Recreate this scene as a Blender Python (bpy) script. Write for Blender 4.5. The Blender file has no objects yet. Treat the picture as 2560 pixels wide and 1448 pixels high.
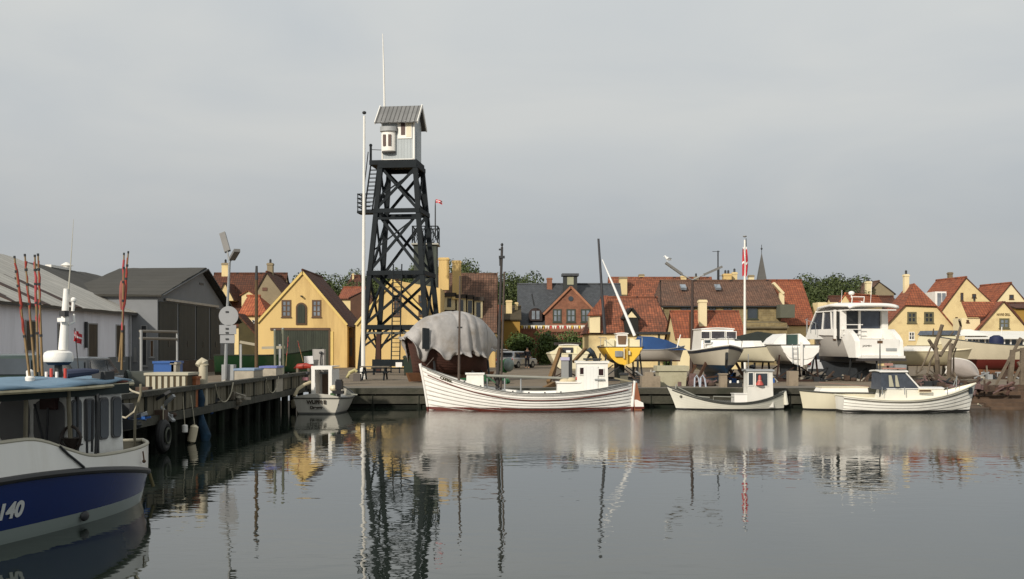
import bpy, math, random
from mathutils import Vector, Matrix, noise
R = math.radians
random.seed(7)
F, HZ, H = 2700.0, 868.0, 2.6        # focal length and horizon in photo pixels, eye height above the water
ZG = 0.8                             # quay level above the water
sc = bpy.context.scene
col = sc.collection
# ---------------------------------------------------------------- camera
cd = bpy.data.cameras.new('camera'); cam = bpy.data.objects.new('camera', cd); col.objects.link(cam)
cam.location = (0, 0, H); cam.rotation_euler = (R(90), 0, 0)
cd.sensor_width = 36; cd.lens = 36 * F / 2560; cd.shift_y = (HZ - 724) / 2560
cd.clip_start = 0.1; cd.clip_end = 3000
sc.camera = cam
# ---------------------------------------------------------------- light
SUN_AZ, SUN_EL = R(214), R(27)       # behind the camera and to its left
world = bpy.data.worlds.new('World'); sc.world = world; world.use_nodes = True
nt = world.node_tree; nt.nodes.clear()
def N(t, ty, **kw):
    n = t.nodes.new(ty)
    for k, v in kw.items(): setattr(n, k, v)
    return n
out = N(nt, 'ShaderNodeOutputWorld'); bg = N(nt, 'ShaderNodeBackground'); bg.inputs[1].default_value = 0.12
sky = N(nt, 'ShaderNodeTexSky', sky_type='NISHITA', sun_disc=False, sun_elevation=SUN_EL, sun_rotation=SUN_AZ, air_density=1.2, dust_density=3.0)
tc = N(nt, 'ShaderNodeTexCoord'); sep = N(nt, 'ShaderNodeSeparateXYZ')
mp = N(nt, 'ShaderNodeMapping'); mp.inputs['Scale'].default_value = (1.0, 1.0, 3.6)
n1 = N(nt, 'ShaderNodeTexNoise'); n1.inputs['Scale'].default_value = 2.3; n1.inputs['Detail'].default_value = 5; n1.inputs['Roughness'].default_value = .5; n1.inputs['Distortion'].default_value = .5
ramp = N(nt, 'ShaderNodeValToRGB')
ramp.color_ramp.elements[0].position = .0; ramp.color_ramp.elements[0].color = (.425, .448, .462, 1)
ramp.color_ramp.elements[1].position = .34; ramp.color_ramp.elements[1].color = (.66, .675, .66, 1)
e = ramp.color_ramp.elements.new(.10); e.color = (.468, .486, .50, 1); e = ramp.color_ramp.elements.new(.19); e.color = (.60, .61, .60, 1)
r2 = N(nt, 'ShaderNodeValToRGB')
r2.color_ramp.elements[0].position = .36; r2.color_ramp.elements[0].color = (.90, .925, .965, 1)
r2.color_ramp.elements[1].position = .64; r2.color_ramp.elements[1].color = (1.035, 1.03, 1.025, 1)
mul = N(nt, 'ShaderNodeMixRGB', blend_type='MULTIPLY'); mul.inputs[0].default_value = 1
sca = N(nt, 'ShaderNodeVectorMath', operation='SCALE'); sca.inputs['Scale'].default_value = 1 / .12
mix = N(nt, 'ShaderNodeMixRGB'); mix.inputs[0].default_value = .93
L = nt.links.new
L(tc.outputs['Generated'], sep.inputs[0]); L(tc.outputs['Generated'], mp.inputs[0]); L(mp.outputs[0], n1.inputs['Vector'])
L(sep.outputs[2], ramp.inputs[0]); L(n1.outputs[0], r2.inputs[0]); L(ramp.outputs[0], mul.inputs[1]); L(r2.outputs[0], mul.inputs[2])
L(mul.outputs[0], sca.inputs[0]); L(sky.outputs[0], mix.inputs[1]); L(sca.outputs[0], mix.inputs[2]); L(mix.outputs[0], bg.inputs[0]); L(bg.outputs[0], out.inputs[0])
sd = bpy.data.lights.new('sun', 'SUN'); sd.energy = 3.8; sd.angle = R(2.5); sd.color = (1, .92, .81)
so = bpy.data.objects.new('sun', sd); col.objects.link(so)
sdir = Vector((math.sin(SUN_AZ) * math.cos(SUN_EL), math.cos(SUN_AZ) * math.cos(SUN_EL), math.sin(SUN_EL)))
so.rotation_euler = sdir.to_track_quat('Z', 'Y').to_euler(); so.location = (-40, -60, 60)
vs = sc.view_settings; vs.view_transform = 'Standard'; vs.look = 'None'; vs.exposure = 0; vs.gamma = 1; vs.use_curve_mapping = False
sc.cycles.max_bounces = 6; sc.cycles.use_denoising = True

# ---------------------------------------------------------------- helpers
def X(px, Y): return (px - 1280) * Y / F
def Z(py, Y): return H - (py - HZ) * Y / F
def P(px, py, Y): return Vector((X(px, Y), Y, Z(py, Y)))
MATS = {}
def lin(c):
    return tuple((x / 12.92 if x <= .04045 else ((x + .055) / 1.055) ** 2.4) for x in c)
def mat(name, c, rough=.7, var=.18, sc_=1.5, bump=0., metal=0., dirt=None, dirt_amt=.5, streak=False, spec=None, emit=0):
    if name in MATS: return MATS[name]
    m = bpy.data.materials.new(name); m.use_nodes = True; t = m.node_tree; b = t.nodes['Principled BSDF']; l = t.links.new
    b.inputs['Roughness'].default_value = rough; b.inputs['Metallic'].default_value = metal
    if spec is not None: b.inputs['Specular IOR Level'].default_value = spec
    co = N(t, 'ShaderNodeTexCoord'); mpn = N(t, 'ShaderNodeMapping')
    if streak: mpn.inputs['Scale'].default_value = (1, 1, .12)
    l(co.outputs['Object'], mpn.inputs[0])
    a = N(t, 'ShaderNodeTexNoise'); a.inputs['Scale'].default_value = sc_; a.inputs['Detail'].default_value = 8; a.inputs['Roughness'].default_value = .62
    l(mpn.outputs[0], a.inputs['Vector'])
    mr = N(t, 'ShaderNodeMapRange'); mr.inputs[1].default_value = .3; mr.inputs[2].default_value = .7
    mr.inputs[3].default_value = 1 - var; mr.inputs[4].default_value = 1 + var * .8
    l(a.outputs[0], mr.inputs[0])
    v = N(t, 'ShaderNodeVectorMath', operation='SCALE'); v.inputs[0].default_value = c[:3]
    l(mr.outputs[0], v.inputs['Scale']); last = v.outputs[0]
    if dirt:
        d = N(t, 'ShaderNodeTexNoise'); d.inputs['Scale'].default_value = sc_ * .45 + .2; d.inputs['Detail'].default_value = 10; d.inputs['Roughness'].default_value = .7
        l(mpn.outputs[0], d.inputs['Vector'])
        dr = N(t, 'ShaderNodeMapRange'); dr.inputs[1].default_value = .5; dr.inputs[2].default_value = .68; dr.inputs[4].default_value = dirt_amt
        l(d.outputs[0], dr.inputs[0])
        mx = N(t, 'ShaderNodeMixRGB'); l(dr.outputs[0], mx.inputs[0]); l(last, mx.inputs[1]); mx.inputs[2].default_value = (*dirt, 1); last = mx.outputs[0]
    l(last, b.inputs['Base Color'])
    if bump:
        bn = N(t, 'ShaderNodeTexNoise'); bn.inputs['Scale'].default_value = sc_ * 8; bn.inputs['Detail'].default_value = 4
        l(mpn.outputs[0], bn.inputs['Vector'])
        bb = N(t, 'ShaderNodeBump'); bb.inputs['Strength'].default_value = min(1, bump); bb.inputs['Distance'].default_value = .03
        l(bn.outputs[0], bb.inputs['Height']); l(bb.outputs[0], b.inputs['Normal'])
    MATS[name] = m; return m
def rgb(r, g, b, k=1.0):               # photo sRGB 0-255 to linear, times k
    return tuple(x * k for x in lin((r / 255, g / 255, b / 255)))
def bands(name, c1, c2, period=.25, axis=0, width=.12, rough=.8, var=.2, bump=.6, uv=False, moss=None):
    """boards, corrugated sheets: lines every period metres across axis"""
    if name in MATS: return MATS[name]
    m = mat(name, c1, rough, var, 1.2); t = m.node_tree; l = t.links.new; b = t.nodes['Principled BSDF']
    co = N(t, 'ShaderNodeTexCoord'); sp = N(t, 'ShaderNodeSeparateXYZ'); l(co.outputs['UV' if uv else 'Object'], sp.inputs[0])
    dv = N(t, 'ShaderNodeMath', operation='DIVIDE'); dv.inputs[1].default_value = period; l(sp.outputs[axis], dv.inputs[0])
    fr = N(t, 'ShaderNodeMath', operation='FRACT'); l(dv.outputs[0], fr.inputs[0])
    fl = N(t, 'ShaderNodeMath', operation='FLOOR'); l(dv.outputs[0], fl.inputs[0])
    wn = N(t, 'ShaderNodeTexWhiteNoise', noise_dimensions='1D'); l(fl.outputs[0], wn.inputs['W'])
    lt = N(t, 'ShaderNodeMath', operation='LESS_THAN'); lt.inputs[1].default_value = width; l(fr.outputs[0], lt.inputs[0])
    src = b.inputs['Base Color'].links[0].from_socket
    wr = N(t, 'ShaderNodeMapRange'); wr.inputs[3].default_value = 1 - var; wr.inputs[4].default_value = 1 + var * .6; l(wn.outputs[0], wr.inputs[0])
    vs_ = N(t, 'ShaderNodeVectorMath', operation='SCALE'); l(src, vs_.inputs[0]); l(wr.outputs[0], vs_.inputs['Scale'])
    mx = N(t, 'ShaderNodeMixRGB'); l(lt.outputs[0], mx.inputs[0]); l(vs_.outputs[0], mx.inputs[1]); mx.inputs[2].default_value = (*c2, 1)
    l(mx.outputs[0], b.inputs['Base Color'])
    bb = N(t, 'ShaderNodeBump'); bb.inputs['Strength'].default_value = bump; bb.inputs['Distance'].default_value = .02; bb.invert = True
    l(lt.outputs[0], bb.inputs['Height']); l(bb.outputs[0], b.inputs['Normal'])
    return m
def tiles(name, c1, c2, mortar, w=.24, h=.34, dark=(.06, .045, .04), patch=.5, bump=.7, rough=.85, msz=.018):
    """roof tiles or bricks laid in the UV plane, in metres"""
    if name in MATS: return MATS[name]
    m = bpy.data.materials.new(name); m.use_nodes = True; t = m.node_tree; b = t.nodes['Principled BSDF']; l = t.links.new
    b.inputs['Roughness'].default_value = rough
    co = N(t, 'ShaderNodeTexCoord'); br = N(t, 'ShaderNodeTexBrick')
    br.inputs['Scale'].default_value = 1; br.inputs['Brick Width'].default_value = w; br.inputs['Row Height'].default_value = h
    br.inputs['Mortar Size'].default_value = msz; br.inputs['Color1'].default_value = (*c1, 1); br.inputs['Color2'].default_value = (*c2, 1)
    br.inputs['Mortar'].default_value = (*mortar, 1); br.offset = 0 if h > w else .5; br.inputs['Mortar Smooth'].default_value = .4
    l(co.outputs['UV'], br.inputs['Vector'])
    a = N(t, 'ShaderNodeTexNoise'); a.inputs['Scale'].default_value = .55; a.inputs['Detail'].default_value = 9; a.inputs['Roughness'].default_value = .72
    l(co.outputs['Object'], a.inputs['Vector'])
    mr = N(t, 'ShaderNodeMapRange'); mr.inputs[1].default_value = .42; mr.inputs[2].default_value = .72; mr.inputs[4].default_value = patch; l(a.outputs[0], mr.inputs[0])
    mx = N(t, 'ShaderNodeMixRGB'); l(mr.outputs[0], mx.inputs[0]); l(br.outputs[0], mx.inputs[1]); mx.inputs[2].default_value = (*dark, 1)
    a2 = N(t, 'ShaderNodeTexNoise'); a2.inputs['Scale'].default_value = 2.5; a2.inputs['Detail'].default_value = 6; l(co.outputs['Object'], a2.inputs['Vector'])
    m2 = N(t, 'ShaderNodeMapRange'); m2.inputs[1].default_value = .3; m2.inputs[2].default_value = .7; m2.inputs[3].default_value = .78; m2.inputs[4].default_value = 1.2; l(a2.outputs[0], m2.inputs[0])
    v = N(t, 'ShaderNodeVectorMath', operation='SCALE'); l(mx.outputs[0], v.inputs[0]); l(m2.outputs[0], v.inputs['Scale']); l(v.outputs[0], b.inputs['Base Color'])
    bb = N(t, 'ShaderNodeBump'); bb.inputs['Strength'].default_value = bump; bb.inputs['Distance'].default_value = .03; bb.invert = True
    l(br.outputs['Fac'], bb.inputs['Height']); l(bb.outputs[0], b.inputs['Normal'])
    MATS[name] = m; return m
def paint2(name, ctop, cbot, zw, rough=.35, stripe=None, var=.06, dirty=.12, grime=(.2, .17, .12)):
    """hull paint: bottom colour below zw (object height); stripe = (z0, z1, colour)"""
    m = mat(name, ctop, rough, var, 1.3, dirt=grime, dirt_amt=dirty, streak=True)
    t = m.node_tree; l = t.links.new; b = t.nodes['Principled BSDF']
    co = N(t, 'ShaderNodeTexCoord'); sp = N(t, 'ShaderNodeSeparateXYZ'); l(co.outputs['Object'], sp.inputs[0])
    src = b.inputs['Base Color'].links[0].from_socket
    def step(z):
        g = N(t, 'ShaderNodeMath', operation='LESS_THAN'); g.inputs[1].default_value = z; l(sp.outputs[2], g.inputs[0]); return g.outputs[0]
    if stripe:
        s0, s1 = step(stripe[0]), step(stripe[1])
        sb = N(t, 'ShaderNodeMath', operation='SUBTRACT'); l(s1, sb.inputs[0]); l(s0, sb.inputs[1])
        mx = N(t, 'ShaderNodeMixRGB'); l(sb.outputs[0], mx.inputs[0]); l(src, mx.inputs[1]); mx.inputs[2].default_value = (*stripe[2], 1); src = mx.outputs[0]
    mx = N(t, 'ShaderNodeMixRGB'); l(step(zw), mx.inputs[0]); l(src, mx.inputs[1]); mx.inputs[2].default_value = (*cbot, 1)
    l(mx.outputs[0], b.inputs['Base Color']); return m

ORG = {}
def tag(o, label=None, cat=None, group=None, kind=None):
    if label: o['label'] = label
    if cat: o['category'] = cat
    if group: o['group'] = group
    if kind: o['kind'] = kind
    return o
def thing(name, label, cat, loc, rotz=0, group=None, local=False):
    o = bpy.data.objects.new(name, None); col.objects.link(o); o.empty_display_size = .3
    o.location = loc; o.rotation_euler = (0, 0, rotz)
    ORG[o.name] = Vector((0, 0, 0)) if local else Vector(loc)
    return tag(o, label, cat, group)
class MB:
    def __init__(s): s.v = []; s.f = []; s.m = []; s.uv = []
    def add(s, vs_, fs, m=0, uvs=None):
        o = len(s.v); s.v += [tuple(p) for p in vs_]
        for i, f in enumerate(fs):
            s.f.append([o + k for k in f]); s.m.append(m)
            s.uv.append(uvs[i] if uvs else None)
        return s
    def box(s, x0, x1, y0, y1, z0, z1, m=0):
        return s.add([(x0, y0, z0), (x1, y0, z0), (x1, y1, z0), (x0, y1, z0), (x0, y0, z1), (x1, y0, z1), (x1, y1, z1), (x0, y1, z1)],
                     [(0, 3, 2, 1), (4, 5, 6, 7), (0, 1, 5, 4), (1, 2, 6, 5), (2, 3, 7, 6), (3, 0, 4, 7)], m,
                     [[(x0, y0), (x0, y1), (x1, y1), (x1, y0)], [(x0, y0), (x1, y0), (x1, y1), (x0, y1)], [(x0, z0), (x1, z0), (x1, z1), (x0, z1)],
                      [(y0, z0), (y1, z0), (y1, z1), (y0, z1)], [(x1, z0), (x0, z0), (x0, z1), (x1, z1)], [(y1, z0), (y0, z0), (y0, z1), (y1, z1)]])
    def bar(s, p, q, w, h=None, m=0, up=(0, 0, 1)):
        p, q = Vector(p), Vector(q); h = h or w; d = (q - p).normalized(); u = Vector(up)
        if abs(d.dot(u)) > .98: u = Vector((0, 1, 0))
        a = d.cross(u).normalized() * w / 2; b = a.cross(d).normalized() * h / 2
        vs_ = [p - a - b, p + a - b, p + a + b, p - a + b, q - a - b, q + a - b, q + a + b, q - a + b]
        return s.add(vs_, [(0, 1, 2, 3), (7, 6, 5, 4), (0, 4, 5, 1), (1, 5, 6, 2), (2, 6, 7, 3), (3, 7, 4, 0)], m)
    def tube(s, pts, r, n=8, m=0, caps=True):
        pts = [Vector(p) for p in pts]; k = len(pts); rr = r if isinstance(r, (list, tuple)) else [r] * k
        vs_, fs = [], []; pa = None
        for i, p in enumerate(pts):
            d = (pts[min(i + 1, k - 1)] - pts[max(i - 1, 0)]).normalized()
            u = Vector((0, 0, 1)) if abs(d.z) < .9 else Vector((0, 1, 0))
            a = d.cross(u).normalized()
            if pa is not None and a.dot(pa) < 0: a = -a
            pa = a
            b = a.cross(d).normalized()
            for j in range(n):
                t = 2 * math.pi * j / n; vs_.append(p + (a * math.cos(t) + b * math.sin(t)) * rr[i])
        for i in range(k - 1):
            for j in range(n):
                j2 = (j + 1) % n; fs.append((i * n + j, i * n + j2, (i + 1) * n + j2, (i + 1) * n + j))
        if caps: fs += [tuple(range(n))[::-1], tuple((k - 1) * n + j for j in range(n))]
        return s.add(vs_, fs, m)
    def lathe(s, c, prof, n=14, m=0):
        c = Vector(c); vs_, fs = [], []
        for (r, z) in prof:
            for j in range(n):
                t = 2 * math.pi * j / n; vs_.append(c + Vector((r * math.cos(t), r * math.sin(t), z)))
        for i in range(len(prof) - 1):
            for j in range(n):
                j2 = (j + 1) % n; fs.append((i * n + j, i * n + j2, (i + 1) * n + j2, (i + 1) * n + j))
        fs += [tuple(range(n))[::-1], tuple((len(prof) - 1) * n + j for j in range(n))]
        return s.add(vs_, fs, m)
    def ball(s, c, r, sx=1, sy=1, sz=1, n=12, m=0):
        c = Vector(c); vs_, fs = [], []; k = n // 2 + 1
        for i in range(k):
            a = math.pi * i / (k - 1)
            for j in range(n):
                t = 2 * math.pi * j / n
                vs_.append(c + Vector((r * sx * math.sin(a) * math.cos(t), r * sy * math.sin(a) * math.sin(t), -r * sz * math.cos(a))))
        for i in range(k - 1):
            for j in range(n):
                j2 = (j + 1) % n; fs.append((i * n + j, i * n + j2, (i + 1) * n + j2, (i + 1) * n + j))
        return s.add(vs_, fs, m)
    def prism(s, poly, y0, y1, m=0, axis='y', dx=0):
        n = len(poly)
        def pt(a, b, c, o=0):
            return (a + o, c, b) if axis == 'y' else ((c, a, b) if axis == 'x' else (a, b, c))
        vs_ = [pt(a, b, y0) for a, b in poly] + [pt(a, b, y1, dx) for a, b in poly]
        fs = [tuple(range(n)), tuple(range(2 * n - 1, n - 1, -1))]; uvs = [list(poly), [poly[i] for i in range(n - 1, -1, -1)]]
        for i in range(n):
            j = (i + 1) % n; fs.append((i, n + i, n + j, j))
            uvs.append([(y0, poly[i][1]), (y1, poly[i][1]), (y1, poly[j][1]), (y0, poly[j][1])])
        return s.add(vs_, fs, m, uvs)
    def slab(s, a, b, c, d, th=.12, m=0):
        """a,b along the eave; c,d along the ridge (c above b); thickness goes up"""
        a, b, c, d = map(Vector, (a, b, c, d)); n = (b - a).cross(d - a).normalized()
        if n.z < 0: n = -n
        top = [p + n * th for p in (a, b, c, d)]; u = (b - a).normalized(); v = (d - a) - u * (d - a).dot(u); v = v.normalized()
        uvt = [((p - top[0]).dot(u) + a.x * u.x + a.y * u.y, (p - top[0]).dot(v)) for p in top]
        w_, h_ = (b - a).length, (d - a).length
        if w_ > 3.5 and h_ > 1.5:          # old roofs are never quite flat: a gently uneven surface
            nu, nv = min(40, int(w_ / .5)), min(16, max(2, int(h_ / .6))); g = []
            for j in range(nv + 1):
                for i in range(nu + 1):
                    s_, r_ = i / nu, j / nv; p = (a * (1 - s_) + b * s_) * (1 - r_) + (d * (1 - s_) + c * s_) * r_
                    g.append((p + n * (th + .07 * noise.noise(p * .45) + .03 * noise.noise(p * 1.6)), p))
            k = nu + 1; fs, uv = [], []
            U = lambda q: ((q - top[0]).dot(u) + a.x * u.x + a.y * u.y, (q - top[0]).dot(v))
            for j in range(nv):
                for i in range(nu): f = (j * k + i, j * k + i + 1, (j + 1) * k + i + 1, (j + 1) * k + i); fs.append(f); uv.append([U(g[q][0]) for q in f])
            m_ = len(g); ring = [i for i in range(k)] + [j * k + nu for j in range(1, nv + 1)] + [nv * k + i for i in range(nu - 1, -1, -1)] + [j * k for j in range(nv - 1, 0, -1)]
            for q in range(len(ring)): r1, r2 = ring[q], ring[(q + 1) % len(ring)]; fs.append((r1, m_ + q, m_ + (q + 1) % len(ring), r2)); uv.append([(0, 0)] * 4)
            vs_ = [q[0] for q in g] + [g[q][1] for q in ring]
            fs.append(tuple(m_ + q for q in range(len(ring)))); uv.append([(0, 0)] * len(ring))
            return s.add(vs_, fs, m, uv)
        return s.add([a, b, c, d] + top, [(3, 2, 1, 0), (4, 5, 6, 7), (0, 1, 5, 4), (1, 2, 6, 5), (2, 3, 7, 6), (3, 0, 4, 7)], m,
                     [None, uvt, None, None, None, None])
    def build(s, name, m, parent=None, origin=None, label=None, smooth=True, ang=32):
        me = bpy.data.meshes.new(name)
        o = bpy.data.objects.new(name, me); col.objects.link(o)
        org = ORG[parent.name] if parent else Vector(origin or (0, 0, 0))
        me.from_pydata([(x - org.x, y - org.y, z - org.z) for x, y, z in s.v], [], s.f)
        for mm in (m if isinstance(m, (list, tuple)) else [m]): me.materials.append(mm)
        ul = me.uv_layers.new(name='UVMap')
        for p, mi, uv in zip(me.polygons, s.m, s.uv):
            p.material_index = mi; p.use_smooth = smooth
            if uv:
                for li, c in zip(p.loop_indices, uv): ul.data[li].uv = c
        if smooth: me.set_sharp_from_angle(angle=R(ang))
        if parent: o.parent = parent
        else: o.location = org
        ORG[o.name] = org
        if label: o['label'] = label
        return o
def weld(o, ang=38):
    import bmesh
    b = bmesh.new(); b.from_mesh(o.data); bmesh.ops.remove_doubles(b, verts=b.verts, dist=.0005); bmesh.ops.recalc_face_normals(b, faces=b.faces); b.to_mesh(o.data); b.free()
    for p in o.data.polygons: p.use_smooth = True
    o.data.set_sharp_from_angle(angle=R(ang)); return o
def copy_tree(o, parent=None):
    c = o.copy(); col.objects.link(c)
    if parent: c.parent = parent
    for ch in [x for x in o.children]: copy_tree(ch, c)
    ORG[c.name] = ORG.get(o.name, Vector((0, 0, 0)))
    return c
def text(body, size, m, parent, loc, rot, name='lettering', ext=.004, sx=1., bold=0):
    cu = bpy.data.curves.new(name, 'FONT'); cu.body = body; cu.size = size; cu.extrude = ext; cu.align_x = 'CENTER'; cu.align_y = 'CENTER'; cu.offset = bold
    to = bpy.data.objects.new('tmp_text', cu); col.objects.link(to)
    dg = bpy.context.evaluated_depsgraph_get(); me = bpy.data.meshes.new_from_object(to.evaluated_get(dg)); bpy.data.objects.remove(to)
    me.name = name; me.materials.clear(); me.materials.append(m)
    o = bpy.data.objects.new(name, me); col.objects.link(o); o.parent = parent
    o.location = Vector(loc) - ORG[parent.name]; o.rotation_euler = rot; o.scale = (sx, 1, 1); ORG[o.name] = ORG[parent.name]
    return o
# ---------------------------------------------------------------- materials
WHITE = mat('white_paint', (.78, .76, .70), .4, .05, dirt=(.45, .4, .3), dirt_amt=.25)
WHITE2 = mat('white_gelcoat', (.8, .78, .73), .25, .04, dirt=(.5, .45, .35), dirt_amt=.18)
CREAM = mat('cream_paint', (.68, .6, .42), .4, .07, dirt=(.35, .28, .18), dirt_amt=.3)
BLACKT = mat('tarred_timber', (.009, .013, .016), .7, .3, 2, spec=.2)
DARKM = mat('dark_metal', (.02, .022, .024), .5, .3, 3)
GREYM = mat('galvanised_steel', (.32, .33, .33), .45, .2, 3, metal=.5)
GREYP = mat('grey_painted_steel', (.30, .31, .31), .5, .15, 3)
GLASS = mat('window_glass', (.035, .045, .055), .06, .3, .7, spec=.8)
GLASSL = mat('pale_window_glass', (.2, .23, .26), .08, .5, .9, spec=.8)
WOOD = mat('weathered_wood', (.16, .135, .1), .85, .35, 2, .5, dirt=(.05, .045, .03), dirt_amt=.6)
WOODL = mat('pale_timber', (.33, .23, .12), .8, .3, 2.5, .4)
QWOOD = mat('quay_planks', (.15, .13, .085), .85, .35, 1.6, .6, dirt=(.022, .025, .012), dirt_amt=.85, streak=True)
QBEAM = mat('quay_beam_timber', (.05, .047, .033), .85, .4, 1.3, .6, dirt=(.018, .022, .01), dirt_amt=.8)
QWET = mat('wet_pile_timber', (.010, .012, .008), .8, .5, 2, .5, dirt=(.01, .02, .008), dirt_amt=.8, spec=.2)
BROWNW = mat('brown_varnished_wood', (.16, .07, .03), .4, .25, 3)
REDM = mat('red_paint', (.5, .05, .035), .5, .15)
BLUEM = mat('blue_plastic', (.02, .09, .3), .4, .15)
GREENM = mat('dark_green_paint', (.012, .09, .03), .5, .2)
ROPE = mat('pale_rope', (.42, .38, .28), .9, .2, 8)
RUBBER = mat('black_rubber', (.012, .012, .012), .7, .2)
YEL = mat('yellow_limewash', rgb(232, 200, 134, .80), .9, .07, .7, .2, dirt=rgb(190, 156, 104, .66), dirt_amt=.6, streak=True)
YELTRIM = mat('yellow_verge_plaster', rgb(238, 208, 130, .78), .9, .05)
CRM = mat('cream_limewash', rgb(236, 214, 160, .8), .9, .06, .7, .2, dirt=rgb(196, 168, 122, .68), dirt_amt=.55)
CRM2 = mat('pale_cream_limewash', rgb(240, 224, 180, .82), .9, .06, .7, .2)
OCHRE = mat('ochre_limewash', rgb(190, 150, 70, .62), .9, .08)
RENDER = mat('grey_beige_render', rgb(170, 155, 125, .62), .9, .12, 1, .2)
STONE = tiles('coursed_stone', rgb(165, 148, 105, .7), rgb(150, 132, 92, .62), rgb(175, 160, 125, .6), .5, .22, rgb(120, 105, 75, .5), .4, .3)
T_RED = tiles('red_pantiles', rgb(182, 104, 68, .68), rgb(164, 88, 58, .64), rgb(104, 62, 46, .6), .24, .32, rgb(112, 76, 58, .62), .5)
T_ORG = tiles('orange_pantiles', rgb(206, 118, 74, .74), rgb(190, 100, 64, .7), rgb(110, 52, 34, .5), .24, .32, rgb(130, 70, 45, .6), .3)
T_BRN = tiles('brown_pantiles', rgb(124, 72, 46, .62), rgb(106, 60, 42, .56), rgb(60, 38, 30, .5), .24, .32, rgb(80, 60, 48, .55), .6)
T_WTH = tiles('weathered_pantiles', rgb(146, 108, 86, .62), rgb(128, 92, 72, .58), rgb(62, 45, 38, .5), .24, .32, rgb(88, 76, 66, .55), .7)
T_MIX = tiles('patched_red_pantiles', rgb(188, 112, 78, .66), rgb(150, 92, 66, .6), rgb(80, 45, 35, .5), .24, .32, rgb(100, 72, 56, .55), .75)
SLATE = tiles('slate_roofing', rgb(92, 96, 100, .62), rgb(82, 86, 92, .58), rgb(58, 60, 64, .5), .3, .2, rgb(70, 74, 76, .55), .4, .3, .6)
BRICK = tiles('red_brickwork', rgb(170, 112, 84, .7), rgb(156, 98, 74, .66), rgb(165, 130, 105, .5), .24, .08, rgb(110, 66, 50, .6), .35, .2, msz=.01)
TRIMB = mat('dark_green_trim', (.035, .045, .03), .6, .15)
BRWND = mat('brown_window_frame', (.09, .045, .018), .6, .2)
GREYWALL = mat('grey_painted_wall', rgb(204, 204, 210, 1.22), .85, .06, .6, .15, dirt=rgb(120, 120, 120, .8), dirt_amt=.3, streak=True)
PLINTH = mat('grey_plinth', rgb(120, 124, 124, .7), .9, .12, 1, .2)
# ================================================================ builders
def win(parent, px0, py0, px1, py1, Y, frame=None, bars=(1, 2), glass=None, fw=.07, proud=.05, name='window'):
    """window in a wall facing the camera, given by its outline at depth Y"""
    a, b, c, d = X(px0, Y), X(px1, Y), Z(py1, Y), Z(py0, Y); m = MB(); y0, y1 = Y - proud, Y + .02
    m.box(a, a + fw, y0, y1, c, d); m.box(b - fw, b, y0, y1, c, d); m.box(a + fw, b - fw, y0, y1, c, c + fw); m.box(a + fw, b - fw, y0, y1, d - fw, d)
    nx, nz = bars; t = fw * .45
    for i in range(1, nx + 1):
        x = a + (b - a) * i / (nx + 1); m.box(x - t, x + t, y0 + .01, y1, c + fw, d - fw)
    for i in range(1, nz + 1):
        z = c + (d - c) * i / (nz + 1); m.box(a + fw, b - fw, y0 + .014, y1 - .004, z - t * .8, z + t * .8)
    m.box(a - .05, b + .05, y0 - .05, y1, c - .07, c)
    o = m.build(name, frame or WHITE, parent)
    MB().box(a + .02, b - .02, Y - .012, Y + .01, c + .02, d - .02).build('pane', glass or GLASS, o)
    return o
def winx(parent, ya, yb, za, zb, Xw, frame=None, glass=None, bars=1, name='window'):
    """window in a wall facing +X"""
    m = MB(); f = .07; x0, x1 = Xw - .02, Xw + .05
    m.box(x0, x1, ya, ya + f, za, zb); m.box(x0, x1, yb - f, yb, za, zb); m.box(x0, x1, ya + f, yb - f, za, za + f); m.box(x0, x1, ya + f, yb - f, zb - f, zb)
    for i in range(1, bars + 1):
        z = za + (zb - za) * i / (bars + 1); m.box(x0, x1 - .01, ya + f, yb - f, z - .03, z + .03)
    o = m.build(name, frame or BRWND, parent)
    MB().box(Xw - .01, Xw + .015, ya + .02, yb - .02, za + .02, zb - .02).build('pane', glass or GLASS, o)
    return o
def chimney(parent, px0, px1, py0, py1, Y, m=None, cap=None, pot=0, w=None):
    a, b = X(px0, Y), X(px1, Y); z0, z1 = Z(py1, Y), Z(py0, Y); d = (b - a) * .9 if w is None else w
    mb = MB(); mb.box(a + .05, b - .05, Y - d / 2, Y + d / 2, z0 - .5, z1 - .22)
    mb.box(a, b, Y - d / 2 - .05, Y + d / 2 + .05, z1 - .22, z1 - .06, 1); mb.box(a + .06, b - .06, Y - d / 2, Y + d / 2, z1 - .06, z1, 1)
    o = mb.build('chimney', [m or CRM, cap or m or CRM], parent)
    for i in range(pot):
        cx = a + (b - a) * (i + 1) / (pot + 1)
        MB().lathe((cx, Y, z1), [(.12, 0), (.11, .3), (.14, .32), (.02, .42)], 8).build('chimney_pot', DARKM, o)
    return o
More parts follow.
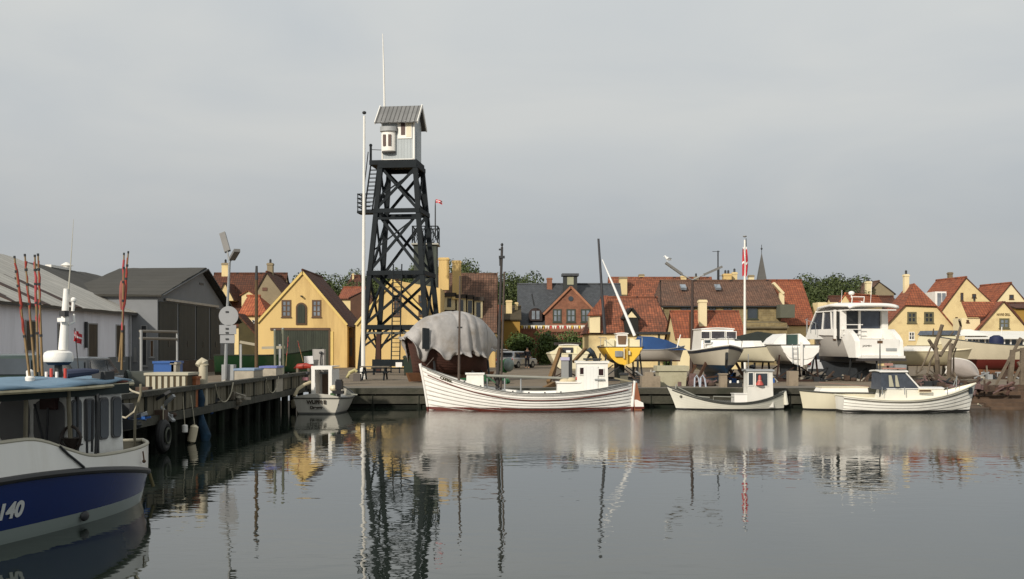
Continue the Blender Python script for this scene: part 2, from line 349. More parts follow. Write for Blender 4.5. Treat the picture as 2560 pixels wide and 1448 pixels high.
def gable_house(name, label, cat, Y, Lp, Ap, Rp, depth, wall, roof, dx=0, over=.22, th=.12, zg=ZG, verge=None, plinth=None, group=None, leftbot=None):
    xl, zl = X(Lp[0], Y), Z(Lp[1], Y); xa, za = X(Ap[0], Y), Z(Ap[1], Y); xr, zr = X(Rp[0], Y), Z(Rp[1], Y)
    t = thing(name, label, cat, ((xl + xr) / 2, Y + depth / 2, zg), 0, group)
    MB().prism([(xl, zg), (xr, zg), (xr, zr), (xa, za), (xl, zl)], Y, Y + depth, dx=dx).build('wall', wall, t)
    m = MB()
    for (xe, ze) in ((xl, zl), (xr, zr)):
        d = Vector((xe - xa, 0, ze - za)).normalized() * over; e = Vector((xe, 0, ze)) + d
        f0, f1 = -.1, depth + .1
        m.slab((e.x, Y + f0, e.z + .01), (e.x + dx, Y + f1, e.z + .01), (xa + dx, Y + f1, za + .01), (xa, Y + f0, za + .01), th)
    m.tube([(xa, Y - .12, za + th + .05), (xa + dx, Y + depth + .12, za + th + .05)], .12, 8)
    m.build('roof', roof, t)
    if verge:
        m = MB()
        for (xe, ze) in ((xl, zl), (xr, zr)):
            m.bar((xe, Y - .13, ze - .03), (xa, Y - .13, za - .03), .06, .2)
        m.build('verge_board', verge, t)
    if plinth: MB().box(xl - .02, xr + .02, Y - .03, Y + .1, zg, zg + .35).build('plinth', plinth, t)
    return t
def ridge_house(name, label, cat, Y, px0, px1, py_eave, py_ridge, dh, wall, roof, zg=ZG, over=.25, th=.12, group=None, rpx=None, gut=None):
    """ridge runs left to right; front wall at Y, ridge at Y + dh"""
    a, b = X(px0, Y), X(px1, Y); ze, zr = Z(py_eave, Y), Z(py_ridge, Y + dh)
    ra, rb = (a, b) if rpx is None else (X(rpx[0], Y + dh), X(rpx[1], Y + dh))
    t = thing(name, label, cat, ((a + b) / 2, Y + dh, zg), 0, group)
    m = MB().box(a, b, Y, Y + 2 * dh, zg, ze)
    if rpx is None:
        m.prism([(Y, ze), (Y + 2 * dh, ze), (Y + dh, zr)], a, a + .3, axis='x'); m.prism([(Y, ze), (Y + 2 * dh, ze), (Y + dh, zr)], b - .3, b, axis='x')
    m.build('wall', wall, t)
    k = over / math.hypot(dh, zr - ze); oy, oz = dh * k, (zr - ze) * k; g = .15
    m = MB(); m.slab((a - g, Y - oy, ze - oz + .02), (b + g, Y - oy, ze - oz + .02), (rb + (g if rpx is None else 0), Y + dh, zr + .02), (ra - (g if rpx is None else 0), Y + dh, zr + .02), th)
    m.slab((b + g, Y + 2 * dh + oy, ze - oz + .02), (a - g, Y + 2 * dh + oy, ze - oz + .02), (ra - (g if rpx is None else 0), Y + dh, zr + .02), (rb + (g if rpx is None else 0), Y + dh, zr + .02), th)
    if rpx is not None:
        for s, e, r_ in ((-1, a - g, ra), (1, b + g, rb)):
            p = [(e, Y - oy, ze - oz + .02), (e, Y + 2 * dh + oy, ze - oz + .02), (r_, Y + dh, zr + .02), (r_, Y + dh, zr + .02)]
            m.slab(*(p if s > 0 else [p[1], p[0], p[2], p[3]]), th)
    m.tube([(ra - g, Y + dh, zr + th + .05), (rb + g, Y + dh, zr + th + .05)], .12, 8)
    m.build('roof', roof, t)
    if gut: MB().tube([(a - g, Y - oy - .06, ze - oz + .02), (b + g, Y - oy - .06, ze - oz + .02)], .07, 6).build('gutter', gut, t)
    return t
def dormer(parent, px0, px1, py_e, py_a, py_b, Y, depth, wall, roof, pane=None, name='dormer', th=.09, fr=None):
    a, b = X(px0, Y), X(px1, Y); ze, za, zb = Z(py_e, Y), Z(py_a, Y), Z(py_b, Y); xa = (a + b) / 2
    m = MB().prism([(a, zb), (b, zb), (b, ze), (xa, za), (a, ze)], Y, Y + depth)
    o = m.build(name, wall, parent)
    m = MB()
    for s, xe in ((-1, a), (1, b)):
        e = Vector((xe, 0, ze)); d = Vector((xe - xa, 0, ze - za)).normalized() * .18; e = e + d
        m.slab((e.x, Y - .15, e.z + .01), (e.x, Y + depth, e.z + .01), (xa, Y + depth, za + .01), (xa, Y - .15, za + .01), th)
    m.build('dormer_roof', roof, o)
    if pane: MB().box(X(pane[0], Y), X(pane[2], Y), Y - .05, Y + .02, Z(pane[3], Y), Z(pane[1], Y)).build('pane', fr or GLASS, o)
    return o
# ---------------------------------------------------------------- boats
def hull_fn(Lh, B, zb, zm, zst, zk, w0=0., tm=.42, rb=.5, rs=.15, am=.33, ab=.95, ast=None, fb=2.0, fs=2.0):
    ast = am if ast is None else ast
    def zs(t): return zm + (zb - zm) * ((t - tm) / (1 - tm)) ** 2 if t > tm else zm + (zst - zm) * ((tm - t) / tm) ** 2
    def half(t):
        if t > tm: return B / 2 * max(0, 1 - ((t - tm) / (1 - tm)) ** fb) ** .85
        return B / 2 * (w0 + (1 - w0) * max(0, 1 - ((tm - t) / tm) ** fs) ** .85)
    def aa(t):
        if t > tm: return am + (ab - am) * ((t - tm) / (1 - tm)) ** 2
        return am + (ast - am) * ((tm - t) / tm) ** 2
    def pt(t, s, side, off=0.):
        z = zk + (zs(t) - zk) * s; h = half(t) * (s ** aa(t)) if s > 0 else 0
        x = (t - .5) * Lh + rb * max(0, (t - tm) / (1 - tm)) ** 3 * (s ** 1.3 - .6) - rs * max(0, (tm - t) / tm) ** 3 * (s ** 1.3 - .6)
        return Vector((x, side * (h + (off if h > .02 else 0)), z))
    return pt, zs, half
def boat_hull(parent, args, mhull, mdeck=None, mrail=None, strakes=0, deck=.25, lap=.022, nt=30, rail=.035, transom=False, mtransom=None, s0=0., inner=.05, bulk_in=None, seam=None):
    pt, zs, half = hull_fn(**args); zk = args['zk']
    ts = [i / nt for i in range(nt + 1)]; m = MB()
    if strakes: lev = [(k / strakes) ** .9 for k in range(strakes + 1)]
    else: lev = [0, .03, .08, .16, .26, .38, .5, .62, .74, .87, 1]
    lev = [s0 + (1 - s0) * v for v in lev]
    for side in (1, -1):
        for k in range(len(lev) - 1):
            o0, o1 = (lap, 0) if strakes else (0, 0)
            rows = []
            mid = (lev[k] + lev[k + 1]) / 2
            spec = [(lev[k], o0), (mid, (o0 + o1) / 2), (lev[k + 1], o1)]
            if seam: spec.insert(2, (lev[k + 1] - .025, o1))  # strip under each lap, its shadow and seam grime put in the colour
            for s, off in spec: rows.append([pt(t, s, side, off) for t in ts])
            if strakes and k > 0: rows.insert(0, [pt(t, lev[k], side, 0) for t in ts])
            vs_ = [p for r_ in rows for p in r_]; n = nt + 1; fs = []
            for a in range(len(rows) - 1):
                for i in range(nt):
                    q = (a * n + i, a * n + i + 1, (a + 1) * n + i + 1, (a + 1) * n + i); fs.append(q if side < 0 else q[::-1])
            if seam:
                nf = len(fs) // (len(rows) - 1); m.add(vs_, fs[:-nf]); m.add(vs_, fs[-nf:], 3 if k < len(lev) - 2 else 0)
            else: m.add(vs_, fs)
    if transom:
        for side in (1, -1):
            r_ = [pt(0, s, side) for s in lev]; c_ = [Vector((p.x, 0, p.z)) for p in r_]; n = len(r_)
            m.add(r_ + c_, [((i, i + 1, n + i + 1, n + i) if side > 0 else (n + i, n + i + 1, i + 1, i)) for i in range(n - 1)], 1)
    # inside of the bulwark, down to the deck
    dk = []
    for side in (1, -1):
        top, bot = [], []
        for t in ts:
            p = pt(t, 1, side); q = Vector(p); h = abs(p.y); q.y = side * max(0, h - inner); top.append(q)
            zd = zs(t) - deck; s = max(.02, (zd - zk) / (zs(t) - zk)); d = pt(t, s, side); d.y = side * max(0, min(abs(d.y), h) - inner); bot.append(d)
        n = nt + 1
        outer = [pt(t, 1, side) for t in ts]
        m.add(outer + top, [((i, i + 1, n + i + 1, n + i) if side < 0 else (n + i, n + i + 1, i + 1, i)) for i in range(nt)])
        m.add(top + bot, [((i, i + 1, n + i + 1, n + i) if side < 0 else (n + i, n + i + 1, i + 1, i)) for i in range(nt)], 2 if bulk_in else 0)
        dk.append(bot)
    mats_ = [mhull, mtransom or mhull, bulk_in or mhull, seam or mhull]
    hull = m.build('hull', mats_, parent, ang=28)
    if mdeck:
        n = nt + 1; MB().add(dk[0] + dk[1], [(i, n + i, n + i + 1, i + 1) for i in range(nt)]).build('deck', mdeck, parent)
    if mrail:
        r_ = MB()
        for side in (1, -1): r_.tube([pt(t, 1, side) + Vector((0, 0, .005)) for t in ts], rail, 6)
        if transom: r_.tube([pt(0, 1, 1), pt(0, 1, -1)], rail, 6)
        r_.build('gunwale', mrail, parent)
    return pt, zs, half
def hull_text(body, size, m, parent, pt, t, s, side, off=.03, name='lettering', sx=1., bold=0.):
    p = pt(t, s, side); du = (pt(t + .01, s, side) - pt(t - .01, s, side)).normalized() * -side; dv = (pt(t, s + .03, side) - pt(t, s - .03, side)).normalized()
    n = du.cross(dv).normalized(); v = n.cross(du).normalized()
    o = text(body, size, m, parent, (0, 0, 0), (0, 0, 0), name, sx=sx, bold=bold)
    o.rotation_euler = Matrix((du, v, n)).transposed().to_euler(); o.location = p + n * off; return o
def cabin(parent, x0, x1, w0, w1, z0, z1, m, name='cabin', rk0=0., rk1=0., roof=None, rover=.06, rth=.05, crown=0., tw=None):
    """cabin trunk along local x; rk = how far each end leans inward at the top"""
    mb = MB(); a, b = w0 / 2, w1 / 2; ta = a * (tw or .94); tb = b * (tw or .94)
    mb.add([(x0, -a, z0), (x1, -b, z0), (x1, b, z0), (x0, a, z0), (x0 + rk0, -ta, z1), (x1 - rk1, -tb, z1), (x1 - rk1, tb, z1), (x0 + rk0, ta, z1)],
           [(0, 3, 2, 1), (4, 5, 6, 7), (0, 1, 5, 4), (1, 2, 6, 5), (2, 3, 7, 6), (3, 0, 4, 7)])
    o = mb.build(name, m, parent)
    if roof:
        r_ = MB(); n = 6; rows = []
        for xx, ww in ((x0 + rk0 - rover, ta + rover), (x1 - rk1 + rover, tb + rover)):
            rows.append([(xx, -ww + 2 * ww * i / n, z1 + crown * (1 - (2 * i / n - 1) ** 2)) for i in range(n + 1)])
        vs_ = rows[0] + rows[1]; vs_ += [(x, y, z + rth) for x, y, z in vs_]; k = n + 1; q = 2 * k
        fs = []
        for i in range(n): fs += [(i, i + 1, k + i + 1, k + i), (q + i, q + k + i, q + k + i + 1, q + i + 1), (i, q + i, q + i + 1, i + 1), (k + i, k + i + 1, q + k + i + 1, q + k + i)]
        fs += [(0, k, q + k, q), (n, q + n, q + k + n, k + n)]
        r_.add(vs_, fs).build('roof', roof, o)
    return o
def wpane(parent, x0, x1, y, z0, z1, m=None, frame=None, name='window', along='x', cx=0, t=.02):
    """a pane with frame on a boat cabin: along x (side window at local y) or along y (end window at local x = cx)"""
    mb = MB(); f = .03
    if along == 'x':
        s = 1 if y > 0 else -1; ya, yb = sorted((y, y + s * t))
        mb.box(x0 - f, x1 + f, ya, yb, z0 - f, z0); mb.box(x0 - f, x1 + f, ya, yb, z1, z1 + f); mb.box(x0 - f, x0, ya, yb, z0, z1); mb.box(x1, x1 + f, ya, yb, z0, z1)
        o = mb.build(name, frame or WHITE, parent); MB().box(x0, x1, ya - .004 * s, yb - .012 * s if s > 0 else yb + .012, z0, z1).build('pane', m or GLASS, o)
    else:
        xa, xb = cx if isinstance(cx, tuple) else sorted((cx, cx + (t if cx > 0 else -t)))
        mb.box(xa, xb, x0 - f, x1 + f, z0 - f, z0); mb.box(xa, xb, x0 - f, x1 + f, z1, z1 + f); mb.box(xa, xb, x0 - f, x0, z0, z1); mb.box(xa, xb, x1, x1 + f, z0, z1)
        o = mb.build(name, frame or WHITE, parent); MB().box(xa - .004, xb - .012, x0, x1, z0, z1).build('pane', m or GLASS, o)
    return o
def rail_tubes(parent, pts, posts, z0f, m, r=.015, name='guard_rail'):
    mb = MB(); mb.tube(pts, r, 6)
    for i in posts: p = Vector(pts[i]); mb.tube([p, (p.x, p.y, z0f(p))], r, 6)
    return mb.build(name, m, parent)
# ---------------------------------------------------------------- foliage
LEAF = {}
def leafmat(name, c1, c2, sc_=.5):
    m = bpy.data.materials.new(name); m.use_nodes = True; t = m.node_tree; b = t.nodes['Principled BSDF']; l = t.links.new
    b.inputs['Roughness'].default_value = .6; b.inputs['Specular IOR Level'].default_value = .25
    g = N(t, 'ShaderNodeNewGeometry'); oi = N(t, 'ShaderNodeObjectInfo')
    co = N(t, 'ShaderNodeTexCoord'); n = N(t, 'ShaderNodeTexNoise'); n.inputs['Scale'].default_value = sc_; n.inputs['Detail'].default_value = 3; l(co.outputs['Object'], n.inputs['Vector'])
    ad = N(t, 'ShaderNodeMath', operation='MULTIPLY_ADD'); l(g.outputs['Random Per Island'], ad.inputs[0]); ad.inputs[1].default_value = .5; l(n.outputs[0], ad.inputs[2])
    ad2 = N(t, 'ShaderNodeMath', operation='MULTIPLY_ADD'); l(oi.outputs['Random'], ad2.inputs[0]); ad2.inputs[1].default_value = .3; l(ad.outputs[0], ad2.inputs[2])
    r_ = N(t, 'ShaderNodeValToRGB'); r_.color_ramp.elements[0].position = .35; r_.color_ramp.elements[0].color = (*c1, 1); r_.color_ramp.elements[1].position = 1.1; r_.color_ramp.elements[1].color = (*c2, 1)
    l(ad2.outputs[0], r_.inputs[0]); l(r_.outputs[0], b.inputs['Base Color'])
    b.inputs['Subsurface Weight'].default_value = 0
    return m
LEAFM = leafmat('tree_leaves', (.016, .028, .009), (.062, .082, .024))
IVY = leafmat('ivy_leaves', (.018, .04, .01), (.065, .10, .025), 1.2)
BARK = mat('bark', (.07, .05, .035), .9, .3, 3, .5)
def crown_mesh(rx, ry, rz, nblob, nleaf, leaf, seed, base=(0, 0, 0), flat=.55):
    rnd = random.Random(seed); mb = MB(); blobs = []
    for i in range(nblob):
        while True:
            p = Vector((rnd.uniform(-1, 1), rnd.uniform(-1, 1), rnd.uniform(-flat, 1)))
            if p.length < 1: break
        p = p * (.55 + .4 * rnd.random()); blobs.append((Vector((p.x * rx, p.y * ry, p.z * rz)), (.28 + .22 * rnd.random()) * min(rx, rz)))
    for c, r_ in blobs:
        for k in range(nleaf // nblob):
            d = Vector((rnd.gauss(0, 1), rnd.gauss(0, 1), rnd.gauss(0, 1))).normalized()
            q = c + d * r_ * (.7 + .38 * rnd.random()) + Vector(base)
            n = (d + Vector((rnd.gauss(0, .5), rnd.gauss(0, .5), rnd.gauss(0, .5) + .2))).normalized()
            a = n.orthogonal().normalized(); a.rotate(Matrix.Rotation(rnd.random() * 6.28, 3, n)); b = n.cross(a); s = leaf * (.6 + .8 * rnd.random())
            mb.add([q - a * s, q - b * s * .6, q + a * s, q + b * s * .7 + n * s * .2], [(0, 1, 2, 3)])
    return mb
def tree_proto(seed, h, rx, rz, nblob=26, nleaf=4200, leaf=.2, label='', group=None, name='deciduous_tree', cat='tree'):
    t = thing(name, label, cat, (0, 0, 0), 0, group, local=True)
    crown_mesh(rx, rx, rz, nblob, nleaf, leaf, seed, (0, 0, h - rz)).build('crown', LEAFM, t, smooth=False)
    tr = MB(); rnd = random.Random(seed + 5); tr.tube([(0, 0, -.3), (.05, 0, h * .25), (0, .1, h * .55), (.1, 0, h * .8)], [.28, .22, .14, .05], 8)
    for k in range(6):
        a = rnd.random() * 6.28; z = h * (.3 + .08 * k); tr.tube([(0, 0, z), (math.cos(a) * rx * .35, math.sin(a) * rx * .35, z + h * .12), (math.cos(a) * rx * .65, math.sin(a) * rx * .65, z + h * .2)], [.1, .06, .02], 6)
    tr.build('trunk', BARK, t)
    return t

# ================================================================ the setting
gm = mat('ground_asphalt_and_gravel', rgb(150, 134, 112, .56), .95, .2, .35, .4, dirt=rgb(110, 100, 85, .5), dirt_amt=.6)
QX, QY = -8.75, 46.5          # the left quay runs along X = QX, the far quay along Y = QY
m = MB()
def sheet(x0, x1, y0, y1, nx, ny):
    for i in range(nx):
        for j in range(ny):
            xa, xb = x0 + (x1 - x0) * i / nx, x0 + (x1 - x0) * (i + 1) / nx; ya, yb = y0 + (y1 - y0) * j / ny, y0 + (y1 - y0) * (j + 1) / ny
            m.add([(xa, ya, ZG), (xb, ya, ZG), (xb, yb, ZG), (xa, yb, ZG)], [(0, 1, 2, 3)])
sheet(-500, QX - 1.3, -30, QY + .4, 1, 1); sheet(-500, 19.2, QY + .4, 900, 1, 1); sheet(19.2, 500, 49.5, 900, 1, 1)
o = m.build('ground', gm, None, (0, 0, 0)); tag(o, kind='structure')
# water: wind-ruffled towards the far quay, near calm close by
wm = bpy.data.materials.new('harbour_water'); wm.use_nodes = True; t = wm.node_tree; b = t.nodes['Principled BSDF']; l = t.links.new
b.inputs['Base Color'].default_value = (.014, .02, .015, 1); b.inputs['IOR'].default_value = 1.5; b.inputs['Specular IOR Level'].default_value = .6
co = N(t, 'ShaderNodeTexCoord'); sp = N(t, 'ShaderNodeSeparateXYZ'); l(co.outputs['Object'], sp.inputs[0])
def mr_(src, a, b_, c, d):
    n = N(t, 'ShaderNodeMapRange', interpolation_type='SMOOTHSTEP'); n.inputs[1].default_value = a; n.inputs[2].default_value = b_; n.inputs[3].default_value = c; n.inputs[4].default_value = d; l(src, n.inputs[0]); return n.outputs[0]
def mt_(op, a, b_):
    n = N(t, 'ShaderNodeMath', operation=op)
    for i, v in enumerate((a, b_)):
        if isinstance(v, (int, float)): n.inputs[i].default_value = v
        else: l(v, n.inputs[i])
    return n.outputs[0]
wob = N(t, 'ShaderNodeTexNoise'); wob.inputs['Scale'].default_value = .35; wob.inputs['Detail'].default_value = 4; l(co.outputs['Object'], wob.inputs['Vector'])
wo = mt_('MULTIPLY', mt_('SUBTRACT', wob.outputs[0], .5), 9.0)
ymask = mr_(mt_('ADD', sp.outputs[1], wo), 24.5, 31, 0, 1); xmask = mr_(mt_('ADD', sp.outputs[0], mt_('MULTIPLY', wo, .15)), -4.2, -2.9, 0, 1)
ruf = mt_('MULTIPLY', ymask, xmask)
b1 = N(t, 'ShaderNodeTexNoise'); b1.inputs['Scale'].default_value = 2.2; b1.inputs['Detail'].default_value = 2.5; b1.inputs['Roughness'].default_value = .5
mpw = N(t, 'ShaderNodeMapping'); mpw.inputs['Scale'].default_value = (.75, 1.15, 1); l(co.outputs['Object'], mpw.inputs[0]); l(mpw.outputs[0], b1.inputs['Vector'])
b2 = N(t, 'ShaderNodeTexNoise'); b2.inputs['Scale'].default_value = 13; b2.inputs['Detail'].default_value = 2; l(mpw.outputs[0], b2.inputs['Vector'])
bp1 = N(t, 'ShaderNodeBump'); bp1.inputs['Distance'].default_value = .03; l(b1.outputs[0], bp1.inputs['Height'])
patch = N(t, 'ShaderNodeTexNoise'); patch.inputs['Scale'].default_value = .16; patch.inputs['Detail'].default_value = 3
mpp = N(t, 'ShaderNodeMapping'); mpp.inputs['Scale'].default_value = (.6, 1.6, 1); l(co.outputs['Object'], mpp.inputs[0]); l(mpp.outputs[0], patch.inputs['Vector'])
l(mr_(patch.outputs[0], .35, .65, .06, .27), bp1.inputs['Strength'])
bp2 = N(t, 'ShaderNodeBump'); bp2.inputs['Distance'].default_value = .02; l(mt_('MULTIPLY', ruf, .34), bp2.inputs['Strength']); l(b2.outputs[0], bp2.inputs['Height']); l(bp1.outputs[0], bp2.inputs['Normal']); l(bp2.outputs[0], b.inputs['Normal'])
l(mt_('ADD', mt_('MULTIPLY', ruf, .07), .01), b.inputs['Roughness'])
m = MB(); m.add([(-60, -60, 0), (120, -60, 0), (120, QY + 6, 0), (-60, QY + 6, 0)], [(0, 1, 2, 3)])
tag(m.build('water', wm, None, (0, 0, 0)), kind='structure')

# far quay front: capping beam, two waling beams, dark recess, piles
fq = thing('timber_quay', 'low dark timber quay front with long horizontal beams behind the white boats', 'quay', (5, QY, 0))
m = MB(); m.box(QX, 19.2, QY - .05, QY + .42, .58, ZG + .03)
for i in range(13): x = -8 + i * 2.1; m.box(x, x + .05, QY - .062, QY + .3, .57, ZG + .035)
m.build('capping_beam', QBEAM, fq)
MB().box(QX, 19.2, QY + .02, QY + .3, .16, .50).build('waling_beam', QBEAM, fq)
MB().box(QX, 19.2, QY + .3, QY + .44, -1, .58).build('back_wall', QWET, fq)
m = MB(); m.box(QX, 19.2, QY + .12, QY + .29, -.5, .12)
for i in range(14): x = -8 + i * 2; m.tube([(x, QY + .12, -1), (x, QY + .12, .55)], .11, 8)
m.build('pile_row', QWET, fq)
# left quay: plank bulwark on top, waling beam, dark piles and back wall under it
lq = thing('plank_quay', 'weathered timber quay on the left with upright planks and a heavy top rail', 'quay', (QX - .3, 34, 0))
def qseg(x, y0, y1):
    m = MB(); rnd = random.Random(3)
    y = y0
    while y < y1:
        w = .22 + rnd.random() * .1
        if rnd.random() > .07: m.box(x - .10 - rnd.random() * .03, x - .04 + rnd.random() * .02, y, y + w - .025, .94 + rnd.random() * .03, 1.42)
        y += w
    m.box(x - .12, x - .085, y0, y1, .95, 1.43); m.build('plank_wall', QWOOD, lq)
    m = MB(); y = y0
    while y < y1: m.box(x - .2, x + .06 + rnd.random() * .02, y, min(y1, y + 3.9), 1.42 + rnd.random() * .015, 1.54 + rnd.random() * .01); y += 3.93
    m.build('top_rail', QBEAM, lq)
    m = MB(); y = y0
    while y < y1: m.box(x - .08, x + .1, y, min(y1, y + 4.9), .72, .93); y += 4.93
    m.build('waling_beam', QBEAM, lq)
    m = MB(); y = y0 + .5
    while y < y1:
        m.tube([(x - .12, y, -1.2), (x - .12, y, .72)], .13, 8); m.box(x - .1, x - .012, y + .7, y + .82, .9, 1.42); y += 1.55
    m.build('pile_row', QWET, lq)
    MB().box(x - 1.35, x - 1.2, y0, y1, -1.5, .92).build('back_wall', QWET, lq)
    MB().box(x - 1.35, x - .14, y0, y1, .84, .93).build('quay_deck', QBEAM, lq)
qseg(QX, 21.5, QY - .05); qseg(-9.95, 2, 21.4)
# slipway at the right
slipm = bands('rusty_slipway', rgb(134, 112, 92, .5), rgb(66, 54, 44, .4), .55, 1, .12, .95, .35)
m = MB(); m.add([(19.2, 50, ZG + .004), (32, 50, ZG + .004), (32, 42.5, -.5), (19.2, 42.5, -.5)], [(3, 2, 1, 0)])
m.add([(19.2, 50, ZG), (19.2, 50, -1), (19.2, 42.5, -1), (19.2, 42.5, -.5)], [(0, 1, 2, 3)])
tag(m.build('slipway', slipm, None, (25, 46, 0)), kind='structure')
sm = MB(); rnd = random.Random(9)
def slz(y): return -.5 + (y - 42.5) / 7.5 * 1.3
for i in range(9):
    y = 43.6 + i * .72; sm = MB(); xx = 19.6 + rnd.random() * .6
    sm.bar((xx, y, slz(y) + .09), (xx + 4.5 + rnd.random() * 2, y + rnd.uniform(-.5, .5), slz(y) + .09 + rnd.uniform(0, .05)), .2, .16)
    tag(sm.build('slipway_timber', mat('rusty_timber', rgb(118, 94, 74, .5), .9, .4, 2, .5, dirt=(.04, .03, .02), dirt_amt=.6), None, (xx + 2, y, slz(y))),
        'long rust brown timber lying across the slipway at the right end of the quay', 'timber', 'timbers lying on the slipway')
# quayside pavement behind the far quay and the grass verge at the yellow boathouses
tag(MB().box(QX, 19.2, QY + .42, QY + 3.2, ZG - .1, ZG + .012).build('quay_pavement', mat('quay_paving', rgb(140, 132, 118, .55), .95, .15, .8, .3), None, (5, 48, ZG)), kind='structure')

# ================================================================ buildings, left
wh = thing('warehouse', 'long low pale grey warehouse with striped corrugated roof at the far left', 'warehouse', (-27.3, 53, ZG))
XW, XR, ZE, ZR = -23.6, -31.0, 4.8, 8.15; y0, y1 = 40, 67
prof = lambda: [(XW, ZG), (XW, ZE), (XR, ZR), (XR * 2 - XW, ZE), (XR * 2 - XW, ZG)]
MB().prism(prof(), y0, y1).build('wall', GREYWALL, wh)
MB().box(XW, XW + .04, y0, y1 - .1, ZG, 2.02).build('plinth', PLINTH, wh)
corr = bands('pale_corrugated_sheet', rgb(186, 182, 172, .85), rgb(130, 122, 110, .6), .9, 0, .06, .7, .1, .5, uv=True)
corrd = bands('rusty_corrugated_sheet', rgb(112, 76, 60, .32), rgb(70, 50, 40, .25), .25, 0, .3, .8, .2, .6, uv=True)
ov = Vector((XW - XR, 0, ZE - ZR)).normalized() * .35
def wslab(ya, yb, mm, nm, lift=0):
    s = MB(); s.slab((XW + ov.x, ya, ZE + ov.z + lift), (XW + ov.x, yb, ZE + ov.z + lift), (XR, yb, ZR + lift), (XR, ya, ZR + lift), .08); return s.build(nm, mm, wh)
s = wslab(y0, y1 + .2, corr, 'roof'); 
s2 = MB(); s2.slab((2 * XR - XW, y0, ZE), (2 * XR - XW, y1, ZE), (XR, y1, ZR), (XR, y0, ZR), .08); s2.build('rear_roof_slope', corr, wh)
for ya in (46.6, 50.2, 53.6, 57.6): wslab(ya, ya + .85, corrd, 'rust_strip', .012)
MB().bar((XW + .33, y0, ZE - .2), (XW + .33, y1 + .2, ZE - .2), .12, .1).build('gutter', DARKM, wh)
WBR = bands('brown_weathered_door', rgb(96, 84, 66, .6), rgb(50, 42, 32, .4), .14, 1, .12)
for (p0, p1, ztop, zb) in ((62, 88, 800, 880), (143, 160, 808, 875), (219, 243, 808, 905), (289, 311, 812, 905)):
    ya, yb = -XW * F / (1280 - p0), -XW * F / (1280 - p1); ym = (ya + yb) / 2
    winx(wh, ya, yb, Z(zb, ym), Z(ztop, ym), XW, mat('pale_frame', rgb(170, 170, 168, .7), .7, .1), WBR, 0, name='shutter')
MB().tube([(XW + .1, 59.6, Z(870, 55.5)), (XW + .1, 59.6, Z(800, 55.5))], .09, 6).build('wall_pipe', DARKM, wh)
MB().tube([(XW + .12, 66.4, ZG), (XW + .12, 66.4, ZE - .25)], .06, 6).build('downpipe', GREYM, wh)
s = MB(); s.lathe((XR, 75.2, 7.95), [(.3, 0), (.3, .3), (.45, .32), (.1, .55)], 10); s.box(XR - .2, XR + .2, 72.2, 75, 7.95, 8.12); s.build('roof_vent', WHITE, wh)

bh = thing('boathouse_shed', 'dark roofed grey shed with tall board doors in its gable beside the warehouse', 'shed', (-27, 76.5, ZG))
XG, ya, yb, zE, zA = -22.0, 67.02, 85.6, 5.75, 7.95; ym = 76.5
BDOOR = bands('grey_green_board_doors', rgb(84, 84, 76, .45), rgb(62, 60, 50, .5), .3, 1, .06, .8, .14)
SHW = mat('shed_grey_wall', rgb(146, 149, 152, .66), .85, .08, .8, .2)
DROOF = bands('dark_roofing_felt', rgb(84, 82, 76, .62), rgb(62, 60, 56, .5), 1.1, 1, .05, .95, .12, .3)
m = MB(); m.prism([(ya, ZG), (yb, ZG), (yb, zE - 1.2), (ym, zA), (ya, zE)], XG - 5.7, XG, axis='x'); m.build('wall', SHW, bh)
m = MB()
m.slab((XG - 5.8, ya - .3, zE - .02), (XG + .35, ya - .3, zE - .02), (XG + .35, ym, zA + .1), (XG - 5.8, ym, zA + .1), .16)
m.slab((XG + .35, yb + .5, zE - 1.3), (XG - 5.8, yb + .5, zE - 1.3), (XG - 5.8, ym, zA + .1), (XG + .35, ym, zA + .1), .16)
m.build('roof', DROOF, bh)
# low rear wing whose slope continues the warehouse roof
m = MB(); m.slab((XW + .3, 67.25, 4.7), (XW + .3, 86, 4.7), (XR, 86, 7.9), (XR, 67.25, 7.9), .1); m.build('rear_wing_roof', DROOF, bh)
m = MB(); m.bar((XG + .36, ya - .3, zE + .02), (XG + .36, ym, zA + .16), .08, .3, up=(1, 0, 0)); m.bar((XG + .36, ym, zA + .16), (XG + .36, yb + .5, zE - 1.2), .08, .3, up=(1, 0, 0)); m.build('verge_board', DARKM, bh)
for i, (p0, p1) in enumerate(((396, 441), (446, 486), (490, 521), (525, 549))):
    a, b_ = -XG * F / (1280 - p0), -XG * F / (1280 - p1); g = MB().box(XG - .03, XG + .06, a, b_, 1.75, 5.45)
    o = g.build('door_leaf', BDOOR, bh); MB().box(XG + .06, XG + .09, (a + b_) / 2 - .06, (a + b_) / 2 + .06, 2.6, 3.0).build('handle', DARKM, o)
MB().box(XG, XG + .05, 67.3, 82, ZG, 1.7).build('plinth', mat('brown_plinth', rgb(92, 72, 58, .55), .9, .2), bh)
MB().bar((XG + .12, 68.2, 5.62), (XG + .12, 80.5, 5.62), .1, .16).build('door_track', GREYM, bh)
m = MB(); m.box(XG, XG + .03, 76.0, 77.0, 7.0, 7.15); m.build('gable_vent', DARKM, bh)
for (p0, p1, t0, t1, mm) in ((323, 341, 869, 902, GREYP), (352, 368, 813, 915, DARKM), (375, 385, 850, 893, BRWND)):
    Yf = 67.02; p0 = max(p0, 335) if p0 < 335 else p0
    win(bh, p0, t0, p1, t1, Yf, mat('pale_frame', (.3, .3, .3)), (0, 0), mm, .05, name='door' if t1 > 910 else 'window')

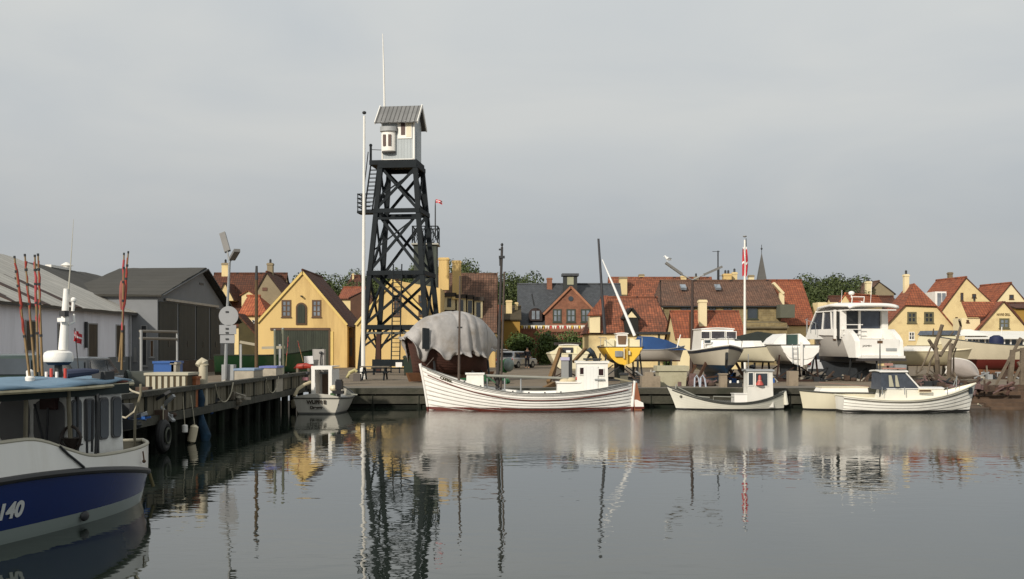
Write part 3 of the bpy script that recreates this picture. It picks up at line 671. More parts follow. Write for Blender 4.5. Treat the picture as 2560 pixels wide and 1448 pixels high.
# ---- yellow boathouses
yh = gable_house('yellow_boathouse', 'yellow gabled boathouse with big dark green door, arched hatch and brown tiled roof', 'house', 95, (643, 806), (757, 680), (868, 812), 9.5, YEL, T_BRN, over=.3, verge=YELTRIM)
a, b_, c, d = X(686, 95), X(822, 95), ZG, Z(826, 95)
GDOOR = bands('dark_green_boards', rgb(72, 80, 66, .5), rgb(42, 48, 40, .4), .2, 0, .08)
o = MB().box(a, b_, 94.94, 95.02, c, d).build('boathouse_door', GDOOR, yh)
m = MB(); m.box(a - .35, b_ + .1, 94.9, 95.05, d, d + .22); m.box(b_, b_ + .14, 94.9, 95.05, c, d); m.build('door_frame', BRWND, yh)
MB().box(b_ + .16, b_ + .4, 94.93, 95.03, c, d - .1).build('door_jamb', YELTRIM, yh)
for p0, p1 in ((704, 728), (780, 803)): win(yh, p0, 750, p1, 793, 95, BRWND, (1, 2), GLASSL, .13)
a, b_ = X(740, 95), X(767, 95); c, d = Z(812, 95), Z(770, 95); r_ = (b_ - a) / 2
arc = [(a + r_ + r_ * math.cos(t), d + r_ * math.sin(t)) for t in [math.pi * k / 12 for k in range(13)]]
MB().prism([(a, c), (b_, c)] + arc, 94.9, 95.0).build('hatch_surround', BRWND, yh)
s_ = .14; arc = [(a + r_ + (r_ - s_) * math.cos(t), d + (r_ - s_) * math.sin(t)) for t in [math.pi * k / 12 for k in range(13)]]
MB().prism([(a + s_, c + s_), (b_ - s_, c + s_)] + arc, 94.86, 94.92).build('arched_hatch', GDOOR, yh)
m = MB(); x = X(755, 95); m.bar((x, 94.6, Z(741, 95)), (x, 95, Z(741, 95)), .12, .12); m.build('hoist_hook', DARKM, yh)

sg = thing('timber_gate', 'narrow brown board gate between the two yellow boathouses', 'gate', (X(879, 96), 96, ZG))
MB().box(X(869, 96), X(887, 96), 95.95, 96.05, ZG, Z(820, 96)).build('gate_leaf', bands('brown_gate_boards', rgb(128, 96, 60, .55), rgb(80, 58, 34, .4), .13, 0, .15), sg)
MB().box(X(876, 96), X(881, 96), 95.9, 95.96, Z(890, 96), Z(845, 96)).build('gate_bar', DARKM, sg)

YT = 90
ph = gable_house('yellow_pilot_house', 'yellow gabled house standing right behind the dark lookout tower', 'house', YT, (889, 812), (982, 699), (1100, 822), 7, YEL, T_WTH, over=.2, verge=YELTRIM)
for p0, p1 in ((984, 1000), (1046, 1066)): win(ph, p0, 738, p1, 790, YT, BRWND, (1, 2), GLASS, .1)
MB().prism([(X(985, YT), Z(700, YT)), (X(1100, YT), Z(720, YT)), (X(1100, YT), ZG), (X(985, YT), ZG)], YT + .5, YT + 6).build('side_wing_wall', YEL, ph)
lo = MB(); 
rh = ridge_house('tiled_house', 'yellow walled house with mottled brown tile roof and flat topped dormers right of the tower', 'house', 96, 1085, 1238, 830, 690, 5, YEL, T_WTH, group=None)
for (p0, p1, e_, b__) in ((1108, 1138, 742, 775), (1142, 1165, 746, 785), (1168, 1182, 748, 790), (1186, 1206, 752, 800)):
    z0, z1 = Z(b__, 97), Z(e_, 97); m = MB().box(X(p0, 97), X(p1, 97), 97.0, 100.5, z0, z1); o = m.build('dormer', CRM2, rh)
    MB().box(X(p0, 97) - .12, X(p1, 97) + .12, 96.8, 100.6, z1, z1 + .35).build('dormer_roof', mat('dark_lead', rgb(78, 68, 60, .5), .8, .2), o)
    xx = (X(p0, 97) + X(p1, 97)) / 2; MB().box(xx - .18, xx + .18, 96.97, 97.02, z0 + .25, z1 - .15).build('pane', GLASS, o)
chimney(rh, 1096, 1124, 645, 712, 98, YEL, YEL); chimney(rh, 1130, 1154, 652, 735, 97.2, YEL, YEL)
tw = thing('watch_tower', 'square dark green lookout turret with railed roof rising behind the black tower', 'tower', (X(1064, 92.5), 92.5, ZG))
a, b_ = X(1034, 91.5), X(1091, 91.5); zt = Z(612, 91.5)
TG = bands('green_grey_boards', rgb(86, 94, 84, .55), rgb(58, 64, 56, .4), .25, 0, .1)
MB().box(a, b_, 91.5, 93.5, ZG, zt).build('wall', TG, tw)
MB().box(a - .18, b_ + .18, 91.3, 93.7, zt, zt + .12).build('cornice', mat('grey_cornice', rgb(190, 188, 175, .7)), tw)
m = MB(); zr = Z(566, 91.5)
for yy in (91.4, 93.6):
    for k in range(5):
        x = a - .1 + (b_ - a + .2) * k / 4; m.bar((x, yy, zt + .12), (x, yy, zr), .08, .08)
        if k < 4:
            x2 = a - .1 + (b_ - a + .2) * (k + 1) / 4; m.bar((x, yy, zt + .2), (x2, yy, zr - .1), .05, .05); m.bar((x2, yy, zt + .2), (x, yy, zr - .1), .05, .05)
    m.bar((a - .15, yy, zr), (b_ + .15, yy, zr), .1, .08)
for x in (a - .1, b_ + .1): m.bar((x, 91.4, zr), (x, 93.6, zr), .1, .08); m.bar((x, 91.4, zt + .2), (x, 93.6, zr), .05, .05); m.bar((x, 93.6, zt + .2), (x, 91.4, zr), .05, .05)
m.build('roof_railing', BLACKT, tw)
m = MB(); x = X(1088, 91.5); m.tube([(x, 91.6, zr - 1), (x, 91.6, Z(515, 91.5)), (x, 91.6, Z(500, 91.5))], [.06, .05, .02], 8); m.build('flagpole', DARKM, tw)
DFLAG = None
def danish_flag(parent, p, w, h, name='flag', wave=.1, toward=1, droop=0):
    nx, nz = 12, 6; red, wh_ = MB(), MB()
    def q(u, v):
        x = p[0] + toward * u * w * (1 - .35 * droop); y = p[1] + wave * w * math.sin(u * 7 + v) * u + .12 * droop * math.sin(u * 14 + v * 2)
        return (x, y, p[2] - v * h - u * u * w * (.08 + droop * .8))
    for i in range(nx):
        for j in range(nz):
            a_ = [q(i / nx, j / nz), q((i + 1) / nx, j / nz), q((i + 1) / nx, (j + 1) / nz), q(i / nx, (j + 1) / nz)]
            cross = i == 4 or j == 2
            (red).add(a_, [(0, 1, 2, 3)], 1 if cross else 0)
    return red.build(name, [mat('flag_red', (.5, .03, .04), .8, .1), mat('flag_white', (.75, .75, .75), .8, .05)], parent)
danish_flag(tw, (X(1089, 91.5), 91.6, Z(498, 91.5)), .6, .3, 'pennant', .12, 1, .25)

# ---- houses behind, left
h1 = ridge_house('red_roofed_house', 'house with long dark red roof behind the grey shed', 'house', 110, 505, 690, 815, 688, 5, CRM, T_BRN)
chimney(h1, 555, 573, 658, 694, 115, CRM, RENDER, 1); 
dormer(h1, 541, 583, 748, 708, 752, 110.4, 5, CRM, T_BRN)
dormer(h1, 604, 636, 738, 728, 775, 110.4, 3, CRM, T_RED)
h2 = gable_house('beige_gabled_house', 'beige rendered gable with a small round vent and chimney behind the yellow boathouse', 'house', 108, (622, 764), (667, 684), (716, 748), 9, RENDER, T_BRN, over=.25)
chimney(h2, 668, 684, 658, 700, 110, RENDER, RENDER, 1)
MB().lathe((X(662, 108), 107.95, Z(724, 108)), [(.3, -.0)], 8) if 0 else None
m = MB(); m.box(X(656, 108), X(668, 108), 107.94, 108.02, Z(727, 108), Z(719, 108)); m.build('gable_vent', mat('brick_vent', rgb(120, 80, 60, .6)), h2)
h3 = ridge_house('orange_roofed_annex', 'small house with hipped orange tile roof left of the yellow boathouse', 'house', 102, 600, 668, 788, 744, 3.5, CRM, T_ORG, rpx=(620, 648))
win(h3, 612, 800, 624, 832, 102, WHITE, (1, 1)); win(h3, 630, 800, 641, 832, 102, WHITE, (1, 1))
h4 = thing('lean_to_shed', 'low moss brown roofed lean-to behind the dark mooring post', 'shed', (X(625, 99), 99, ZG))
MB().prism([(X(600, 99), ZG), (X(645, 99), ZG), (X(645, 99), Z(838, 99)), (X(600, 99), Z(790, 99))], 98.5, 101).build('wall', mat('moss_boards', rgb(92, 84, 50, .5), .9, .3), h4)
MB().slab((X(648, 99), 98.3, Z(844, 99)), (X(648, 99), 101.2, Z(844, 99)), (X(596, 99), 101.2, Z(786, 99)), (X(596, 99), 98.3, Z(786, 99)), .12).build('roof', T_BRN, h4)
h5 = ridge_house('distant_hipped_house', 'distant house with small hipped red roof among the trees left of the tower', 'house', 150, 866, 905, 718, 692, 3, CRM2, T_BRN, rpx=(880, 900)); chimney(h5, 880, 886, 684, 700, 152, CRM)
h6 = ridge_house('distant_red_roof', 'low distant red roof between the yellow boathouse and the white flagpole', 'house', 135, 848, 915, 748, 722, 4, CRM, T_RED)
h7 = gable_house('distant_brown_gable', 'narrow brown shed gable beyond the roof valley of the boathouses', 'house', 118, (876, 745), (906, 730), (930, 748), 5, mat('brown_boards', rgb(110, 70, 45, .5)), T_BRN)
h8 = ridge_house('orange_roof_house', 'low house with bright orange roof between tarped boat and masts', 'house', 112, 1190, 1250, 803, 769, 4, RENDER, T_ORG)
h9 = ridge_house('chimneyed_cottage', 'brown roofed cottage with square cream chimney left of the slate roofed house', 'house', 116, 1238, 1300, 800, 770, 4, OCHRE, mat('mossy_roof', rgb(96, 84, 60, .5), .9, .3)); chimney(h9, 1264, 1281, 751, 782, 118, CRM); chimney(h9, 1286, 1296, 756, 780, 119, CRM)

# ---- brick house with slate roof
bk = ridge_house('brick_house', 'brick house with slate roof, brick gable, arched dormer and roof turret', 'house', 120, 1297, 1560, 814, 714, 5.5, BRICK, SLATE)
Yb = 119.4; g = MB().prism([(X(1363, Yb), ZG), (X(1497, Yb), ZG), (X(1497, Yb), Z(788, Yb)), (X(1427, Yb), Z(716, Yb)), (X(1363, Yb), Z(780, Yb))], Yb, Yb + 5); o = g.build('brick_gable', BRICK, bk)
m = MB()
for e in (-1, 1):
    xe, ze = (X(1358, Yb), Z(784, Yb)) if e < 0 else (X(1502, Yb), Z(792, Yb)); xa, za = X(1427, Yb), Z(715, Yb)
    m.slab((xe, Yb - .15, ze), (xe, Yb + 5, ze), (xa, Yb + 5, za), (xa, Yb - .15, za), .12)
m.build('gable_roof', SLATE, o); m = MB(); m.bar((X(1358, Yb), Yb - .18, Z(786, Yb)), (X(1427, Yb), Yb - .18, Z(717, Yb)), .08, .22); m.bar((X(1502, Yb), Yb - .18, Z(794, Yb)), (X(1427, Yb), Yb - .18, Z(717, Yb)), .08, .22)
m.build('verge_brickwork', mat('pale_brick', rgb(190, 130, 95, .65)), o)
m = MB(); cx, cz = X(1427, Yb), Z(747, Yb); m.prism([(cx + .28 * math.cos(k * math.pi / 6), cz + .28 * math.sin(k * math.pi / 6)) for k in range(12)], Yb - .06, Yb + .02); m.build('round_window', GLASS, o)
for p0, p1 in ((1382, 1404), (1416, 1439), (1452, 1476)): win(bk, p0, 773, p1, 806, Yb, TRIMB, (1, 1), GLASSL, .14)
m = MB(); a, b_ = X(1322, Yb), X(1356, Yb); c, d = Z(802, Yb), Z(785, Yb); r_ = (b_ - a) / 2
pr = [(a, c), (b_, c)] + [(a + r_ + r_ * math.cos(k * math.pi / 12), d + r_ * .9 * math.sin(k * math.pi / 12)) for k in range(13)]
o = MB().prism(pr, Yb + .6, Yb + 4).build('arched_dormer', mat('dark_brown_trim', rgb(60, 40, 34, .5)), bk)
for q0, q1 in ((1330, 1338), (1341, 1349)): MB().box(X(q0, Yb), X(q1, Yb), Yb + .55, Yb + .62, Z(798, Yb), Z(777, Yb)).build('pane', GLASSL, o)
chimney(bk, 1366, 1381, 695, 728, 125, BRICK, BRICK)
m = MB().box(X(1408, 124), X(1442, 124), 123.2, 124.8, Z(730, 124), Z(691, 124)); o = m.build('roof_turret', mat('turret_boards', rgb(64, 68, 66, .5), .7, .15), bk)
MB().box(X(1404, 124), X(1446, 124), 123, 125, Z(691, 124), Z(685, 124)).build('turret_roof', SLATE, o)
MB().box(X(1417, 124), X(1433, 124), 123.14, 123.22, Z(713, 124), Z(694, 124)).build('pane', mat('pale_turret_glass', rgb(190, 190, 160, .6), .3), o)
MB().tube([(X(1330, 119), 119.4, Z(735, 119)), (X(1336, 119), 119.4, Z(765, 119))], .07, 6).build('roof_bracket', DARKM, bk)
bt = thing('bunting', 'zigzag string of red, white and yellow pennants under the eave of the brick house', 'bunting', (X(1370, 118), 118.2, Z(814, 118)))
m = MB(); cs = [mat('bunting_white', (.75, .72, .65)), mat('bunting_red', (.5, .04, .04)), mat('bunting_yellow', (.65, .45, .06))]
for i, px in enumerate(range(1302, 1474, 6)):
    cidx = 0 if i % 3 else (1 if 11 < i < 19 else 2); x0_, x1_ = X(px, 118), X(px + 6, 118); z = Z(814, 118)
    m.add([(x0_, 118.2, z), (x1_, 118.2, z), ((x0_ + x1_) / 2, 118.18, z - .42), (x0_, 118.22, z), (x1_, 118.22, z), ((x0_ + x1_) / 2, 118.2, z - .42)], [(0, 1, 2), (5, 4, 3)], cidx)
m.build('pennant_row', cs, bt, smooth=False); MB().tube([(X(1300, 118), 118.21, Z(813.5, 118)), (X(1476, 118), 118.21, Z(813.5, 118))], .03, 5).build('cord', ROPE, bt)
# ================================================================ buildings, right of the masts
og = ridge_house('orange_roofed_house', 'large house with long orange tile roof and plastered chimneys right of the slate roof', 'house', 124, 1535, 1800, 812, 698, 6, CRM, T_MIX)
chimney(og, 1547, 1568, 693, 735, 128, CRM, RENDER); chimney(og, 1596, 1611, 686, 718, 130.3, CRM, RENDER); chimney(og, 1700, 1716, 690, 712, 130, CRM, CRM); chimney(og, 1733, 1747, 692, 714, 130, RENDER, RENDER, 1)
hr = ridge_house('hipped_red_house', 'low house with hipped orange red tile roof and black gabled hatch dormer', 'house', 96, 1472, 1675, 832, 748, 4.2, CRM, T_MIX, rpx=(1505, 1640))
lg = MB().prism([(X(1474, 95.7), Z(832, 95.7)), (X(1500, 95.7), Z(832, 95.7)), (X(1500, 95.7), Z(785, 95.7)), (X(1474, 95.7), Z(791, 95.7))], 95.6, 98).build('side_bay', CRM2, hr)
m = MB(); m.slab((X(1468, 95.5), 95.4, Z(791, 95.5)), (X(1506, 95.5), 95.4, Z(789, 95.5)), (X(1520, 99), 99, Z(742, 99)), (X(1508, 99), 99, Z(742, 99)), .12); m.build('side_bay_roof', T_RED, lg)
dm = dormer(hr, 1562, 1596, 795, 772, 836, 95.6, 4, mat('black_boards', rgb(38, 38, 32, .5), .8, .2), mat('black_roof', rgb(35, 32, 28, .5), .8, .2), None, 'hatch_dormer', .16)
MB().prism([(X(1566, 95.5), Z(794, 95.5)), (X(1592, 95.5), Z(794, 95.5)), (X(1579, 95.5), Z(779, 95.5))], 95.52, 95.6).build('dormer_gable', CRM2, dm)
br = ridge_house('brown_roofed_house', 'long pale stone house with wide brown tile roof in the middle of the row', 'house', 110, 1657, 1952, 765, 706, 5, STONE, T_WTH, rpx=(1652, 1925), gut=DARKM)
for p0, p1, t_, b__ in ((1701, 1736, 768, 781), (1772, 1790, 768, 781), (1808, 1830, 768, 781), (1868, 1895, 768, 798)): win(br, p0, t_, p1, b__, 110, TRIMB, (1, 0) if p0 < 1850 else (0, 0), GLASS, .1)
for p0, p1 in ((1700, 1714), (1786, 1800)): m = MB(); m.slab((X(p0, 113), 112.4, Z(726, 113)), (X(p1, 113), 112.4, Z(726, 113)), (X(p1, 113), 113.3, Z(716, 113)), (X(p0, 113), 113.3, Z(716, 113)), .25); m.build('skylight', GLASSL, br)
chimney(br, 1806, 1828, 685, 712, 116, YEL, YEL, 2); chimney(br, 1829, 1843, 681, 712, 116.5, CRM, CRM, 1); chimney(br, 1870, 1885, 688, 712, 117, CRM2, RENDER)
MB().tube([(X(1656, 109.8), 109.85, Z(768, 110)), (X(1656, 109.8), 109.85, ZG)], .1, 6).build('downpipe', mat('pale_pipe', rgb(195, 185, 150, .7)), br)
m = MB(); m.box(X(1650, 108), X(1958, 108), 106.5, 109.9, ZG, Z(808, 108)); m.build('annex_wall', STONE, br)
m = MB(); m.slab((X(1645, 108), 106.2, Z(822, 108)), (X(1962, 108), 106.2, Z(822, 108)), (X(1962, 109.9), 109.9, Z(806, 108)), (X(1645, 109.9), 109.9, Z(806, 108)), .12)
m.build('annex_roof', mat('pale_moss_roof', rgb(140, 128, 100, .6), .95, .25, 1, .3), br)
og2 = ridge_house('steep_orange_roof_house', 'house with tall plain orange roof and pale stepped gable edge beside the dark trees', 'house', 112, 1945, 2036, 812, 705, 5.5, CRM, T_RED)
m = MB(); m.bar((X(1932, 111.5), 111.4, Z(708, 111.5)), (X(1957, 111.5), 111.4, Z(735, 111.5)), .25, .75, up=(0, 1, 0)); m.box(X(1948, 111.5), X(1959, 111.5), 111.2, 111.7, Z(770, 111.5), Z(733, 111.5)); m.build('gable_edge', CRM2, og2)
MB().box(X(1946, 109), X(1982, 109), 108.2, 110.5, Z(795, 109), Z(762, 109)).build('flat_roofed_bay', mat('green_grey_bay', rgb(110, 112, 96, .6), .8, .1), og2)
m = MB(); m.box(X(2038, 116), X(2060, 116), 115, 117, ZG, Z(757, 116)); m.box(X(2068, 116), X(2088, 116), 115, 117, ZG, Z(757, 116)); m.box(X(2020, 116), X(2095, 116), 115.4, 116.6, ZG, Z(790, 116))
tag(m.build('garden_wall', CRM2, None, (X(2055, 116), 116, ZG)), 'cream wall with two tall piers below the dark trees', 'wall')
sh = ridge_house('small_cottage', 'small cottage with bright red roof and cream chimney behind the navy striped boat', 'house', 88, 1692, 1862, 848, 784, 3, CRM, T_RED)
chimney(sh, 1745, 1767, 750, 802, 89.5, CRM2, CRM2); 
MB().box(X(1694, 87.5), X(1725, 87.5), 87.2, 88, ZG, Z(846, 87.5)).build('end_wall', CRM2, sh); MB().box(X(1725, 87.5), X(1733, 87.5), 87.1, 88, ZG, Z(780, 87.5)).build('corner_post', mat('brown_post', rgb(130, 75, 35, .5)), sh)
ov_ = thing('open_shed', 'open sided shed roof on posts over the blue covered boat', 'shed', (X(1640, 93), 93, ZG))
m = MB(); m.box(X(1588, 92), X(1682, 92), 91.5, 94, Z(836, 92), Z(833, 92) + .1); m.build('roof', DARKM, ov_)
for px in (1592, 1645, 1676): MB().box(X(px, 91.8), X(px + 5, 91.8), 91.7, 91.9, ZG, Z(836, 92)).build('post', TRIMB, ov_)
# steeple, aerials
st = thing('church_spire', 'thin grey church spire rising far behind the brown roofed house', 'church', (X(1904, 230), 230, ZG))
m = MB(); cx = X(1904, 230); zb, zt = Z(712, 230), Z(630, 230)
m.add([(cx - 1.05, 229, zb), (cx + 1.05, 229, zb), (cx + 1.05, 231.1, zb), (cx - 1.05, 231.1, zb), (cx, 230, zt)], [(0, 1, 4), (1, 2, 4), (2, 3, 4), (3, 0, 4), (3, 2, 1, 0)])
m.build('spire', mat('spire_lead', rgb(110, 108, 104, .6), .7, .1), st); MB().box(cx - 1.1, cx + 1.1, 228.9, 231.1, ZG, zb + .1).build('belfry', STONE, st)
m = MB(); m.tube([(cx, 230, zt - .3), (cx, 230, Z(612, 230))], .06, 5); m.ball((cx, 230, Z(622, 230)), .22); m.build('weathercock', DARKM, st)
ae = thing('roof_aerial', 'tall thin television aerial above the brown roof', 'aerial', (X(1795, 115), 115, Z(708, 115)))
m = MB(); x = X(1795, 115); m.tube([(x, 115, Z(715, 115)), (x, 115, Z(627, 115))], .07, 6); m.bar((x - .6, 115, Z(629, 115)), (x + .2, 115, Z(629, 115)), .05); m.bar((x - .1, 115, Z(690, 115)), (x + .6, 115, Z(690, 115)), .05); m.tube([(x + .03, 115, Z(700, 115)), (x + .03, 115, Z(668, 115))], .13, 6); m.build('aerial_mast', DARKM, ae)
# flagpole with hanging flag
fp = thing('flagpole', 'white flagpole with a drooping red and white flag in front of the brown roof', 'flagpole', (X(1862, 84), 84, ZG))
x = X(1862, 84); m = MB(); m.tube([(x, 84, ZG), (x, 84, Z(600, 84))], [.12, .07], 8); m.build('pole', WHITE, fp); MB().ball((x, 84, Z(591, 84)), .16, sz=.5).build('finial', GREYM, fp)
MB().tube([(x + .12, 84, Z(625, 84)), (x + .1, 84, Z(596, 84))], .03, 5).build('halyard', DARKM, fp)
m = MB(); rows = []
for j in range(15):
    v = j / 14; z = Z(620 + 72 * v, 84); c_ = []
    for i in range(9):
        u = i / 8; c_.append((x - .18 + .46 * u * (.75 + .25 * math.sin(v * 3)), 84 + .14 * math.sin(u * 13 + v * 2), z + .1 * math.sin(u * 9)))
    rows.append(c_)
for j in range(14):
    for i in range(8): m.add([rows[j][i], rows[j][i + 1], rows[j + 1][i + 1], rows[j + 1][i]], [(0, 1, 2, 3)], 1 if (i == 2 or j in (0, 7, 14)) else 0)
m.build('flag', [mat('flag_red', (.32, .045, .05)), mat('flag_white', (.75, .75, .75))], fp)
# ---- cream houses far right
YC = 104
c1 = thing('half_hipped_cream_house', 'cream gabled house with half hipped red roof and two paired windows', 'house', (X(2300, YC), YC + 3, ZG))
xl, xr = X(2205, YC), X(2400, YC)
MB().prism([(xl, ZG), (xr, ZG), (xr, Z(838, YC)), (X(2338, YC), Z(765, YC)), (X(2263, YC), Z(765, YC)), (xl, Z(825, YC))], YC, YC + 5, dx=.5).build('wall', CRM, c1)
pk = (X(2287, YC + 2), YC + 2.2, Z(709, YC + 2)); bk_ = (X(2262, YC + 8) , YC + 8, Z(700, YC + 8)); m = MB()
lT, rT = (X(2261, YC), YC - .2, Z(764, YC)), (X(2341, YC), YC - .2, Z(767, YC))
lB, rB = (X(2201, YC), YC - .2, Z(828, YC)), (X(2404, YC), YC - .2, Z(842, YC))
m.add([lT, rT, pk], [(0, 1, 2)], 0, [[(0, 0), (3, 0), (1.5, 3)]])
m.add([lB, lT, pk, (pk[0] + .5, YC + 5.2, pk[2]), (lB[0] + .5, YC + 5.2, lB[2])], [(0, 1, 2, 3, 4)], 0, [[(0, 0), (0, 3.4), (2.2, 5.6), (8.2, 5.6), (8.2, 0)]])
m.add([rB, rT, pk, (pk[0] + .5, YC + 5.2, pk[2]), (rB[0] + .5, YC + 5.2, rB[2])], [(4, 3, 2, 1, 0)], 0, [[(0, 0), (8, 0), (8, 5), (2, 5), (0, 3)]])
c1r = m.build('roof', T_RED, c1, smooth=False); sol = c1r.modifiers.new('thickness', 'SOLIDIFY'); sol.thickness = .12; sol.offset = 0
for p0, p1 in ((2268, 2291), (2310, 2334)): win(c1, p0, 780, p1, 808, YC, mat('grey_green_frame', rgb(120, 115, 85, .6)), (1, 1), GLASS, .16)
win(c1, 2272, 830, 2286, 850, YC, WHITE, (1, 1)); chimney(c1, 2258, 2272, 686, 722, YC + 4, CRM2, CRM2, 1)
c1b = ridge_house('red_roofed_rear_house', 'low house with dull red roof between the dark trees and cream gables', 'house', 118, 2100, 2262, 800, 745, 4, CRM, T_BRN)
c1c = gable_house('distant_orange_gable', 'small bright orange roof peeping over the white motor cruiser', 'house', 112, (2102, 752), (2112, 738), (2122, 752), 6, CRM, T_ORG, dx=5.5)
c1d = gable_house('distant_grey_gable', 'distant grey rendered gable with pale chimney behind the motor cruiser', 'house', 132, (2160, 745), (2197, 706), (2235, 735), 6, RENDER, T_WTH); chimney(c1d, 2163, 2178, 704, 745, 131, CRM2, CRM2, 1)
c2 = gable_house('tall_cream_house', 'tall cream gabled house with red roof and white framed dormer at the right', 'house', 116, (2322, 822), (2415, 697), (2500, 778), 5.5, CRM, T_RED, dx=-1.0)
win(c2, 2401, 732, 2408, 752, 116, BRWND, (0, 0)); win(c2, 2430, 735, 2440, 744, 116, BRWND, (0, 0)); win(c2, 2388, 793, 2394, 818, 116, BRWND, (0, 0)); win(c2, 2399, 796, 2405, 812, 116, BRWND, (0, 0))
chimney(c2, 2369, 2381, 681, 718, 122, mat('brown_chimney', rgb(150, 130, 100, .6)), mat('brown_chimney', rgb(150, 130, 100, .6)))
MB().tube([(X(2436, 115.8), 115.85, Z(752, 116)), (X(2436, 115.8), 115.85, Z(742, 116))], .1, 6).build('wall_lamp', DARKM, c2)
m = MB().box(X(2338, 117), X(2366, 117), 117, 120, Z(775, 117), Z(729, 117)); o = m.build('dormer', WHITE2, c2); MB().box(X(2343, 117), X(2352, 117), 116.9, 117, Z(765, 117), Z(733, 117)).build('pane', GLASSL, o); MB().box(X(2355, 117), X(2363, 117), 116.9, 117, Z(765, 117), Z(733, 117)).build('pane', GLASSL, o)
c3 = gable_house('far_cream_gable', 'farther cream gable with small dark square window and red roof at the right edge', 'house', 122, (2462, 790), (2527, 711), (2580, 775), 5.5, CRM2, T_RED, dx=-1.0)
win(c3, 2523, 737, 2534, 748, 122, BRWND, (0, 0))
c4 = thing('grill_house', 'cream gabled waterside house with dark lettering above its window and a white awning', 'house', (X(2500, 96), 98, ZG))
Y4 = 96; MB().prism([(X(2440, Y4), ZG), (X(2575, Y4), ZG), (X(2575, Y4), Z(832, Y4)), (X(2508, Y4), Z(756, Y4)), (X(2440, Y4), Z(832, Y4))], Y4, Y4 + 4.1, dx=.9).build('wall', CRM, c4)
m = MB()
for xe in (X(2436, Y4), X(2579, Y4)):
    m.slab((xe, Y4 - .15, Z(836, Y4)), (xe + .9, Y4 + 4.2, Z(836, Y4)), (X(2508, Y4) + .9, Y4 + 4.2, Z(755, Y4)), (X(2508, Y4), Y4 - .15, Z(755, Y4)), .12)
m.build('roof', T_RED, c4)
win(c4, 2498, 796, 2523, 821, Y4, mat('grey_green_frame', rgb(120, 115, 85, .6)), (1, 1), GLASSL, .13)
text('HAVNE GRILL', .32, mat('brown_letters', rgb(110, 80, 40, .5)), c4, (X(2508.5, Y4), Y4 - .02, Z(787, Y4)), (R(90), 0, 0), sx=.62, bold=.008)
MB().box(X(2405, 97), X(2450, 97), 97, 99, ZG, Z(795, 97)).build('wing_wall', CRM2, c4)
m = MB(); m.slab((X(2418, 96.8), 96.8, Z(794, 97)), (X(2462, 96.8), 96.8, Z(794, 97)), (X(2495, 98.5), 98.5, Z(757, 98.5)), (X(2403, 98.5), 98.5, Z(757, 98.5)), .12); m.build('wing_roof', T_RED, c4)
win(c4, 2416, 800, 2422, 806, 97, BRWND, (0, 0))
aw = MAW = mat('white_canvas', (.74, .72, .66), .8, .05)
m = MB(); m.slab((X(2412, 88), 88, Z(848, 88)), (X(2600, 88), 88, Z(848, 88)), (X(2600, 93), 93, Z(831, 93)), (X(2412, 93), 93, Z(829, 93)), .08); m.build('awning', MAW, c4)
m = MB()
for k in range(11):
    x = X(2414 + k * 16, 88.5); m.box(x - .05, x + .05, 88.4, 88.5, ZG, Z(848, 88.5))
m.build('awning_frame', WHITE, c4); MB().box(X(2414, 92), X(2600, 92), 91.5, 91.6, ZG, Z(846, 92)).build('glass_front', GLASS, c4)
c5 = ridge_house('ochre_house', 'ochre walled house with dark red roof at the far right edge', 'house', 108, 2541, 2640, 772, 762, 3, OCHRE, T_BRN)
pt_ = thing('pagoda_tent', 'white peaked canvas tent beside the waterside grill house', 'tent', (X(2415, 90), 90, ZG))
m = MB(); cx, cy, zz = X(2418, 90), 90, Z(840, 90)
m.add([(cx - 1.3, cy - 1.3, zz), (cx + 1.3, cy - 1.3, zz), (cx + 1.3, cy + 1.3, zz), (cx - 1.3, cy + 1.3, zz), (cx - .3, cy, zz + .55), (cx + .3, cy, zz + .55)], [(0, 1, 5, 4), (1, 2, 5), (2, 3, 4, 5), (3, 0, 4)]); m.build('canopy', MAW, pt_)
for sx in (-1, 1):
    for sy in (-1, 1): MB().tube([(cx + 1.25 * sx, cy + 1.25 * sy, ZG), (cx + 1.25 * sx, cy + 1.25 * sy, zz)], .04, 6).build('pole', WHITE, pt_)

# ================================================================ trees
protos = [tree_proto(s, h, rx, rz, nb, 15000, .14, 'dense green broadleaf tree standing behind the town roofs', 'trees behind the town') for s, h, rx, rz, nb in ((1, 10, 4.6, 3.9, 30), (2, 11, 5.2, 4.3, 34), (3, 9, 4.0, 3.8, 26))]
spots = []
def topline(pts, px):
    for (a, ya), (b_, yb_) in zip(pts, pts[1:]):
        if a <= px <= b_: return ya + (yb_ - ya) * (px - a) / (b_ - a)
    return pts[-1][1]
line1 = [(690, 715), (760, 688), (800, 676), (840, 672), (870, 690), (900, 680), (950, 668), (1010, 660), (1090, 650), (1150, 652), (1200, 662), (1240, 684), (1290, 682), (1330, 690), (1365, 712)]
line2 = [(2030, 704), (2050, 690), (2080, 684), (2105, 692), (2130, 694), (2152, 712)]
rnd = random.Random(4)
for pts, a, b_, st_, Ys in ((line1, 700, 1362, 42, (150, 168)), (line2, 2030, 2150, 24, (135, 142))):
    px = a
    while px <= b_:
        for row, Yt in enumerate(Ys):
            p = px + rnd.uniform(-8, 8); top = topline(pts, px) + (18 + rnd.uniform(0, 14) if row == 0 else rnd.uniform(-1, 8))
            spots.append((p, top, Yt + rnd.uniform(-5, 5)))
        px += st_
first = [True] * 3
def place_tree(k, px, top, Y, wpx=None):
    pr = protos[k]; o = pr if first[k] else copy_tree(pr); first[k] = False
    hh = [10.4, 11.5, 9.3][k]; h = Z(top, Y) - ZG; s = h / hh; o.location = (X(px, Y), Y, ZG); o.scale = (min(s, 1.15) if not wpx else wpx * Y / F / [9.2, 10.4, 8][k],) * 2 + (s,); o.rotation_euler = (0, 0, rnd.random() * 6.28); return o
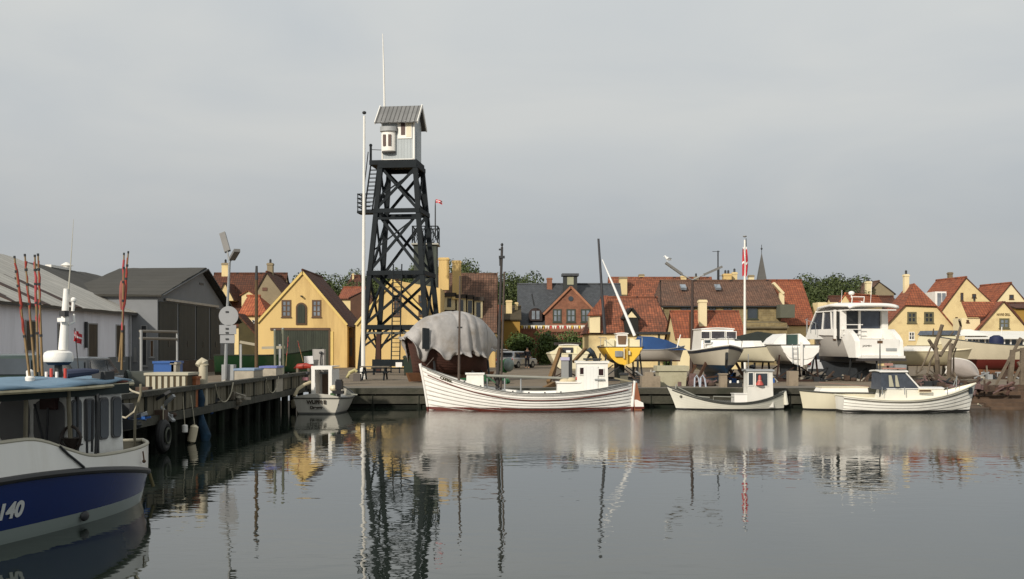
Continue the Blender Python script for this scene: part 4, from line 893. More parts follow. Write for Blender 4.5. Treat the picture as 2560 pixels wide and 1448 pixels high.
def spread(spots):
    n = len(spots)
    for i, (p, t_, Y) in enumerate(spots):
        o = place_tree(i % 3, p, t_, Y)
        o['label'] = ('leafy tree in the dark clump right of the steep orange roof' if p > 1900 else 'leafy tree among the wooded rise behind the tower and masts' if p > 1040 else 'leafy tree in the far greenery between yellow boathouse and tower')
        o['group'] = 'trees right of the orange roof' if p > 1900 else 'trees behind the masts' if p > 1040 else 'trees left of the tower'
spread(spots)
# ivy and bushes in front of the brick house
def bush(px, Y, wpx, py_top, seed, label, nleaf=3500, group=None, dy=1.2, leaf=.12):
    w = wpx * Y / F / 2; h = Z(py_top, Y) - ZG
    t = thing('leafy_bush', label, 'bush', (X(px, Y), Y, ZG), 0, group, local=True)
    crown_mesh(w, dy, h * .55, 26, nleaf, leaf, seed, (0, 0, h * .47), .9).build('crown', IVY, t, smooth=False)
    m = MB()
    for k in range(5): m.tube([(w * (k - 2) * .2, 0, -.1), (w * (k - 2) * .3, .1, h * .6)], [.05, .02], 5)
    m.build('stems', BARK, t); return t
bush(1300, 112, 90, 822, 21, 'dark leafy bush left below the bunting, behind the open van')
bush(1365, 110, 80, 826, 22, 'dark leafy bush under the middle of the bunting, with round signs in front')
bush(1430, 112, 90, 818, 23, 'tallest of the dark leafy bushes, under the brick gable')
bush(1240, 110, 50, 832, 24, 'low green bush beside the end of the tarped boat')
bush(1668, 80, 26, 872, 25, 'small green bush at the foot of the cream cottage wall', 900, None, .4, .08)

# ================================================================ the lookout tower
TC = Vector((-7.9, 77.5, ZG)); lt = thing('lookout_tower', 'tall black timber lookout tower with braced legs and a small white hut on top', 'tower', TC, R(-7), None, local=True)
zT = 14.6; bw, tw_ = 2.45, 1.24                   # heights above the ground; half widths at base and top
def hw(z): return bw + (tw_ - bw) * (z / zT)
LV = [0, 3.2, 7.0, 11.4, 14.6]
for sx, sy in ((-1, -1), (1, -1), (1, 1), (-1, 1)):
    MB().bar((sx * bw, sy * bw, 0), (sx * tw_, sy * tw_, zT), .32, .32).build('leg', BLACKT, lt)
for z in LV[1:]:
    m = MB(); h = hw(z) + .14
    for (a, b_) in (((-h, -h), (h, -h)), ((h, -h), (h, h)), ((h, h), (-h, h)), ((-h, h), (-h, -h))): m.bar((*a, z), (*b_, z), .14, .3)
    if z == 11.4:
        h2 = hw(z - .5) + .1; m.bar((-h2, -h2, z - .55), (h2, -h2, z - .55), .12, .16)
    m.build('cross_beam', BLACKT, lt)
m = MB()
for i in range(4):
    z0, z1 = LV[i] + (.4 if i == 0 else .15), LV[i + 1] - .15; a0, a1 = hw(z0), hw(z1)
    for f in range(4):
        def q(u, z, a):
            x, y = u * a, -a
            for _ in range(f): x, y = -y, x
            return (x, y, z)
        mm = MB(); 
        if i == 0: mm.bar(q(-1, z0 + 1.3, a0), q(-.2, z1, a1), .12, .14); mm.bar(q(1, z0 + 1.3, a0), q(.2, z1, a1), .12, .14)
        else: mm.bar(q(-1, z0, a0 + .02), q(1, z1, a1 + .02), .13, .19); mm.bar(q(1, z0, a0 - .08), q(-1, z1, a1 - .08), .13, .19)
        mm.build('brace', BLACKT, lt)
# extra iron tie bars seen on the upper bay
m = MB(); m.bar((-1.5, -1.5, 12.3), (1.25, -1.35, 14.2), .09, .09); m.bar((-1.7, -1.6, 8.6), (1.3, -1.5, 10.9), .09, .09); m.build('tie_bar', BLACKT, lt)
# stair with landing on the left
m = MB(); hs = hw(11.3)
for k in range(11):
    z = 11.5 + (zT - 11.5) * k / 11; x = -2.35 + .45 * k / 11; m.box(x - .05, x + .5, -1.3, -1.1, z, z + .05)
m.bar((-2.42, -1.3, 11.4), (-1.95, -1.3, 14.7), .07, .16); m.bar((-1.85, -1.3, 11.4), (-1.42, -1.3, 14.7), .07, .16); m.build('stair', BLACKT, lt)
m = MB(); m.box(-2.85, -1.4, -1.7, -.6, 11.25, 11.42); m.build('landing', BLACKT, lt)
m = MB()
for x in (-2.8, -2.5, -2.2): m.bar((x, -1.65, 11.4), (x, -1.65, 12.6), .06)
for z in (11.7, 12.0, 12.3, 12.6): m.bar((-2.85, -1.65, z), (-1.9, -1.65, z), .05, .07); m.bar((-2.8, -1.65, z), (-2.8, -.6, z), .05, .07)
m.tube([(-2.45, -1.45, 12.6), (-2.1, -1.45, 15.6)], .035, 6); m.build('stair_railing', BLACKT, lt)
m = MB(); m.box(-2.05, 1.36, -1.36, 1.36, zT + .1, zT + .42); m.build('platform', BLACKT, lt)
m = MB(); m.bar((-1.98, -1.2, zT + .4), (-1.98, -1.2, zT + 1.45), .14); m.ball((-1.98, -1.2, zT + 1.5), .12); m.bar((-1.98, -1.2, zT + 1.2), (-1.2, -1.2, zT + 1.15), .04); m.build('gate_post', BLACKT, lt)
# lower deck and ladder
m = MB(); m.box(-2.1, 1.8, -2.3, -1.2, 2.72, 2.86); m.build('lower_deck', mat('grey_deck', rgb(120, 124, 116, .5), .8, .2), lt)
m = MB(); 
for x in (-.15, .45): m.bar((x, -2.75, 0), (x, -2.0, 7.6), .07, .1)
for k in range(24): z = .3 + k * .3; m.bar((-.15, -2.75 + .75 * z / 7.6, z), (.45, -2.75 + .75 * z / 7.6, z), .05, .05)
m.build('ladder', BLACKT, lt)
MB().bar((-1.1, -2.4, 0), (-1.1, -2.4, 2.7), .3, .3).build('prop_post', mat('rust_brown_timber', rgb(80, 42, 24, .5), .8, .3), lt)
m = MB(); m.bar((-1.1, -2.4, 1.5), (-2.0, -2.4, 2.7), .12); m.bar((-1.1, -2.4, 1.5), (-.3, -2.4, 2.7), .12); m.build('prop_brace', BLACKT, lt)
# the hut
HW_ = bands('pale_grey_boards', rgb(186, 194, 196, .78), rgb(150, 158, 160, .6), .22, 0, .05, .6, .05, .4)
HWY = bands('pale_grey_side_boards', rgb(186, 194, 196, .78), rgb(150, 158, 160, .6), .22, 1, .05, .6, .05, .4)
zb = zT + .42; ze = zb + 2.85; hx, hy = 1.16, 1.2
hut = MB(); hut.prism([(-hy, zb), (hy, zb), (hy, ze), (0, ze + 1.15), (-hy, ze)], -hx, hx, axis='x'); hut = hut.build('hut', [HW_], lt)
m = MB()
for s in (-1, 1):
    m.slab((-1.55, s * 1.62, ze - .32), (1.45, s * 1.62, ze - .32), (1.45, 0, ze + 1.17), (-1.55, 0, ze + 1.17), .07)
m.build('hut_roof', bands('grey_corrugated_roof', rgb(150, 150, 148, .62), rgb(108, 106, 104, .5), .3, 0, .25, .6, .15, .8, uv=True), lt)
m = MB()
for x in (-1.58, 1.48):
    for s in (-1, 1): m.bar((x, s * 1.64, ze - .3), (x, 0, ze + 1.23), .06, .2, up=(0, 0, 1))
    m.build('barge_board', WHITE, lt); m = MB()
m = MB()
for k in range(5): m.box(-1.2 + k * .58, -1.1 + k * .58, -1.55, -1.15, ze - .3, ze - .15)
m.build('rafter_ends', WHITE, lt)
m = MB(); m.box(hx - .1, hx + .03, -hy - .03, -hy + .08, zb, ze); m.box(-hx - .03, -hx + .06, -hy - .03, -hy + .08, zb, ze); m.box(-hx, hx, -hy - .03, -hy, zb, zb + .08); m.build('corner_boards', WHITE, lt)
m = MB(); m.box(-.02, 1.0, -hy - .06, -hy + .02, zb + 1.5, zb + 2.75, 0); o = m.build('large_window', WHITE, lt)
MB().box(.22, .52, -hy - .08, -hy - .05, zb + 1.75, zb + 2.6).build('pane', mat('red_brown_shutter', rgb(95, 58, 44, .5), .5), o); MB().box(.6, .94, -hy - .075, -hy - .055, zb + 1.62, zb + 2.65).build('shutter', mat('cream_shutter', (.72, .66, .5), .6, .05), o)
m = MB(); n = 8; pts = [(-1.16, -hy)] + [(-.66 - .5 * math.cos(math.pi * k / n), -hy - .38 * math.sin(math.pi * k / n) ** .6) for k in range(n + 1)] + [(-.16, -hy)]
mb = MB().prism([(p[0], p[1]) for p in pts], zb + .62, zb + 2.0, axis='z'); bay = mb.build('bay_window', WHITE, lt)
MB().prism([(p[0] * 1.0 + (p[0] + .66) * .25, -hy + (p[1] + hy) * 1.35) for p in pts], zb + 2.0, zb + 2.32, axis='z').build('bay_roof', GREYP, bay)
MB().prism([(p[0] + .0, p[1]) for p in pts], zb + .5, zb + .62, axis='z').build('bay_sill', mat('bay_sill_grey', rgb(110, 108, 104, .5)), bay)
for xa in (-1.0, -.62): MB().box(xa, xa + .2, -hy - .42, -hy - .3, zb + .95, zb + 1.75).build('pane', mat('red_brown_shutter', rgb(95, 58, 44, .5)), bay)
MB().box(hx, hx + .03, -.55, .35, zb + .1, zb + 2.1).build('hut_door', HWY, lt); 
m = MB(); m.tube([(-1.3, .1, ze + .9), (-1.36, .1, ze + 4), (-1.44, .1, ze + 6.5)], [.075, .06, .025], 8); m.build('antenna', WHITE, lt)

# white flagpole beside the tower
fp2 = thing('flagpole', 'tall bare white flagpole standing just left of the black tower', 'flagpole', (X(908, 60.7), 60.7, ZG))
x = X(908, 60.7); m = MB(); m.tube([(x, 60.7, ZG + .5), (x, 60.7, Z(840, 60.7)), (x + .06, 60.7, Z(290, 60.7))], [.12, .11, .06], 10); m.build('pole', WHITE, fp2)
MB().lathe((x, 60.7, ZG), [(.25, 0), (.25, .12), (.19, .16), (.19, .6), (.14, .64)], 10).build('base', WHITE, fp2)
MB().ball((x + .06, 60.7, Z(282, 60.7)), .12, sz=.8).build('finial', DARKM, fp2)
# ================================================================ boats afloat along the far quay
BOOT = rgb(118, 50, 38, .6)
def boat(name, label, loc, rot, cat='boat', group=None): return thing(name, label, cat, loc, R(rot), group, local=True)
# main clinker boat (bow to the left); local +x = bow
Ym = 44.75; S = F / Ym
mb_ = boat('wooden_sailing_boat', 'long white clinker boat with red waterline, two masts and a white wheelhouse aft', (X(1321, Ym), Ym, 0), 180)
A = dict(Lh=8.6, B=2.75, zb=1.82, zm=.72, zst=1.16, zk=-.45, w0=0., tm=.46, rb=.35, rs=.12, am=.34, ab=1.05, ast=.8, fb=2.2, fs=2.1)
HM = paint2('white_clinker_paint', (.80, .78, .73), BOOT, .135, .4)
pt, zs, half = boat_hull(mb_, A, HM, mat('grey_deck_paint', (.28, .28, .27), .6, .1), mat('grey_gunwale', rgb(150, 150, 145, .6), .5, .1), strakes=11, deck=.3, nt=40, rail=.028, lap=.03, seam=mat('grimy_lap_shade', (.58, .55, .50), .7, .35, 4))  # seam colour paints the shade below the plank laps, with some dirt
m = MB()
for side in (1, -1): m.tube([pt(i / 40, (zs(i / 40) - .27 + .45) / (zs(i / 40) + .45), side, .03) for i in range(1, 40)], .024, 6)
m.build('rubbing_strake', mat('red_brown_strake', rgb(130, 68, 54, .6), .5, .15), mb_)
m = MB()
for side in (1, -1): m.tube([pt(i / 40, (zs(i / 40) - .06 + .45) / (zs(i / 40) + .45), side, .03) for i in range(1, 40)], .012, 5)
m.build('sheer_line', mat('grey_line', rgb(120, 118, 112, .5)), mb_)
stem = [pt(1, s, 1) for s in (0, .2, .4, .6, .8, 1.0)]
MB().tube([p + Vector((.03, 0, 0)) for p in stem] + [stem[-1] + Vector((.05, 0, .1))], [.04, .05, .05, .05, .055, .06, .06], 8).build('stem_post', HM, mb_)
sp_ = [pt(0, s, 1) for s in (0, .3, .6, 1.0)]
MB().tube([p - Vector((.05, 0, 0)) for p in sp_] + [sp_[-1] + Vector((-.06, 0, .04))], .06, 8).build('stern_post', HM, mb_)
xs = sp_[2].x
MB().prism([(xs - .08, -.3), (xs - .42, -.3), (xs - .40, .15), (xs - .22, 1.05), (xs - .22, 1.12), (xs - .02, 1.12), (xs + .0, .6), (xs - .1, .1)], -.035, .035).build('rudder', mat('orange_brown_rudder', rgb(176, 108, 72, .62), .5, .2), mb_)
MB().prism([(xs - .12, .05), (xs - .5, .05), (xs - .46, .3), (xs - .2, .42), (xs - .1, .42)], -.06, .06).build('rudder_blade', HM, mb_)
MB().bar((xs - .1, 0, 1.15), (xs + .75, 0, 1.32), .06, .06).build('tiller', mat('light_tiller', rgb(170, 160, 130, .6)), mb_)
def lx(px): return (1321 - px) / S           # photo column to this boat's own x
whm = bands('white_upright_boards', (.78, .78, .74), (.6, .6, .57), .14, 0, .05, .5, .03, .3)
wz0, wz1 = .85, Z(908, Ym) ; x0, x1 = lx(1518), lx(1441)
whs = cabin(mb_, x0, x1, 1.05, 1.0, wz0 - .25, wz1, WHITE, 'wheelhouse', .02, .0, WHITE, .06, .07, .03)
for a, b_, t_, bo in ((1494, 1506, 922, 938), (1448, 1457, 919, 935)):
    wpane(whs, lx(b_), lx(a), .52, Z(bo, Ym), Z(t_, Ym), mat('dark_red_pane', rgb(70, 40, 40, .4), .2, .3), WHITE)
MB().box(lx(1492) - 0, lx(1457), .525, .545, .62, wz1 - .12).build('door', whm, whs)
m = MB(); m.box(lx(1508), lx(1484), .54, .6, Z(948, Ym) - .03, Z(946, Ym)); m.build('step_bracket', GREYP, whs)
m = MB(); m.box(x0 + .25, x1 - .3, -.3, .3, wz1 + .13, wz1 + .2); m.tube([(x0 + .5, 0, wz1 + .1), (x0 + .5, 0, wz1 + .4)], .012, 5); m.build('roof_hatch', DARKM, whs)
eb = cabin(mb_, lx(1447), lx(1392), 1.0, 1.0, .45, Z(957, Ym), WHITE, 'engine_box', .0, .0, WHITE, .05, .05, .02)
m = MB(); m.ball((lx(1412), .25, Z(953, Ym)), .16, 1.5, 1, .8, 12); m.ball((lx(1428), .3, Z(950, Ym)), .13, 1.3, 1, .9, 12); m.build('canvas_bundle', mat('cream_canvas', rgb(220, 205, 170, .75), .9, .1), mb_)
fh = cabin(mb_, lx(1210), lx(1166), .9, .7, .9, Z(936, Ym), WHITE, 'fore_hatch', .02, .02, WHITE, .05, .05, .02)
hull_text('CARMA', .165, mat('olive_letters', rgb(96, 92, 62, .5)), mb_, pt, .885, .935, 1, .035, sx=1.0, bold=.006)
# masts
def mast(px0, py0, px1, py1, r0, r1, m_, nm='mast', parent=mb_, f=lx, yy=0, Yp=Ym, extra=None):
    p0 = (f(px0), yy, Z(py0, Yp)); p1 = (f(px1), yy, Z(py1, Yp)); return MB().tube([p0, p1], [r0, r1], 10).build(nm, m_, parent)
MAST = mat('grey_brown_mast', rgb(104, 88, 76, .55), .6, .25, 3)
MASTD = mat('dark_mast', rgb(70, 64, 60, .5), .6, .25, 3)
m1 = mast(1147, 955, 1150, 690, .055, .035, MAST); MB().box(lx(1156), lx(1143), -.03, .03, Z(821, Ym), Z(817, Ym)).build('mast_band', DARKM, m1)
m2 = mast(1243, 985, 1255, 618, .08, .05, MASTD)
m = MB(); m.box(lx(1262), lx(1247), -.09, .09, Z(646, Ym), Z(640, Ym)); m.box(lx(1258), lx(1247), -.05, .05, Z(626, Ym), Z(622, Ym)); m.ball((lx(1255), 0, Z(612, Ym)), .06); m.tube([(lx(1255), 0, Z(625, Ym)), (lx(1255.5), 0, Z(608, Ym))], .03); m.tube([(lx(1250), 0, Z(665, Ym)), (lx(1249.5), 0, Z(645, Ym))], .03); m.build('mast_fittings', DARKM, m2)
mast(1252, 975, 1261, 680, .05, .035, MAST, 'topping_spar')
m = MB(); m.tube([(lx(1238), .1, Z(960, Ym)), (lx(1250), .1, Z(968, Ym)), (lx(1232), .1, Z(985, Ym))], .04); m.tube([(lx(1243), 0, Z(975, Ym)), (lx(1243), 0, .6)], .13, 10); m.build('mast_step', DARKM, m2)
m = MB(); m.tube([(lx(1214), .25, Z(939, Ym)), (lx(1462), .25, Z(947, Ym))], [.06, .05], 8); o = m.build('boom', mat('pale_grey_spar', rgb(172, 172, 160, .6), .5, .1), mb_)
MB().tube([(lx(1438), .25, Z(946, Ym)), (lx(1460), .25, Z(947, Ym))], .065, 8).build('boom_end', REDM, o)
m = MB()
for px in (1218, 1262, 1302): m.tube([(lx(px), .2, Z(945, Ym)), (lx(px), .2, .55)], .03, 6)
m.build('boom_crutch', GREYP, mb_)
MB().tube([(lx(1058), 0, Z(925, Ym)), (lx(1084), 0, Z(895, Ym))], .02, 5).build('bow_rail', MAST, mb_)
m = MB()
for i in range(14, 34, 3): p = pt(i / 40, 1, 1); m.box(p.x - .03, p.x + .03, p.y - .1, p.y - .04, p.z - .02, p.z + .07)
m.build('toe_rail_blocks', DARKM, mb_)

# small cream open fishing boat with wheelhouse
Ys = 45.2; fb = boat('open_fishing_boat', 'small cream boat with dark gunwale and a white wheelhouse showing a red buoy', (X(1820, Ys), Ys, 0), 180)
A = dict(Lh=4.75, B=1.75, zb=.98, zm=.30, zst=.78, zk=-.35, w0=0., tm=.45, rb=.5, rs=.12, am=.34, ab=.95, ast=.75, fb=2.2, fs=2.1)
HS = paint2('cream_hull_paint', (.72, .70, .60), (.02, .02, .02), .055, .4)
pt, zs, half = boat_hull(fb, A, HS, mat('dark_grey_inside', (.07, .075, .07), .7, .2), mat('grey_green_gunwale', rgb(84, 86, 80, .5), .6, .1), strakes=9, deck=.22, nt=32, rail=.03, lap=.012, bulk_in=mat('dark_grey_inside', (.07, .075, .07)))
m = MB()
for side in (1, -1): m.tube([pt(i / 32, .93, side, .012) for i in range(1, 32)], .028, 6)
m.build('rubbing_strake', mat('grey_green_gunwale', (.1, .1, .1)), fb)
f2 = lambda px: (1820 - px) * Ys / F
x0, x1 = f2(1928), f2(1863); zt = Z(928, Ys)
w2 = cabin(fb, x0, x1, .85, .8, .1, zt, mat('dirty_white_paint', (.66, .64, .58), .5, .1, dirt=(.35, .3, .22), dirt_amt=.4), 'wheelhouse', .04, .02, GREYP, .07, .05, .03)
for a, b_, t_, bo in ((1866, 1877, 932, 962), (1884, 1913, 933, 964)):
    o = wpane(w2, f2(b_), f2(a), .41, Z(bo, Ys), Z(t_, Ys), GLASS, WHITE)
m = MB(); cx = f2(1899); m.lathe((cx, .44, Z(962, Ys)), [(.17, 0), (.15, .06), (.07, .2), (.06, .36), (.03, .42)], 10)
rb_ = m.build('traffic_cone_buoy', mat('faded_red_plastic', rgb(206, 90, 80, .7), .5, .15), None, (0, 0, 0))
rb_.parent = None; bpy.data.objects.remove(rb_)
bz = thing('marker_buoy', 'faded red cone shaped buoy seen in the window of the small wheelhouse', 'buoy', (X(1899, Ys - .47), Ys - .47, Z(962, Ys)))
MB().lathe((X(1899, Ys - .47), Ys - .49, Z(962, Ys)), [(.16, 0), (.15, .07), (.07, .2), (.065, .36), (.03, .42)], 10).build('body', mat('faded_red_plastic', rgb(206, 90, 80, .7), .5, .15), bz)
MB().lathe((X(1899, Ys - .47), Ys - .49, Z(962, Ys) + .15), [(.09, 0), (.08, .04)], 10).build('band', CREAM, bz)
cabin(fb, f2(1865), f2(1832), .7, .7, .05, Z(985, Ys), WHITE2, 'engine_box', 0, 0, WHITE2, .03, .03)
m = MB(); m.tube([(f2(1868), .2, Z(928, Ys)), (f2(1868), .2, Z(885, Ys))], .018, 6); m.box(f2(1878), f2(1855), .1, .3, Z(925, Ys), Z(922, Ys)); m.build('light_mast', GREYM, fb)
m = MB(); m.tube([(f2(1690), 0, .95), (f2(1740), .1, .55), (f2(1772), .2, .5)], .025); m.tube([(f2(1688), .1, .8), (f2(1690), .1, 1.05)], .03); m.tube([(f2(1780), .3, .35), (f2(1780), .3, .55), (f2(1840), .3, .52)], .022); m.build('fore_spar', mat('pale_grey_spar', (.4, .4, .35)), fb)
m = MB(); rnd = random.Random(2)
for k in range(9): m.ball((f2(1700 + k * 9), rnd.uniform(-.1, .3), .55 - k * .03), .07, 1, 1, .8, 8)
m.build('net_floats', mat('cork_floats', rgb(120, 118, 104, .5), .9, .3), fb)
m = MB(); m.tube([(f2(1960), .05, .75), (f2(1966), 0, .2)], .09, 8); m.build('rudder', HS, fb)
# white clinker cabin boat at the right, bow to the right
Yr = 43.4; cb = boat('clinker_cabin_boat', 'white clinker boat with low cabin and blue windscreen, bow pointing right', (X(2265, Yr), Yr, 0), 0)
A = dict(Lh=5.35, B=1.95, zb=1.14, zm=.5, zst=.66, zk=-.4, w0=.62, tm=.42, rb=.32, rs=.0, am=.34, ab=1.0, ast=.42, fb=2.2, fs=2.0)
HR = paint2('ivory_clinker_paint', (.78, .76, .69), (.015, .014, .013), .10, .4, dirty=.25)
pt, zs, half = boat_hull(cb, A, HR, WHITE2, mat('ivory_gunwale', (.72, .68, .54), .4, .05), strakes=8, deck=.06, nt=34, rail=.035, lap=.025, transom=True, seam=mat('grimy_lap_shade', (.58, .55, .5)))
m = MB()
for side in (1, -1): m.tube([pt(i / 34, .92, side, .02) for i in range(0, 34)], .02, 6)
m.build('rubbing_strake', mat('olive_strake', rgb(120, 112, 90, .5)), cb)
f3 = lambda px: (px - 2265) * Yr / F
c_ = cabin(cb, f3(2197), f3(2372), 1.3, .7, .42, Z(972, Yr), mat('warm_white_cabin', (.76, .73, .62), .4, .05), 'cabin', .14, .35, WHITE2, .03, .03, .05)
m = MB(); m.box(f3(2282), f3(2312), -.66, -.62, Z(972, Yr), Z(966, Yr)); c2_ = None
wpane(c_, f3(2283), f3(2312), -.62, Z(978, Yr), Z(972, Yr) - .02, BRWND, CREAM, 'port_light', t=.03)
ws = MB(); xa, xb = f3(2190), f3(2285); z0, z1 = Z(972, Yr), Z(930, Yr)
o = cabin(cb, xa, f3(2288), 1.2, .95, z0 - .02, z1, mat('slate_blue_canvas', rgb(88, 96, 110, .5), .6, .3, 5), 'canvas_shelter', .02, .55, WHITE2, .08, .05, .04)
for a, b_ in ((2210, 2222), (2226, 2236)): m = MB(); m.add([(f3(a) , -.603, z0 + .1), (f3(b_), -.588, z0 + .1), (f3(b_) - .1, -.575, z1 - .12), (f3(a) - .02, -.59, z1 - .12)], [(0, 1, 2, 3)]); m.build('pane', mat('clear_vinyl', rgb(205, 200, 175, .7), .2, .1), o)
m = MB(); m.tube([(f3(2254), -.45, z1 - .02), (f3(2290), -.5, z0)], .03, 6); m.tube([(f3(2254), .45, z1 - .02), (f3(2290), .5, z0)], .03, 6); m.build('windscreen_frame', WHITE2, o)
text('MILA', .085, DARKM, cb, (f3(2231), -.655, Z(967.5 + 1, Yr)), (R(90), 0, 0), sx=1.2)
MB().tube([(f3(2200), 0, .6), (f3(2200), 0, Z(880, Yr)), (f3(2200), 0, Z(848, Yr))], [.03, .025, .015], 6).build('mast', DARKM, cb)
m = MB(); m.box(f3(2194), f3(2206), -.05, .05, Z(859, Yr), Z(852, Yr)); m.build('mast_light', BRWND, cb)
m = MB(); m.bar((f3(2200), -.3, Z(921, Yr)), (f3(2258), -.3, Z(921, Yr)), .05, .05); m.box(f3(2205), f3(2225), -.35, -.25, Z(914, Yr), Z(908, Yr), 0); m.box(f3(2232), f3(2260), -.3, .3, Z(922, Yr), Z(912, Yr), 1); m.build('roof_gear', [mat('pink_grey_gear', rgb(190, 140, 125, .6)), GREYM], cb)
MB().box(f3(2414), f3(2422), -.36, -.27, Z(984, Yr), Z(968, Yr)).build('number_plate', mat('dark_blue_plate', rgb(40, 55, 66, .5)), cb)
m = MB()
for px in (2245, 2190, 2350): m.tube([(f3(px), -.75, Z(985, Yr)), (f3(px), -.73, Z(966, Yr))], .018, 6)
m.tube([(f3(2388), -.1, Z(968, Yr)), (f3(2390), -.1, Z(940, Yr)), (f3(2386), .1, Z(965, Yr))], .02, 6); m.build('stanchions', GREYM, cb)
m = MB(); m.tube([(f3(2445), 0, Z(1010, Yr)), (f3(2458), .2, Z(1016, Yr))], .03); m.build('mooring_line', ROPE, cb)
# older white boat partly behind it
Yo = 45.0; ob = boat('motor_boat', 'dull cream open boat lying partly hidden behind the clinker cabin boat', (X(2090, Yo), Yo, 0), 180)
A = dict(Lh=2.9, B=1.6, zb=.8, zm=.72, zst=.7, zk=-.3, w0=.8, tm=.5, rb=.2, rs=.05, am=.25, ab=.6, fb=2.6)
boat_hull(ob, A, paint2('old_cream_gelcoat', (.66, .61, .46), (.02, .02, .02), .06, .35), CREAM, mat('grey_rubber_band', rgb(96, 96, 88, .5)), deck=.12, nt=24, rail=.035, transom=True)
cabin(ob, -1.2, .9, 1.1, .9, .6, .93, WHITE2, 'deck_house', .05, .2, CREAM, .03, .03)
m = MB(); m.bar((-1.3, .3, .97), (.8, .3, 1.15), .04); m.build('stowed_spar', mat('pink_grey_spar', rgb(170, 140, 125, .5)), ob)

# small motor boat by the left corner, transom towards the camera
Yt = 42.2; tb = boat('motor_boat', 'small white motor boat seen from its stern with dark name lettering and an outboard', (X(803, Yt) - .0, Yt + 1.7, 0), 86)
A = dict(Lh=3.9, B=2.1, zb=.95, zm=.58, zst=.62, zk=-.3, w0=.86, tm=.4, rb=.3, rs=.0, am=.3, ab=.8, ast=.22, fb=2.2)
HT = paint2('pale_gelcoat', (.46, .44, .38), (.1, .1, .09), .06, .3, dirty=.4)
pt, zs, half = boat_hull(tb, A, HT, GREYP, mat('dark_rubber_band', (.05, .05, .04), .6), deck=.25, nt=24, rail=.04, transom=True)
cr = MB(); n = 8; ys = [-.86 + 1.72 * i / n for i in range(n + 1)]
top = [(-1.98, y, .66 + .13 * (1 - (y / .9) ** 2)) for y in ys]; bot = [(-1.98, y, .6) for y in ys]; top2 = [(-1.9, y, z) for _, y, z in top]; bot2 = [(-1.9, y, z) for _, y, z in bot]; k = n + 1
cr.add(top + bot + top2 + bot2, [f for i in range(n) for f in ((i, i + 1, k + i + 1, k + i), (2 * k + i + 1, 2 * k + i, 3 * k + i, 3 * k + i + 1), (i + 1, i, 2 * k + i, 2 * k + i + 1))])
tr = cr.build('transom_top', HT, tb)
DL = mat('dark_brown_letters', rgb(64, 52, 34, .5))
text('WUPPI II', .2, DL, tb, (-2.0, 0, .46), (R(90), 0, R(-90)), sx=1.0, bold=.01); text('Dragør', .16, DL, tb, (-2.0, 0, .25), (R(90), 0, R(-90)), sx=1.05, bold=.008)
f4 = lambda px: -(px - 803) * Yt / F            # photo column to local y
hz = Z(925, Yt)
m = MB()
for px in (780, 824): m.box(-1.1, -.95, f4(px) - .07, f4(px) + .07, .4, hz)
m.box(-1.1, -.95, f4(829), f4(775), hz, hz + .1); m.box(-1.1, 0.2, f4(829), f4(775), hz + .1, hz + .14); fr_ = m.build('wheelhouse_frame', WHITE2, tb)
m = MB(); m.box(0.1, .16, f4(829), f4(775), .4, hz); m.box(-.95, .1, f4(775) - .06, f4(775), .4, hz); m.box(-.95, .1, f4(829), f4(829) + .06, .4, hz); m.build('wheelhouse_wall', WHITE2, tb)
MB().box(.0, .09, f4(818), f4(786), .45, hz - .15).build('cabin_door', mat('brown_ply_door', rgb(122, 98, 76, .5), .6, .2), tb); MB().box(-.2, -.15, f4(820), f4(782), hz - .2, hz - .12).build('glass_strip', GLASSL, tb)
m = MB(); m.tube([(-1.5, f4(791), .5), (-1.5, f4(791), Z(958, Yt))], .025, 8); m.build('stern_pole', WHITE2, tb)
ou = MB(); y = f4(855); ou.box(-1.75, -1.45, y - .13, y + .13, .95, 1.27); ou.box(-1.72, -1.48, y - .1, y + .1, 1.27, 1.34); ou.tube([(-1.65, y, .95), (-1.72, y, .5), (-1.9, y, .35)], [.09, .07, .06]); ou.box(-1.9, -1.6, y - .2, y + .2, .78, .9); o = ou.build('outboard_motor', mat('black_cowling', (.02, .02, .022), .3, .1), tb)
m = MB(); m.ball((-1.4, f4(838), .98), .17, 1, 1, .8, 12); m.build('fender', CREAM, tb); MB().box(-1.6, -1.3, f4(842), f4(832), .6, .8).build('fuel_can', mat('green_can', (.05, .12, .04), .4), tb)
m = MB(); m.tube([(-1.6, f4(741), .68), (-1.5, f4(748), .95), (-1.3, f4(762), 1.12), (-1.0, f4(772), 1.2)], .07, 8); m.build('rolled_cover', mat('cream_canvas', (.5, .45, .35)), tb)
m = MB(); m.tube([(-1.0, f4(760), .9), (-.98, f4(763), 1.5)], .03); m.ball((-1.0, f4(764), 1.55), .09); m.box(-1.1, -.9, f4(766), f4(752), 1.28, 1.4, 1); m.build('net_gear', [DARKM, mat('pink_net', rgb(190, 130, 140, .6))], tb)
m = MB(); m.tube([(-1.3, f4(870), .76), (-1.2, f4(895), .72)], .03, 6); m.build('oar', mat('pale_oar', rgb(190, 190, 175, .6)), tb)
